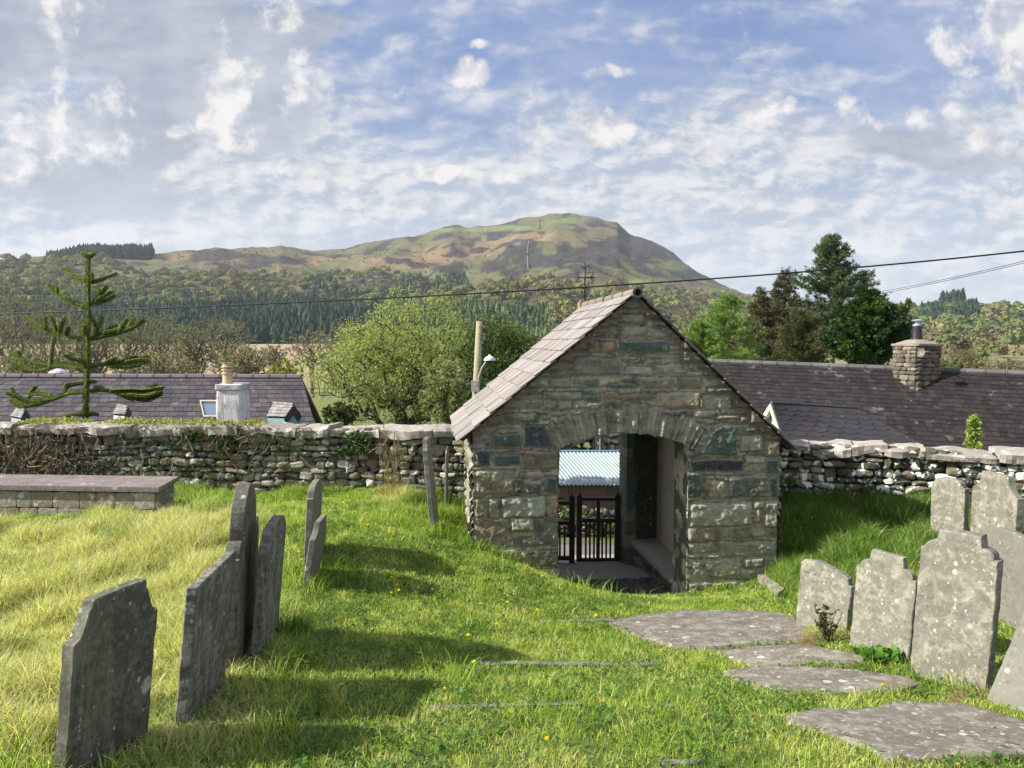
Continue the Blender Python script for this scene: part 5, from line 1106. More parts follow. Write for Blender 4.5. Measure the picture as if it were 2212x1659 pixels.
ivypatch('yellow-green creeper trailing along the coping of the left wall', [(120, 905, 60, 8), (260, 905, 60, 8), (330, 905, 60, 8), (430, 905, 70, 8), (530, 905, 30, 8), (60, 905, 25, 5)], 2300, .028, [(.30, .32, .07), (.22, .27, .06), (.38, .30, .10), (.14, .20, .05)], ontop=True, name='creeper')
ivypatch('green sprig of ivy clinging under the lychgate eave', [(1003, 925, 14, 10), (1004, 960, 5, 18)], 110, .03, [(.16, .22, .05), (.08, .14, .03)])
# ---------------- trees ----------------
def skeleton(base, top, ctr, rad, n, seed, step=.25, bias=.6, bumpy=.25):
    """branch graph grown through an uneven crown volume; returns nodes, parent index, radii"""
    rg = np.random.default_rng(seed); d = rg.normal(size=(n, 3)); d /= np.linalg.norm(d, axis=1)[:, None]; r = rg.random(n)**(1/2.2)
    lob = 1-bumpy+2*bumpy*vn(d[:, 0]*2+seed, d[:, 1]*2, d[:, 2]*2, seed); A = np.asarray(ctr)+d*(r*lob)[:, None]*np.asarray(rad)
    base = np.asarray(base, float); top = np.asarray(top, float); A = A[A[:, 2] > base[2]+.1]
    k = 7; N = [base+(top-base)*i/(k-1)+(rg.normal(size=3)*.02*np.linalg.norm(top-base) if 0 < i < k-1 else 0) for i in range(k)]; par = [-1]+list(range(k-1)); dep = [0.0]*k
    for i in range(1, k): dep[i] = dep[i-1]+np.linalg.norm(N[i]-N[i-1])
    A = A[np.argsort(np.linalg.norm(A-top, axis=1)+rg.normal(size=len(A))*.1*np.max(rad))]; tips = []
    P = np.zeros((len(A)*12+k+10, 3)); P[:k] = N; dp = np.zeros(len(P)); dp[:k] = dep; m = k
    for a in A:
        v = P[:m]-a; ds = np.sqrt((v*v).sum(1)); cost = ds+bias*.35*dp[:m]+np.where(P[:m, 2] > a[2]+.1, .5*(P[:m, 2]-a[2]), 0); j = int(np.argmin(cost)); L_ = ds[j]; ns = max(1, min(8, int(L_/step)))
        p0 = P[j].copy(); sag = L_*.12
        for q in range(1, ns+1):
            t = q/ns; pt = p0+(a-p0)*t+np.array((0, 0, math.sin(t*math.pi)*sag))+rg.normal(size=3)*.04*L_*(t < 1)
            P[m] = pt; par.append(j if q == 1 else m-1); dp[m] = dp[par[m]]+L_/ns; m += 1
        tips.append(m-1)
    par = np.array(par[:m]); P = P[:m]; cnt = np.zeros(m)
    cnt[tips] += 1
    for i in range(m-1, 0, -1): cnt[par[i]] += cnt[i]
    return P, par, np.maximum(cnt, 1), np.array(tips)
def tubes(P, par, R, n=4, minr=0):
    i = np.where(par >= 0)[0]; i = i[R[i] > minr]; a, b = P[par[i]], P[i]; d = b-a; L_ = np.linalg.norm(d, axis=1)[:, None]+1e-9; d = d/L_; up = np.where(np.abs(d[:, 2:]) < .9, np.array([[0, 0, 1.]]), np.array([[1., 0, 0]])); u = np.cross(d, up); u /= np.linalg.norm(u, axis=1)[:, None]; v = np.cross(d, u)
    ra = np.minimum(R[par[i]], R[i]*1.6); rb = R[i]; th = np.arange(n)*2*math.pi/n; V = np.empty((len(i), 2*n, 3))
    for k in range(n): o = u*math.cos(th[k])+v*math.sin(th[k]); V[:, k] = a+o*ra[:, None]; V[:, n+k] = b+o*rb[:, None]
    f = np.array([[k, (k+1) % n, n+(k+1) % n, n+k] for k in range(n)]); return V.reshape(-1, 3), (f[None]+(np.arange(len(i))*2*n)[:, None, None]).reshape(-1, 4)
def leaves(C, n, spread, size, cols, rg, elong=1.6, up=.3, jit=.3):
    i = rg.integers(0, len(C), n); p = C[i]+rg.normal(size=(n, 3))*spread; d = rg.normal(size=(n, 3))+np.array((0, 0, up)); d /= np.linalg.norm(d, axis=1)[:, None]; s = np.cross(d, rg.normal(size=(n, 3))); s /= np.linalg.norm(s, axis=1)[:, None]
    L_ = (size*rg.uniform(.6, 1.4, n))[:, None]; V = np.stack([p-d*L_*.5, p+s*L_/elong*.5, p+d*L_*.5, p-s*L_/elong*.5], 1).reshape(-1, 3)
    tipv = vn(C[i][:, 0]*1.5, C[i][:, 1]*1.5, C[i][:, 2]*1.5, 4)
    ci = np.clip((tipv*len(cols)+rg.normal(size=n)*.6).astype(int), 0, len(cols)-1); col = np.array(cols)[ci]*rg.uniform(1-jit, 1+jit, (n, 1)); return V, np.arange(len(V)).reshape(-1, 4), np.repeat(col, 4, 0)
def tree(name, label, x0, x1, ytop, ybase, D, n, nl, lsz, cols, seed, cat='tree', group=None, depth=None, bark=(.10, .085, .06), r0=.010, trunkfrac=.3, bumpy=.25, minr=0, spread=None, expo=.48, bias=.6, elong=1.6, multi=1, gz_=None):
    """a leafy or budding tree spanning bearings x0..x1 and heights ytop..ybase at distance D"""
    t = thing(name, label, cat, group); a, b = W(x0, 740, D), W(x1, 740, D); zt = W((x0+x1)/2, ytop, D).z; zb = W((x0+x1)/2, ybase, D).z; w_ = (b.x-a.x)/2; cx_ = (a.x+b.x)/2; h = zt-zb
    g0 = float(np.interp(D, Dv, zv))-.3 if gz_ is None else gz_; rg = np.random.default_rng(seed); VV = []; FF = []; LC_ = []; m0 = 0
    for k in range(multi):
        ox = 0 if multi == 1 else w_*rg.uniform(-.55, .55); rr = 1 if multi == 1 else .62
        base = (cx_+ox*.45, D+rg.uniform(-.2, .2)*w_*.3, g0); ctr = (cx_+ox, D+(rg.uniform(-.3, .3)*w_ if multi > 1 else 0), zb+h*(.5 if multi == 1 else rg.uniform(.42, .5))); rad = (w_*rr, (depth or w_)*rr, h*.5 if multi == 1 else h*rg.uniform(.38, .5))
        tp = (ctr[0]+rg.uniform(-.1, .1)*w_, ctr[1], max(zb-h*.0+h*trunkfrac, g0+.5)); P, par, cnt, tips = skeleton(base, tp, ctr, rad, n//multi, seed+k*7, step=h*.05, bumpy=bumpy, bias=bias)
        R = r0*cnt**expo; V, f = tubes(P, par, R, 5 if D < 30 else 4, minr); VV.append(V); FF.append(f+m0); m0 += len(V); LC_.append(P[tips]); LC_.append(P[cnt <= 3])
    mk('trunk', np.vstack(VV), [np.vstack(FF)], np.array(bark), M_BARK, t, smooth=True)
    if nl: V, f, c_ = leaves(np.vstack(LC_), nl, spread or h*.025, lsz, cols, rg, elong); mk('crown', V, [f], c_, M_LEAF, t)
    return t
YO = [(.16, .19, .05), (.20, .22, .06), (.25, .26, .09), (.18, .20, .06)]
tree('willow_tree', 'big rounded olive-green willow standing left of the wooden pole', 655, 1075, 652, 925, 24, 1500, 44000, .085, [(.21, .26, .07), (.28, .33, .10), (.36, .41, .15), (.25, .30, .09)], 11, depth=3.0, r0=.0085, bumpy=.32, spread=.12, elong=2.4, trunkfrac=.1)
tree('ivied_tree', 'dark glossy green tree between the wooden pole and the lychgate roof', 990, 1165, 682, 930, 22, 600, 26000, .085, [(.035, .065, .018), (.06, .10, .022), (.11, .15, .04)], 12, depth=1.8, r0=.008, bumpy=.25, spread=.15, trunkfrac=.1)
tree('hawthorn_bush', 'pale-leaved bush behind the wall at the lychgate eave', 905, 1010, 770, 925, 17, 260, 5000, .06, [(.14, .18, .05), (.20, .23, .08), (.26, .27, .13)], 13, r0=.006)
tree('gorse_bush', 'dark low bush just over the wall below the willow', 690, 775, 868, 925, 17, 200, 3500, .06, [(.06, .09, .03), (.10, .13, .04)], 14, r0=.005)
tree('budding_bush', 'small yellow-green bush at the end of the left cottage roof', 575, 655, 775, 850, 31, 160, 3200, .10, [(.26, .26, .06), (.30, .30, .08)], 15, r0=.010)
# bare / budding trees at the left, each its own
bt = [(-60, 110, 610, 830, 58, (.26, .19, .09), 'tall orange-budding tree filling the far left edge'), (60, 215, 622, 830, 62, (.22, .18, .09), 'brown budding tree behind the monkey puzzle trunk'),
      (-180, 20, 640, 830, 50, (.22, .17, .08), 'budding tree partly beyond the left edge of the picture'),
      (230, 330, 655, 830, 56, (.20, .20, .08), 'yellowish budding tree right of the monkey puzzle top'), (300, 400, 668, 830, 60, (.22, .21, .09), 'budding tree with green haze left of the leaning bare trees'),
      (370, 460, 690, 830, 50, (.20, .17, .09), 'bare twiggy tree above the cottage ridge behind the white chimney'), (430, 545, 675, 830, 54, (.20, .16, .09), 'spreading bare tree just above the buff chimney pot'),
      (140, 250, 690, 835, 44, (.18, .16, .08), 'low twiggy tree immediately behind the cottage roof'), (470, 580, 740, 835, 40, (.28, .20, .12), 'low pinkish bare thicket right of the buff chimney pot'), (250, 420, 755, 835, 38, (.27, .19, .11), 'low pinkish bare thicket along the cottage ridge'), (0, 140, 745, 835, 40, (.20, .17, .08), 'low brown thicket above the cottage ridge at far left')]
for i, (x0, x1, yt, yb, D, c_, lb) in enumerate(bt):
    tree('budding_tree', lb, x0, x1, yt, yb, D, 950, 2900, .10, [(c_[0]*.85, c_[1], c_[2]), (c_[0]*1.05, c_[1]*1.2, c_[2]), (c_[0]*.7, c_[1]*1.15, c_[2]*.7)], 30+i, group='bare and budding trees behind the left cottage', bark=(.19, .165, .135), r0=.014, bumpy=.25, expo=.42, trunkfrac=.15, bias=1.0)
for i, (x0, x1, yt, yb, D, c_, lb) in enumerate([(560, 620, 738, 800, 120, (.20, .16, .10), 'lone bare tree on the tan field left of the willow'), (620, 730, 712, 790, 110, (.22, .18, .12), 'wide greyish bare tree between tan field and willow'), (700, 800, 690, 790, 100, (.2, .17, .1), 'bare reddish-tipped tree rising behind the willow shoulder')]):
    tree('bare_tree', lb, x0, x1, yt, yb, D, 350, 1000, .25, [c_, tuple(q*1.2 for q in c_)], 50+i, group='bare trees on the valley field', bark=(.15, .12, .09), r0=.03, expo=.42, bias=1.0)
for i, (x0, x1, yt, D, c_, lb) in enumerate([(2040, 2130, 748, 60, (.17, .16, .07), 'olive budding tree right of the stone chimney'), (2120, 2230, 770, 66, (.18, .15, .09), 'bare brownish tree at the right edge above the cottage ridge'), (1985, 2060, 765, 58, (.15, .17, .06), 'olive tree directly behind the stone chimney'), (2200, 2330, 760, 60, (.17, .15, .08), 'budding tree just beyond the right edge')]):
    tree('budding_tree', lb, x0, x1, yt, 835, D, 420, 3600, .13, [c_, tuple(q*1.25 for q in c_)], 60+i, group='budding trees beyond the right cottage', bark=(.13, .11, .08), r0=.016, expo=.42)
for i, (x, y, D, lb) in enumerate([(1488, 655, 160, 'bare grey tree left of the larch on the green field')]):
    tree('bare_tree', lb, x-35, x+35, 640, 720, 150, 260, 500, .3, [(.16, .13, .09)], 70, r0=.03, bark=(.13, .11, .09), expo=.42)

def conifer(name, label, x, y_top, y_base, D, halfw, seed, cols, nb=60, per=60, droop=-.1, lsz=.10, tuftn=7, shape=lambda t: (1-t)**.8, lean=0, bark=(.12, .085, .06), start=.05, elong=4, spread=.07, zg=None, upcurve=0, trunk_r=.012):
    t = thing(name, label, 'tree'); rg = np.random.default_rng(seed); tp = np.array(W(x+lean, y_top, D)); zb = W(x, y_base, D).z; g0 = float(np.interp(D, Dv, zv))-.3; base = np.array((W(x, y_base, D).x, D, g0)); H = tp[2]-zb; hw = halfw/F*D
    mb = MB(); k = 9; pts = [base+(tp-base)*i/(k-1)+(rg.normal(size=3)*.004*H if 0 < i < k-1 else 0) for i in range(k)]; mb.tube(pts, np.linspace(H*trunk_r*2.2, H*.003, k), 7, bark); L0 = []
    for i in range(nb):
        q = start+(1-start)*(i/nb)**.9; z_ = zb+H*q; az = rg.uniform(0, 6.283); Lb = hw*shape(q)*rg.uniform(.6, 1.15)+.02*H; o = base+(tp-base)*((z_-base[2])/(tp[2]-base[2])); dr = droop+rg.normal()*.08; pb = []
        for s in np.linspace(0, 1, 5): pb.append(o+np.array((math.cos(az)*Lb*s, math.sin(az)*Lb*s, Lb*(dr*s+upcurve*s*s))))
        mb.tube(pb, np.linspace(H*.005, H*.0012, 5), 4, bark, cap=False); pb = np.array(pb); n_ = max(6, int(per*Lb/hw)); s = rg.random(n_)**.7; idx = s*4; i0 = np.minimum(idx.astype(int), 3); fr = (idx-i0)[:, None]; c_ = pb[i0]*(1-fr)+pb[i0+1]*fr
        side = np.array((-math.sin(az), math.cos(az), 0)); c_ = c_+side*((rg.random(n_)-.5)*Lb*.55*(1.1-s))[:, None]+rg.normal(size=(n_, 3))*spread*hw*.5
        for p in c_: L0.append((p, az))
    mb.build('trunk', M_BARK, t, smooth=True); P = np.array([p for p, a in L0]); AZ = np.array([a for p, a in L0]); n = len(P)*tuftn; i = np.repeat(np.arange(len(P)), tuftn)
    d = np.stack([np.cos(AZ[i]), np.sin(AZ[i]), np.full(n, .15+upcurve)], -1)+rg.normal(size=(n, 3))*.6; d /= np.linalg.norm(d, axis=1)[:, None]; s = np.cross(d, rg.normal(size=(n, 3))); s /= np.linalg.norm(s, axis=1)[:, None]; L_ = (lsz*rg.uniform(.5, 1.4, n))[:, None]
    V = np.stack([P[i], P[i]+d*L_*.5+s*L_/elong*.5, P[i]+d*L_, P[i]+d*L_*.5-s*L_/elong*.5], 1).reshape(-1, 3); tv = vn(P[:, 0]*2.2, P[:, 1]*2.2, P[:, 2]*2.2, seed)[i]; ci = np.clip((tv*len(cols)+rg.normal(size=n)*.5).astype(int), 0, len(cols)-1)
    mk('crown', V, [np.arange(len(V)).reshape(-1, 4)], np.repeat(np.array(cols)[ci]*rg.uniform(.75, 1.25, (n, 1)), 4, 0), M_NEEDLE, t); return t
conifer('larch_tree', 'light green feathery larch left of the pine group', 1571, 636, 800, 32, 92, 1, [(.17, .27, .05), (.22, .33, .08), (.13, .22, .05)], nb=120, per=80, droop=.0, lsz=.13, upcurve=.25, shape=lambda t: (1-t)**.62, tuftn=9, elong=9, start=.0)
conifer('larch_tree', 'smaller light green larch overlapping the lychgate roof line', 1512, 690, 800, 30, 60, 2, [(.16, .26, .05), (.21, .32, .08)], nb=90, per=70, droop=.0, lsz=.12, upcurve=.2, shape=lambda t: (1-t)**.6, tuftn=9, elong=9)
conifer('spruce_tree', 'brownish thin-topped spruce between the larch and the tall pine', 1690, 583, 800, 40, 85, 3, [(.075, .072, .035), (.105, .095, .045), (.06, .075, .03)], nb=130, per=80, droop=-.05, lsz=.15, elong=6, tuftn=9, shape=lambda t: (1-t)**.7, lean=8)
conifer('spruce_tree', 'second brownish spruce, lower and left of the thin-topped one', 1642, 622, 800, 38, 62, 4, [(.085, .08, .035), (.12, .105, .05)], nb=100, per=70, lsz=.15, elong=6, tuftn=8)
def pine(label, x, ytop, ybase, D, seed):
    t = thing('pine_tree', label, 'tree'); rg = np.random.default_rng(seed); g0 = float(np.interp(D, Dv, zv))-.3; cx_ = W(x, 740, D).x; zt = W(x, ytop, D).z; zb = W(x, ybase, D).z; H = zt-zb; base = np.array((cx_-.2, D, g0))
    P, par, cnt, tips = skeleton(base, (cx_, D, zb+H*.55), (cx_+.12*H*.1, D, zb+H*.60), (H*.27, H*.24, H*.44), 520, seed, step=H*.05, bumpy=.42, bias=.9); R = .014*cnt**.42; V, f = tubes(P, par, R, 5); mk('trunk', V, [f], (.15, .085, .055), M_BARK, t, smooth=True)
    C = P[tips]; cols = [(.06, .10, .05), (.085, .13, .06), (.12, .17, .07)]; n = 110; m = len(C)*n; i = np.repeat(np.arange(len(C)), n); d = rg.normal(size=(m, 3)); d[:, 2] = d[:, 2]*.7+.35; d /= np.linalg.norm(d, axis=1)[:, None]; off = rg.normal(size=(m, 3))*H*.030*np.array((1.1, 1.1, .8)); p = C[i]+off; s = np.cross(d, rg.normal(size=(m, 3))); s /= np.linalg.norm(s, axis=1)[:, None]; L_ = (H*.022*rg.uniform(.6, 1.3, m))[:, None]
    V = np.stack([p, p+d*L_*.5+s*L_*.14, p+d*L_, p+d*L_*.5-s*L_*.14], 1).reshape(-1, 3); ci = rg.integers(0, 3, m); mk('crown', V, [np.arange(len(V)).reshape(-1, 4)], np.repeat(np.array(cols)[ci]*rg.uniform(.75, 1.25, (m, 1)), 4, 0), M_NEEDLE, t)
conifer('pine_tree', 'tallest pine with tufted crown and reddish trunk in the group at right', 1800, 512, 800, 36, 112, 21, [(.06, .10, .05), (.095, .14, .065), (.135, .185, .08)], nb=125, per=85, droop=-.02, lsz=.17, tuftn=13, elong=6, upcurve=.35, shape=lambda t: (1-t)**.52*(.8+.2*math.sin(t*23)), start=.18, bark=(.20, .115, .07), spread=.05, trunk_r=.016)
conifer('conifer_tree', 'olive conifer filling in below the tall pine on its left', 1735, 672, 800, 34, 75, 6, [(.085, .10, .035), (.12, .13, .05), (.07, .085, .03)], nb=110, per=80, droop=.05, lsz=.14, elong=6, tuftn=8, upcurve=.2, shape=lambda t: (1-t)**.5)
conifer('pine_tree', 'thin-needled pine with drooping tips behind the dark cypress', 1868, 590, 800, 38, 70, 7, [(.05, .085, .04), (.08, .12, .05)], nb=80, per=60, droop=.15, lsz=.15, elong=6, tuftn=8, upcurve=.35, shape=lambda t: (1-t)**.5)
conifer('cypress_tree', 'dense dark green cypress with yellowish tips left of the stone chimney', 1880, 632, 800, 27, 92, 8, [(.020, .05, .014), (.03, .07, .018), (.055, .11, .02), (.10, .16, .03)], nb=190, per=140, droop=.15, lsz=.13, upcurve=.3, shape=lambda t: (1-t**1.25)**.9, elong=3, tuftn=11)
conifer('cypress_tree', 'light feathery cypress top peeping right of the dark cypress', 1955, 650, 800, 33, 40, 9, [(.07, .11, .04), (.10, .14, .05)], nb=50, per=50, droop=.2, lsz=.18, upcurve=.5)
conifer('birch_sapling', 'small yellow-green weeping sapling just behind the right wall', 2110, 898, 985, 10.3, 17, 10, [(.30, .38, .06), (.36, .44, .09), (.24, .32, .05)], nb=34, per=40, droop=-.6, lsz=.035, spread=.25, elong=2, tuftn=4, shape=lambda t: .5+.5*(1-t), lean=-4, trunk_r=.008)

# monkey puzzle
mp = thing('monkey_puzzle_tree', 'young monkey puzzle tree with whorled spiky upturned branches behind the left wall', 'tree')
DM = 12.6
def zz2(a, b): return (a*.3224, 493.7+b*.3224)
def spiky(mb, pts, r0, r1, dens, seed):
    rg = np.random.default_rng(seed); P = np.array(pts); seg = np.r_[0, np.cumsum(np.linalg.norm(np.diff(P, axis=0), axis=1))]; L_ = seg[-1]; m = max(4, int(L_/.05)); s = np.linspace(0, L_, m); Q = np.stack([np.interp(s, seg, P[:, k]) for k in range(3)], -1)
    if m > 4:
        for _ in range(2): Q[1:-1] = (Q[:-2]+2*Q[1:-1]+Q[2:])/4
    Rr = r0+(r1-r0)*s/L_; mb.tube(Q, Rr*.60, 6, (.09, .12, .03)); n = int(L_*dens); t = rg.random(n)*L_; C = np.stack([np.interp(t, s, Q[:, k]) for k in range(3)], -1); Tn = np.gradient(Q, axis=0); Tn /= np.linalg.norm(Tn, axis=1)[:, None]; TT = np.stack([np.interp(t, s, Tn[:, k]) for k in range(3)], -1)
    o = rg.normal(size=(n, 3)); o -= (o*TT).sum(1, keepdims=True)*TT; o /= np.linalg.norm(o, axis=1)[:, None]; rr = (r0+(r1-r0)*t/L_)[:, None]; w_ = np.cross(TT, o)*.009; b = C+o*rr*.5; tip = b+o*rr*.95+TT*.034; V = np.stack([b-w_, b+w_, tip], 1).reshape(-1, 3); c_ = np.repeat(np.array([(.12, .17, .03), (.17, .23, .04), (.24, .30, .06), (.08, .12, .02), (.16, .21, .035), (.50, .54, .32)])[rg.integers(0, 6, n)], 3, 0); mb.add(V, f3=np.arange(len(V)).reshape(-1, 3), col=c_)  # the palest spike colour paints in white glints
mb = MB(); TR = [(590, 172), (590, 350), (590, 560), (585, 760), (583, 930), (577, 1110), (575, 1250)]; pts = [W(*zz2(*p), DM) for p in TR]; pts.append(Vector((pts[-1].x, pts[-1].y, -3.9))); spiky(mb, [tuple(p) for p in pts[::-1]], .078, .036, 1800, 1); mb.build('trunk', M_LEAF, mp)
BRN = [[(585, 355), (520, 330), (470, 300), (435, 270)], [(600, 365), (660, 350), (720, 325), (780, 300)], [(590, 190), (570, 178), (555, 168)], [(590, 190), (608, 182), (625, 172)], [(598, 365), (612, 350), (615, 300)],
       [(580, 525), (500, 500), (420, 460), (350, 410), (320, 378)], [(382, 435), (378, 395)], [(590, 520), (640, 480), (690, 430), (715, 388)], [(640, 490), (700, 450), (742, 422)], [(620, 510), (710, 485), (770, 448)], [(672, 435), (640, 392)],
       [(570, 745), (480, 725), (380, 700), (300, 680), (230, 640), (175, 598)], [(300, 680), (300, 630), (305, 588)], [(375, 695), (360, 640), (340, 588)], [(400, 705), (410, 650), (435, 593)], [(440, 715), (455, 690), (460, 662)], [(365, 720), (348, 800), (338, 915)],
       [(600, 740), (700, 720), (800, 700), (880, 670), (967, 618)], [(850, 685), (880, 640), (900, 603)], [(790, 700), (830, 640), (850, 608)], [(640, 735), (700, 680), (780, 648)], [(635, 725), (660, 650), (685, 598)], [(650, 665), (630, 620), (603, 585)], [(690, 700), (760, 690), (830, 660)], [(560, 720), (556, 690), (555, 655)],
       [(570, 925), (450, 920), (340, 910), (220, 895), (130, 860), (62, 822)], [(340, 925), (240, 950), (170, 935), (95, 895)], [(130, 860), (122, 825)], [(560, 890), (480, 875), (428, 850)], [(565, 905), (530, 870), (500, 872)],
       [(600, 930), (700, 905), (800, 895), (900, 880), (992, 862)], [(690, 910), (735, 885), (775, 868)], [(780, 905), (900, 915), (1002, 888)], [(730, 922), (850, 930), (932, 912)], [(840, 900), (940, 880), (985, 882)], [(820, 890), (870, 872), (915, 862)],
       [(570, 1095), (470, 1100), (380, 1130), (280, 1150), (180, 1160), (100, 1120), (42, 1100)], [(400, 1125), (250, 1180), (130, 1195), (75, 1158)], [(190, 1140), (205, 1100), (235, 1065)], [(180, 1155), (90, 1110), (78, 1072)], [(430, 1110), (438, 1055), (540, 1035), (637, 1027)], [(350, 1125), (260, 1100), (200, 1112)], [(300, 1150), (160, 1180), (90, 1140)],
       [(600, 1090), (700, 1080), (780, 1100), (860, 1140), (892, 1147)], [(740, 1092), (870, 1085), (960, 1090), (1087, 1068)], [(800, 1105), (930, 1145), (1000, 1150), (1080, 1108)], [(890, 1100), (1000, 1080), (1047, 1048)], [(850, 1120), (980, 1130), (1083, 1090)], [(700, 1085), (690, 1070), (640, 1062)],
       [(575, 1248), (500, 1243), (445, 1255)], [(580, 1248), (620, 1240), (655, 1246)]]
mb = MB(); rg = random.Random(6)
for bi, br_ in enumerate(BRN):
    dd = rg.uniform(-.5, .5); n_ = len(br_); x0 = 588; P = []
    for i, (a, b) in enumerate(br_):
        off = dd*abs(a-x0)/400; P.append(tuple(W(*zz2(a, b), DM+off)))
    spiky(mb, P, .034, .027, 2400, 100+bi)
mb.build('branches', M_LEAF, mp)

# ---------------- houses ----------------
def slates(name, RL, RR, EL2, ER2, nrow, ncol, cols, mat, parent, seed, lift=.02, tk=.012, hexa=False):
    """courses of separate slates over the quad ridge-left, ridge-right, eave-left, eave-right"""
    rg = random.Random(seed); RL, RR, EL2, ER2 = [np.array(q, float) for q in (RL, RR, EL2, ER2)]; nv = np.cross(ER2-EL2, RL-EL2); nv /= np.linalg.norm(nv); mb = MB()
    if nv[2] < 0: nv = -nv
    def q(u, v, h): a = EL2+(ER2-EL2)*u; b = RL+(RR-RL)*u; return a+(b-a)*v+nv*h
    for r in range(nrow):
        v0, v1 = r/nrow, min((r+1.3)/nrow, 1.0); u = -rg.random()/ncol
        if r % 2: u = -.5/ncol
        while u < 1:
            u1 = u+1/ncol*rg.uniform(.93, 1.07); a, b = max(u, 0), min(u1, 1)
            if b-a > .1/ncol:
                j = rg.uniform(-.05, .05)/nrow; c_ = np.array(rg.choice(cols))*rg.uniform(.8, 1.2); g_ = .02/ncol; l2 = lift+rg.uniform(-.003, .004); mb.hexa([q(a+g_, v0+j, l2), q(b-g_, v0+j, l2), q(b-g_, v1, .002), q(a+g_, v1, .002), q(a+g_, v0+j, l2+tk), q(b-g_, v0+j, l2+tk), q(b-g_, v1, .002+tk), q(a+g_, v1, .002+tk)], c_)
            u = u1
    o = mb.build(name, mat, parent); mb = MB(); mb.hexa([q(0, 0, -.12), q(1, 0, -.12), q(1, 1, -.12), q(0, 1, -.12), q(0, 0, -.004), q(1, 0, -.004), q(1, 1, -.004), q(0, 1, -.004)], (.04, .04, .04)); mb.build('roof_boards', M_WOOD, o); return o
def ridge(a, b, r, col, parent, mat, seg=.45):
    a, b = np.array(a, float), np.array(b, float); L_ = np.linalg.norm(b-a); n = max(1, int(L_/seg)); mb = MB(); 
    for i in range(n):
        p, q = a+(b-a)*i/n, a+(b-a)*(i+.97)/n; mb.tube([p, p+(q-p)*.06, p+(q-p)*.07, q], [r*1.18, r*1.18, r, r], 8, np.array(col)*random.uniform(.85, 1.15))
    mb.build('ridge_tiles', mat, parent)
M_RSL = pm('cottage_slate', rough=.75, nscale=1.2, namp=.35, bump=.35, bscale=25, spec=.22, lichen=[(2.2, .62, .72, (.22, .22, .22), .5), (9, .70, .73, (.35, .35, .30), .5)])
M_CHS = pm('chimney_stone', nscale=9, namp=.4, bump=.9, bscale=14, bdist=.03, lichen=[(6, .60, .66, (.34, .31, .24), .6)])
PUR = [(.062, .053, .062), (.050, .045, .053), (.074, .064, .070), (.056, .052, .056)]
# left cottage
ch = thing('cottage', 'slate-roofed cottage behind the left wall with a white chimney', 'cottage')
DR = 21.0; RLp, RRp = W(-700, 814, DR), W(652, 817, DR); ze = -3.6; De = 16.6
ELp = Vector((W(-700, 800, De).x, De, ze)); ERp = Vector((W(760, 740, 17.0).x, De, ze))
tv = W(678, 908, 18.9)
d = (tv-RRp); kq = (ze-RRp.z)/(tv.z-RRp.z); ERp = RRp+d*kq; ERp.y = RRp.y+d.y*kq; De = ERp.y; ELp = Vector((RLp.x-1, De, ze))
slates('roof', RLp, RRp, ELp, ERp, 26, 78, [tuple(q*1.1 for q in c) for c in PUR], M_RSL, ch, 1); ridge(RLp+Vector((0, 0, .03)), RRp+Vector((0, 0, .03)), .085, (.16, .13, .14), ch, M_RSL)
mb = MB(); bk = Vector((0, 4.2, -2.8)); mb.hexa([RLp+Vector((0, .05, -.15)), RRp+Vector((0, .05, -.15)), RRp+bk+Vector((0, 0, -.15)), RLp+bk+Vector((0, 0, -.15)), RLp+Vector((0, .05, -.02)), RRp+Vector((0, .05, -.02)), RRp+bk, RLp+bk], (.09, .085, .09)); mb.build('rear_roof', M_RSL, ch)
mb = MB(); mb.hexa([(ELp.x+.3, De+.25, -6), (ERp.x-.3, De+.25, -6), (RRp.x-.15, DR+3.8, -6), (RLp.x+.3, DR+3.8, -6), (ELp.x+.3, De+.25, ze-.05), (ERp.x-.3, De+.25, ze-.05), (RRp.x-.15, DR+3.8, ze-.05), (RLp.x+.3, DR+3.8, ze-.05)], (.55, .53, .48)); mb.build('walls', M_WHITE, ch)
mb = MB(); mb.add([(ERp.x-.3, De+.3, ze-.06), (RRp.x-.15, DR+3.8, ze-.06), (RRp.x-.1, DR, RRp.z-.2)], f3=[[0, 1, 2]], col=(.5, .48, .44)); mb.build('gable', M_WHITE, ch)
# white chimney: stack, cap, pot
Dc = 16.2; a, b = W(466, 900, Dc), W(534, 900, Dc); zt = W(500, 830, Dc).z; wd_ = (b.x-a.x)*.80; mb = MB(); cxw = a.x+wd_/2
nn_ = 14
def roughbox(mb, cx_, cy_, z0, z1, w_, d_, col, seed, amp=.02, n=12, yaw=0.0, taper=0.0):
    P, F4 = unitrock(900+seed, m=n, cuts=0); k = (np.abs(P)**14).sum(1, keepdims=True)**(1/14); P = P/k; tap = 1-taper*(P[:, 2]+1)/2; Q = np.stack([P[:, 0]*w_/2*tap, P[:, 1]*d_/2*tap, (P[:, 2]+1)/2*(z1-z0)], -1); Q += (np.stack([fbm(Q[:, 0]*5+seed, Q[:, 1]*5, Q[:, 2]*5, s, 3) for s in (1, 2, 3)], -1)-.5)*amp*2
    c_, s_ = math.cos(yaw), math.sin(yaw); mb.add(np.stack([cx_+Q[:, 0]*c_-Q[:, 1]*s_, cy_+Q[:, 0]*s_+Q[:, 1]*c_, z0+Q[:, 2]], -1), f4=F4, col=col)
roughbox(mb, cxw, Dc+.3, zt-3.2, zt-.07, wd_, .6, (.68, .67, .66), 1); roughbox(mb, cxw, Dc+.3, zt-.13, zt, wd_*1.04, .64, (.55, .54, .52), 2); cw = mb.build('chimney_stack', M_WHITE, ch)
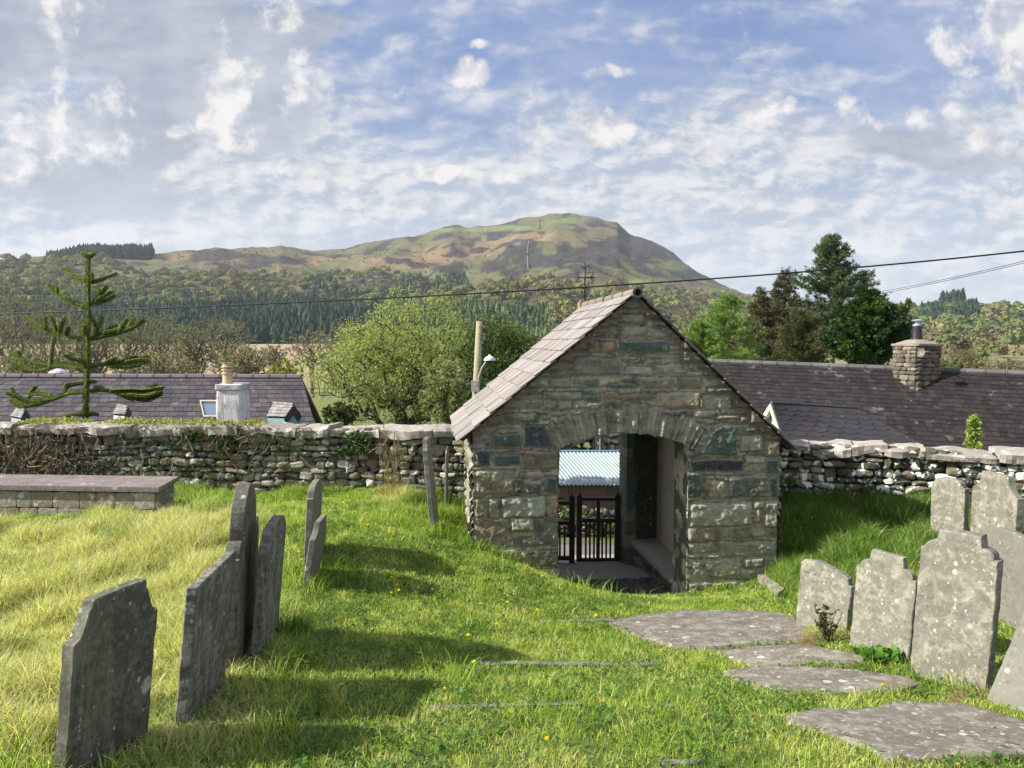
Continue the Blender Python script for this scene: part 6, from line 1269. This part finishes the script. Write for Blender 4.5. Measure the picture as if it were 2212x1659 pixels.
mb = MB(); s1 = Dc/F; mb.lathe((cxw-.11, Dc+.3, zt-.02), [(11.5*s1, 0), (10.5*s1, 12*s1), (10*s1, 22*s1), (12.5*s1, 23*s1), (12.5*s1, 26*s1), (10*s1, 27*s1), (10*s1, 30*s1), (13*s1, 31*s1), (13*s1, 34*s1), (9*s1, 34.5*s1), (9*s1, 37*s1), (13*s1, 37.5*s1), (13*s1, 40*s1), (10*s1, 41*s1), (10*s1, 45*s1), (12.5*s1, 48*s1), (9*s1, 48*s1), (8.5*s1, 42*s1)], 18, (.50, .40, .24)); mb.build('chimney_pot', pm('fired_clay', nscale=10, namp=.15, bump=.2, rough=.7), cw, smooth=False)
# skylight
def onroof(px, py, RLq, RRq, ERq, lift=0.0):
    a, b, c_ = np.array(RLq), np.array(RRq), np.array(ERq); nv = np.cross(b-a, c_-a); nv /= np.linalg.norm(nv); nv = nv if nv[2] > 0 else -nv; d = np.array(W(px, py, 1.0)); k = (a@nv+lift)/(d@nv); return d*k
sk = [onroof(x_, y_, RLp, RRp, ERp, .05) for x_, y_ in ((432, 869), (470, 869), (476, 905), (440, 905))]; nrm_ = np.cross(np.array(RRp)-np.array(RLp), np.array(ERp)-np.array(RLp)); nrm_ /= np.linalg.norm(nrm_); nrm_ = nrm_*np.sign(nrm_[2])
mb = MB(); cc = np.mean(sk, 0)
for i in range(4):
    a, b = sk[i], sk[(i+1) % 4]; ai, bi = a+(cc-a)*.16, b+(cc-b)*.16; mb.hexa([a, b, bi, ai, a+nrm_*.07, b+nrm_*.07, bi+nrm_*.07, ai+nrm_*.07], (.42, .38, .32))
sf = mb.build('skylight_frame', M_PAINT, ch); mb = MB(); mb.hexa([p+(cc-p)*.16 for p in sk]+[p+(cc-p)*.16+nrm_*.03 for p in sk], (.10, .15, .21)); mb.build('skylight_pane', M_GLASS, sf)
# dormers
def dormer(B, Fp, FL, FR_, BL, D, front, seed, parent, tilecol):
    """little gabled dormer: back apex, front apex, front-left, front-right and back-left corners as bearings"""
    B, Fp, FL, FR_, BL = [np.array(W(q[0], q[1], D+q[2])) for q in (B, Fp, FL, FR_, BL)]; BR_ = FR_+(B-Fp); dn_ = np.array((0, 0, 1.0))
    mb = MB(); mb.add([Fp, FL, FR_, FL-dn_, FR_-dn_, BL, BL-dn_], f3=[[0, 1, 2]], f4=[[1, 3, 4, 2], [5, 6, 3, 1]], col=front); fr = mb.build('dormer_front', M_PAINT, parent)
    u_ = (Fp-B); u_ /= np.linalg.norm(u_); e = u_*.04; up_z = np.array((0, 0, .02))
    slates('dormer_roof', B+up_z, Fp+e+up_z, BL+up_z, FL+e+up_z, 4, 4, [tilecol, tuple(q*.85 for q in tilecol)], M_LSLATE, fr, seed); slates('dormer_roof', Fp+e+up_z, B+up_z, FR_+e+up_z, BR_+up_z, 4, 4, [(.06, .055, .06)], M_LSLATE, fr, seed+1)
    ridge(B+up_z*2, Fp+e+up_z*2, .035, (.20, .18, .16), fr, M_LSLATE, .14)
dormer((591, 875, .35), (632, 878, 0), (614, 904, -.3), (649, 904, .25), (577, 903, .0), 15.2, (.14, .30, .33), 3, ch, (.26, .24, .225))
dormer((254, 879, .2), (274, 884, 0), (269, 899, -.2), (281, 899, .15), (245, 897, .0), 15.4, (.6, .6, .58), 5, ch, (.27, .25, .235))
dormer((38, 883, .2), (53, 889, 0), (45, 906, -.2), (64, 904, .2), (24, 902, .0), 15.3, (.35, .4, .45), 7, ch, (.24, .24, .25))
# rear pots seen above the ridge
mb = MB(); p = W(127, 830, 23.5); mb.lathe((p.x, p.y, p.z-.4), [(.22, 0), (.22, .35), (.12, .42), (.12, .62), (.12, .80), (.0, .80)], 14, (.12, .12, .13)); mb.lathe((p.x, p.y, p.z+.36), [(.28, 0), (.22, .06), (.06, .13), (0, .13)], 14, (.55, .56, .58)); mb.build('flue_cowl', M_TIN, ch, smooth=False)
mb = MB(); p = W(80, 830, 23.5); mb.lathe((p.x, p.y, p.z-.3), [(.2, 0), (.2, .3), (.12, .34), (.11, .70), (.14, .72), (.14, .78), (.09, .78)], 14, (.36, .14, .09)); mb.build('chimney_pot', M_CHS, ch)

# right cottage
cr_ = thing('cottage', 'long dark slate-roofed cottage behind the lychgate and right wall', 'cottage')
RL2, RR2 = W(1380, 776, 21), W(2640, 826, 15.2); RM = W(1952, 806, 18.2)
dn = np.array((-.25, -.97, 0)); Ls_ = 4.2; E1, E2 = np.array(RL2)+dn*Ls_+(0, 0, -2.9), np.array(RR2)+dn*Ls_+(0, 0, -2.9)
slates('roof', RL2, RR2, E1, E2, 34, 84, [(.024, .018, .019), (.019, .015, .017), (.031, .025, .025), (.023, .021, .022)], M_RSL, cr_, 11, lift=.016); ridge(np.array(RL2)+(0, 0, .02), np.array(RR2)+(0, 0, .02), .07, (.11, .11, .11), cr_, M_RSL, .4)
mb = MB(); up_ = np.array((.25, .97, 0))*Ls_; a, b = np.array(RL2), np.array(RR2); mb.hexa([a+(0, .05, -.15), b+(0, .05, -.15), b+up_+(0, 0, -3), a+up_+(0, 0, -3), a+(0, .05, -.02), b+(0, .05, -.02), b+up_+(0, 0, -2.88), a+up_+(0, 0, -2.88)], (.06, .055, .06)); mb.build('rear_roof', M_RSL, cr_)
mb = MB(); ins = -dn*.3; mb.hexa([E1+ins+(.3, 0, -3), E2+ins+(-.3, 0, -3), b+up_*.92+(-.3, 0, -6), a+up_*.92+(.3, 0, -6), E1+ins+(.3, 0, -.05), E2+ins+(-.3, 0, -.05), b+up_*.92+(-.3, 0, -2.95), a+up_*.92+(.3, 0, -2.95)], (.5, .49, .45)); mb.build('walls', M_WHITE, cr_)
Dk = 17.3; a, b = W(1951, 760, Dk), W(2040, 760, Dk); wch = b.x-a.x; cxk = (a.x+b.x)/2; zt = W(2000, 747, Dk).z; yaw_ = math.radians(18); mb = MB(); rg = random.Random(4)
wk = wch*.72; dk_ = wch*.70
zq = zt-1.6
while zq < zt-.02:
    h_ = rg.uniform(.07, .14); h_ = min(h_, zt-zq)
    for fx, n_ in ((0, 3), (1, 2), (2, 3), (3, 2)):
        s_ = 0; Lf = wk if fx in (0, 2) else dk_; ws = []; 
        while s_ < Lf-.02: w1 = min(rg.uniform(.12, .30), Lf-s_); ws.append((s_, w1)); s_ += w1
        for s_, w1 in ws:
            P, F4 = ROCKS[rg.randrange(14)]; Q = P*np.array((w1/2*1.02, .05, h_/2*1.02)); 
            lx, ly, ax_, ay_ = {0: (-wk/2+s_+w1/2, -dk_/2, 1, 0), 1: (wk/2, -dk_/2+s_+w1/2, 0, 1), 2: (-wk/2+s_+w1/2, dk_/2, 1, 0), 3: (-wk/2, -dk_/2+s_+w1/2, 0, 1)}[fx]
            X_ = lx+Q[:, 0]*ax_-Q[:, 1]*ay_; Y_ = ly+Q[:, 0]*ay_+Q[:, 1]*ax_; c_, s2 = math.cos(yaw_), math.sin(yaw_); mb.add(np.stack([cxk+X_*c_-Y_*s2, Dk+.3+X_*s2+Y_*c_, zq+h_/2+Q[:, 2]], -1), f4=F4, col=np.array(rg.choice([(.17, .145, .105), (.12, .105, .08), (.20, .17, .13), (.095, .085, .065)]))*rg.uniform(.8, 1.2))
    zq += h_
mb.cbox((cxk, Dk+.3, zt-.85), wk-.04, dk_-.04, 1.7, (.12, .11, .09), yaw_); ck = mb.build('chimney_stack', M_CHS, cr_)
mb = MB(); roughbox(mb, cxk, Dk+.3, zt-.01, zt+.05, wk*1.18, dk_*1.2, (.24, .21, .16), 5, .015, 10, yaw_); roughbox(mb, cxk, Dk+.3, zt+.045, zt+.15, wk*1.1, dk_*1.1, (.27, .24, .19), 6, .015, 10, yaw_, .7); mb.build('chimney_cap', M_CHS, ck, smooth=True)
mb = MB(); p = W(1996, 730, Dk); s1 = Dk/F; mb.lathe((p.x, Dk+.3, zt+.1), [(12*s1, 0), (11*s1, 8*s1), (10*s1, 20*s1), (9.5*s1, 34*s1), (8.5*s1, 34*s1)], 16, (.015, .015, .02)); fl = mb.build('flue', M_GATE, ck, smooth=False); mb = MB(); z0_ = zt+.1; mb.lathe((p.x, Dk+.3, z0_+37*s1), [(9*s1, -3*s1), (9.5*s1, 0), (5*s1, 1*s1), (5*s1, 6*s1), (12*s1, 8*s1), (12.5*s1, 9*s1), (6*s1, 11*s1), (0, 11.5*s1)], 16, (.35, .40, .44)); mb.build('flue_cap', M_TIN, fl)
mb = MB(); p = np.array(W(1990, 762, Dk-.45)); nd = np.array((-.93, -.30, .2)); nd /= np.linalg.norm(nd); u_ = np.cross(nd, (0, 0, 1)); u_ /= np.linalg.norm(u_); v_ = np.cross(u_, nd); V = []; 
for r, o_ in ((0, .035), (.035, .03), (.07, .018), (.10, 0)):
    for t in np.arange(16)*2*math.pi/16: V.append(p+(u_*math.cos(t)+v_*math.sin(t))*r-nd*o_)
f = [[i*16+j, i*16+(j+1) % 16, (i+1)*16+(j+1) % 16, (i+1)*16+j] for i in range(3) for j in range(16)]; mb.add(V, f4=f, col=(.17, .155, .13)); mb.tube([p-nd*.05, p+np.array((.22, .1, .03)), p+np.array((.3, .45, .0))], .014, 6, (.2, .19, .17)); mb.tube([p-nd*.02-v_*.09, p+nd*.11], .006, 5, (.2, .19, .17)); mb.build('satellite_dish', M_PAINT, ck)
# little mossy cushion on the roof and lead lightning cable
# hexagonal-shingled extension with a white gable
ex = thing('porch_extension', 'low extension with dark hexagonal shingles and a cream-framed white gable behind the right wall', 'extension')
A_ = np.array(W(1666, 872, 13.2)); Bq = np.array(W(1690, 945, 13.2)); Cq = np.array(W(1640, 905, 13.6))
Lg = np.array(W(1618, 948, 13.75)); Rg_ = np.array(W(1691, 946, 12.85)); R2_ = np.array(W(1852, 884, 13.9)); E2_ = np.array(W(1990, 962, 12.4)); nvx = np.cross(Rg_-A_, R2_-A_)
drp = (Rg_-A_)*.9; E0 = Rg_+drp*.35; E3 = E2_+(E2_-R2_)*.35
rg = random.Random(9); quad = (A_, R2_, E0, E3); nv_ = np.cross(R2_-A_, E0-A_); nv_ /= np.linalg.norm(nv_); nv_ = nv_*np.sign(nv_[2]); mb = MB()
def qh(u, v, h=0): a = A_+(R2_-A_)*u; b = E0+(E3-E0)*u; return a+(b-a)*v+nv_*h
NR = 9
for r in range(NR-1, -1, -1):
    NC = 8; v0, v1 = r/NR, min(1, (r+1)/NR)
    for c in range(-1, NC+1):
        for half in (0,):
            u0 = (c+.5*(r % 2))/NC; u1 = u0+1/NC; a_, b_ = max(0, u0), min(1, u1)
            if b_-a_ < .02: continue
            um = (u0+u1)/2; hs = .028+.0; pts = [(a_, v0-.02), (b_, v0-.02), (b_, v1), (min(1, um+.22/NC), v1+.45/NR), (max(0, um-.22/NC), v1+.45/NR), (a_, v1)]
            P_ = [qh(u_q, min(v_q, 1.05), .006+(.014 if v_q > v0 else 0)) for u_q, v_q in pts]; mb.prism(P_, nv_*.010, np.array((.038, .035, .039))*rg.uniform(.88, 1.12))
sh = mb.build('roof', M_RSL, ex); mb = MB(); mb.hexa([qh(0, 1, -.1), qh(1, 1, -.1), qh(1, 0, -.1), qh(0, 0, -.1), qh(0, 1, .0), qh(1, 1, .0), qh(1, 0, 0), qh(0, 0, 0)], (.03,)*3)
Lb = Lg+(Lg-A_)*.35; mb.hexa([A_+(0, 0, -.05), R2_+(0, 0, -.05), R2_+(Lb-A_)-(0, 0, .05), Lb-(0, 0, .05), A_, R2_, R2_+(Lb-A_), Lb], (.05, .048, .052)); mb.build('roof_boards', M_RSL, sh); ridge(A_+(0, 0, .02), R2_+(0, 0, .02), .03, (.07, .07, .075), ex, M_RSL, .3)
gbk = (R2_-A_); gbk /= np.linalg.norm(gbk); mb = MB(); mb.prism([A_+gbk*.10-(0, 0, .04), E0+gbk*.10-(0, 0, .04), E0+gbk*.1-(0, 0, 1.4), Lb+gbk*.1-(0, 0, 1.4), Lb+gbk*.10-(0, 0, .04)], gbk*.03, (.70, .78, .80)); mb.build('gable_panel', M_PAINT, ex)
mb = MB(); wb_ = .085
for e in (E0, Lb):
    d = (e-A_); d /= np.linalg.norm(d); inn = np.cross(gbk, d); inn = inn if inn[2] < 0 else -inn; mb.hexa([A_-gbk*.03, e-gbk*.03, e+gbk*.05, A_+gbk*.05, A_+inn*-.0+np.array((0, 0, -wb_*1.3))-gbk*.03, e+inn*wb_-gbk*.03, e+inn*wb_+gbk*.05, A_+np.array((0, 0, -wb_*1.3))+gbk*.05], (.68, .66, .42))
mb.build('bargeboard', M_PAINT, ex); mb = MB(); c_ = (A_+E0+Lb)/3; g_ = [A_*.72+c_*.28+(0, 0, -.03), A_*.60+E0*.13+c_*.27, A_*.60+Lb*.13+c_*.27]; mb.prism([p_+gbk*.085 for p_ in g_], gbk*.012, (.06, .08, .07)); mb.build('window_pane', M_GLASS, ex)
# distant roof
rf = thing('cottage', 'small grey roof of a far cottage peeping over the right cottage ridge', 'cottage'); a, b = W(2098, 798, 40), W(2250, 806, 38); slates('roof', a, b, np.array(a)+(-.8, -2.5, -1.7), np.array(b)+(-.8, -2.5, -1.7), 8, 14, [(.26, .25, .25), (.22, .21, .22)], M_RSL, rf, 31); mb = MB(); mb.hexa([np.array(a)+(-.5, -2.2, -6), np.array(b)+(-.8, -2.2, -6), np.array(b)+(0, .2, -6), np.array(a)+(.2, .2, -6), np.array(a)+(-.5, -2.2, -1.8), np.array(b)+(-.8, -2.2, -1.8), np.array(b)+(0, .2, -.3), np.array(a)+(.2, .2, -.3)], (.5, .48, .43)); mb.build('walls', M_WHITE, rf)

# ---------------- seen through the arch ----------------
shd = thing('tin_shed', 'corrugated tin shed with pale blue-green roof across the lane', 'shed')
Dw = 17.6; a, b = W(1110, 1045, Dw), W(1450, 1046, Dw); zE = a.z; zR = W(1250, 976, Dw+1.9).z
def corr(name, P00, P10, P01, P11, pitch, amp, nrm, col, mat, parent):
    P00, P10, P01, P11 = [np.array(q, float) for q in (P00, P10, P01, P11)]; Lx = np.linalg.norm(P10-P00); n = int(Lx/pitch*8); u = np.linspace(0, 1, n); h = amp*np.sin(u*Lx/pitch*2*math.pi); V = np.vstack([P00+(P10-P00)*u[:, None]+np.array(nrm)*h[:, None], P01+(P11-P01)*u[:, None]+np.array(nrm)*h[:, None]]); V = np.vstack([V, V-np.array(nrm)*.004]); j = np.arange(n-1); f = np.stack([j, j+1, n+j+1, n+j], -1)
    return mk(name, V, [np.vstack([f, f[:, ::-1]+2*n, [[0, n, 3*n, 2*n], [n-1, 3*n-1, 4*n-1, 2*n-1]]])], col, mat, parent, smooth=True)
corr('tin_roof', (a.x, Dw-.15, zE), (b.x, Dw-.15, zE), (a.x-.55, Dw+1.9, zR), (b.x-.55, Dw+1.9, zR), .095, .022, (0, -.35, .93), (.30, .37, .38), M_TIN, shd)
corr('tin_wall', (a.x+.05, Dw, zE-1.6), (b.x-.05, Dw, zE-1.6), (a.x+.05, Dw, zE-.0), (b.x-.05, Dw, zE-.0), .085, .014, (0, -1, 0), (.15, .115, .095), M_RUST, shd)
mb = MB(); mb.box((a.x-.6, Dw+1.86, zR-.03), (b.x-a.x, 0, 0), (0, .12, 0), (0, 0, .07), (.14, .26, .38)); mb.build('ridge_flashing', M_PAINT, shd)
mb = MB(); mb.box((a.x+.06, Dw+.03, zE-1.7), (b.x-a.x-.12, 0, 0), (0, 1.85, 0), (0, 0, 1.62), (.12, .10, .08)); mb.build('shed_body', M_RUST, shd)
lw = thing('low_wall', 'low mossy stone wall in front of the tin shed', 'wall'); mb = MB(); rg = random.Random(12); Dl = 15.6; x_ = W(1080, 1100, Dl).x; zt = W(1250, 1108, Dl).z; zb_ = W(1250, 1172, Dl).z
while x_ < W(1420, 1100, Dl).x:
    w1 = rg.uniform(.14, .34); z_ = zb_-.1
    while z_ < zt: h_ = rg.uniform(.09, .17); P, F4 = ROCKS[rg.randrange(14)]; Q = P*np.array((w1/2*rg.uniform(.95, 1.2), .13, h_/2*1.05)); mb.add(Q+np.array((x_+w1/2+rg.uniform(-.05, .05), Dl, z_+h_/2)), f4=F4, col=np.array(rg.choice(COLD))*rg.uniform(.6, 1.1)); z_ += h_
    x_ += w1
mb.build('wall_stones', M_ROCK, lw); mb = MB(); a, b = W(1080, 1100, Dl), W(1420, 1100, Dl); mb.box((a.x, Dl+.02, zb_-.2), (b.x-a.x, 0, 0), (0, .2, 0), (0, 0, zt-zb_+.1), (.03, .028, .02)); mb.build('wall_core', M_COB, lw)
leafyplant('bramble', 'green weeds on the low wall seen through the gate', 1232, 1122, 14, .22, .5, .05, [(.07, .15, .02), (.10, .2, .03)], nl=12, D=15.3)
leafyplant('bramble', 'green weed at the right end of the low wall behind the gate', 1320, 1150, 10, .25, .25, .05, [(.07, .15, .02), (.12, .2, .03)], nl=12, D=15.2)
gh = thing('stone_outhouse', 'rough stone outbuilding with dark lean-to roof beyond the tin shed', 'outbuilding'); mb = MB(); rg = random.Random(15); De_ = 20.6; a = W(1292, 1000, De_); x0_ = a.x; x1_ = W(1420, 1000, De_).x; z_ = -4.5
while z_ < -1.3:
    h_ = rg.uniform(.10, .2); x_ = x0_
    while x_ < x1_: w1 = rg.uniform(.15, .4); P, F4 = ROCKS[rg.randrange(14)]; Q = P*np.array((w1/2*1.04, .1, h_/2*1.06)); mb.add(Q+np.array((x_+w1/2, De_, z_+h_/2)), f4=F4, col=np.array(rg.choice([(.24, .22, .17), (.30, .27, .2), (.18, .17, .13), (.26, .2, .15)]))*rg.uniform(.8, 1.2)); x_ += w1
    z_ += h_
mb.box((x0_+.02, De_+.02, -5), (x1_-x0_, 0, 0), (0, 2, 0), (0, 0, 3.6), (.15, .14, .11)); mb.build('stone_gable', M_ROCK2, gh); mb = MB(); p = W(1185, 985, De_-.4); q = W(1296, 930, De_-.4); mb.box(np.array(p), np.array(q-p), (0, .5, 0), (0, 0, -.09), (.14, .11, .09)); mb.build('lean_to_beam', M_WOOD, gh); mb = MB(); p = W(1297, 940, De_-.5); mb.tube([p+Vector((0, 0, .8)), p-Vector((0, 0, .7))], .035, 8, (.16, .18, .2)); mb.build('downpipe', M_IRON, gh)
tree('hedge_bush', 'dark hedge beyond the tin shed seen through the arch', 1130, 1300, 905, 990, 22.5, 180, 6000, .08, [(.05, .09, .02), (.09, .13, .03), (.2, .22, .06)], 91, r0=.006)

# ---------------- pole, lamp, wires ----------------
pl = thing('utility_pole', 'weathered wooden pole standing in front of the willow', 'pole'); Dp = 20.0; a, b = W(1036, 694, Dp), W(1026, 905, Dp); b2 = Vector((b.x-.02, Dp, -4.9)); mb = MB(); mb.tube([b2, b, a], [.115, .105, .088], 12, (.30, .27, .17)); mb.build('pole_shaft', M_BARK, pl, smooth=True)
mb = MB(); p = W(1026, 834, Dp-.14); mb.cbox(p, .20, .10, .29, (.42, .38, .33)); mb.build('junction_box', M_PAINT, pl); mb = MB(); p = W(1026, 829, Dp-.2); mb.tube([p, p-Vector((0, .02, 0))], .025, 8, (.7, .68, .62)); mb.build('box_knob', M_PAINT, pl)
mb = MB()
for y_ in (706, 722, 730): p = W(1044, y_, Dp-.09); mb.tube([p-Vector((.12, 0, 0)), p+Vector((.05, 0, 0))], .012, 6, (.12,)*3); mb.lathe((p.x+.04, p.y, p.z-.03), [(.0, 0), (.028, .0), (.022, .03), (.028, .035), (.02, .07), (0, .07)], 8, (.10, .06, .05))
mb.build('insulators', M_IRON, pl)
lmp = thing('street_lamp', 'white bowl street lamp on a curved bracket bolted to the wooden pole', 'street lamp'); mb = MB(); mb.tube([W(1033, 838, Dp-.12), W(1034, 815, Dp-.13), W(1041, 795, Dp-.16), W(1052, 778, Dp-.2), W(1058, 774, Dp-.2)], .024, 8, (.34, .32, .28)); mb.build('bracket', M_PAINT, lmp, smooth=True)
p = W(1058, 779, Dp-.2); s1 = Dp/F; mb = MB(); mb.lathe((p.x, p.y, p.z), [(12.5*s1, 0), (12.8*s1, 1.5*s1), (12*s1, 4*s1), (9*s1, 7.5*s1), (5*s1, 9.5*s1), (3*s1, 10*s1), (3*s1, 12*s1), (1.5*s1, 13*s1), (0, 13*s1)], 20, (.62, .62, .60)); lh = mb.build('lamp_shade', M_PAINT, lmp, smooth=True); mb = MB(); mb.lathe((p.x, p.y, p.z), [(0, -7*s1), (4*s1, -6.5*s1), (8*s1, -3*s1), (12*s1, -.2*s1)], 18, (.03, .03, .03)); mb.build('lens', M_GLASS, lh, smooth=True)
def wire(name, label, pts, r, group=None, col=(.012, .012, .014), sag=0):
    P = [np.array(W(*p)) for p in pts]; tt = np.linspace(0, 1, len(P)); t2 = np.linspace(0, 1, 60); xs_ = np.array(P); cf = [np.polyfit(tt, xs_[:, k], min(2, len(P)-1)) for k in range(3)]; Q = np.stack([np.polyval(c, t2) for c in cf], -1); mb = MB(); mb.tube(Q, r, 6, col); return tag(mb.build(name, M_CABLE, smooth=True), label, 'cable', group)
wire('overhead_cable', 'thick black overhead cable crossing the whole view above the lychgate roof', [(-500, 690, 16), (0, 679, 14.6), (640, 658, 13.2), (1262, 623, 12), (1852, 573, 11), (2212, 534, 10.4), (2700, 478, 9.6)], .013)
wire('overhead_cable', 'upper of two thin wires rising to the right edge above the stone chimney', [(1880, 634, 45), (2050, 602, 37), (2212, 562, 30), (2600, 462, 22)], .014, col=(.05, .05, .055))
wire('overhead_cable', 'lower of two thin wires rising to the right edge above the stone chimney', [(1880, 638, 45), (2050, 606, 37), (2212, 566, 30), (2600, 468, 22)], .014, col=(.05, .05, .055))
wire('overhead_cable', 'thin pale wire sagging left from the wooden pole across the willow', [(1022, 812, 19.9), (930, 828, 19), (840, 838, 18.2), (700, 840, 17), (560, 832, 16)], .007, col=(.22, .21, .19))

# ---------------- haze ----------------
m = bpy.data.materials.new('haze_air'); m.use_nodes = True; t = NT(m.node_tree); v = t.n('ShaderNodeVolumePrincipled'); v.inputs['Color'].default_value = (.86, .92, 1, 1); v.inputs['Density'].default_value = HAZE; v.inputs['Anisotropy'].default_value = .1
o_ = t.n('ShaderNodeOutputMaterial'); t.t.links.new(v.outputs[0], o_.inputs['Volume'])
mb = MB(); mb.box((-4200, -60, -40), (8400, 0, 0), (0, 3400, 0), (0, 0, 420), (1, 1, 1)); o = tag(mb.build('haze', m), 'thin bluish air', 'haze', kind='stuff')

# empties to the base of their things
SC.view_layers[0].update()
for e in [o for o in SC.objects if o.type == 'EMPTY' and o.parent is None and o['label'] != 'small yellow dandelion flower standing in the grass']:
    def desc(o):
        for c in o.children: yield c; yield from desc(c)
    ms = [c for c in desc(e) if c.type == 'MESH']
    lo = np.full(3, 1e9); hi = -lo
    for c in ms: bb = np.array([tuple(q) for q in c.bound_box]); lo = np.minimum(lo, bb.min(0)); hi = np.maximum(hi, bb.max(0))
    b = Vector(((lo[0]+hi[0])/2, (lo[1]+hi[1])/2, lo[2])); e.location = b
    for c in e.children: c.location = -b
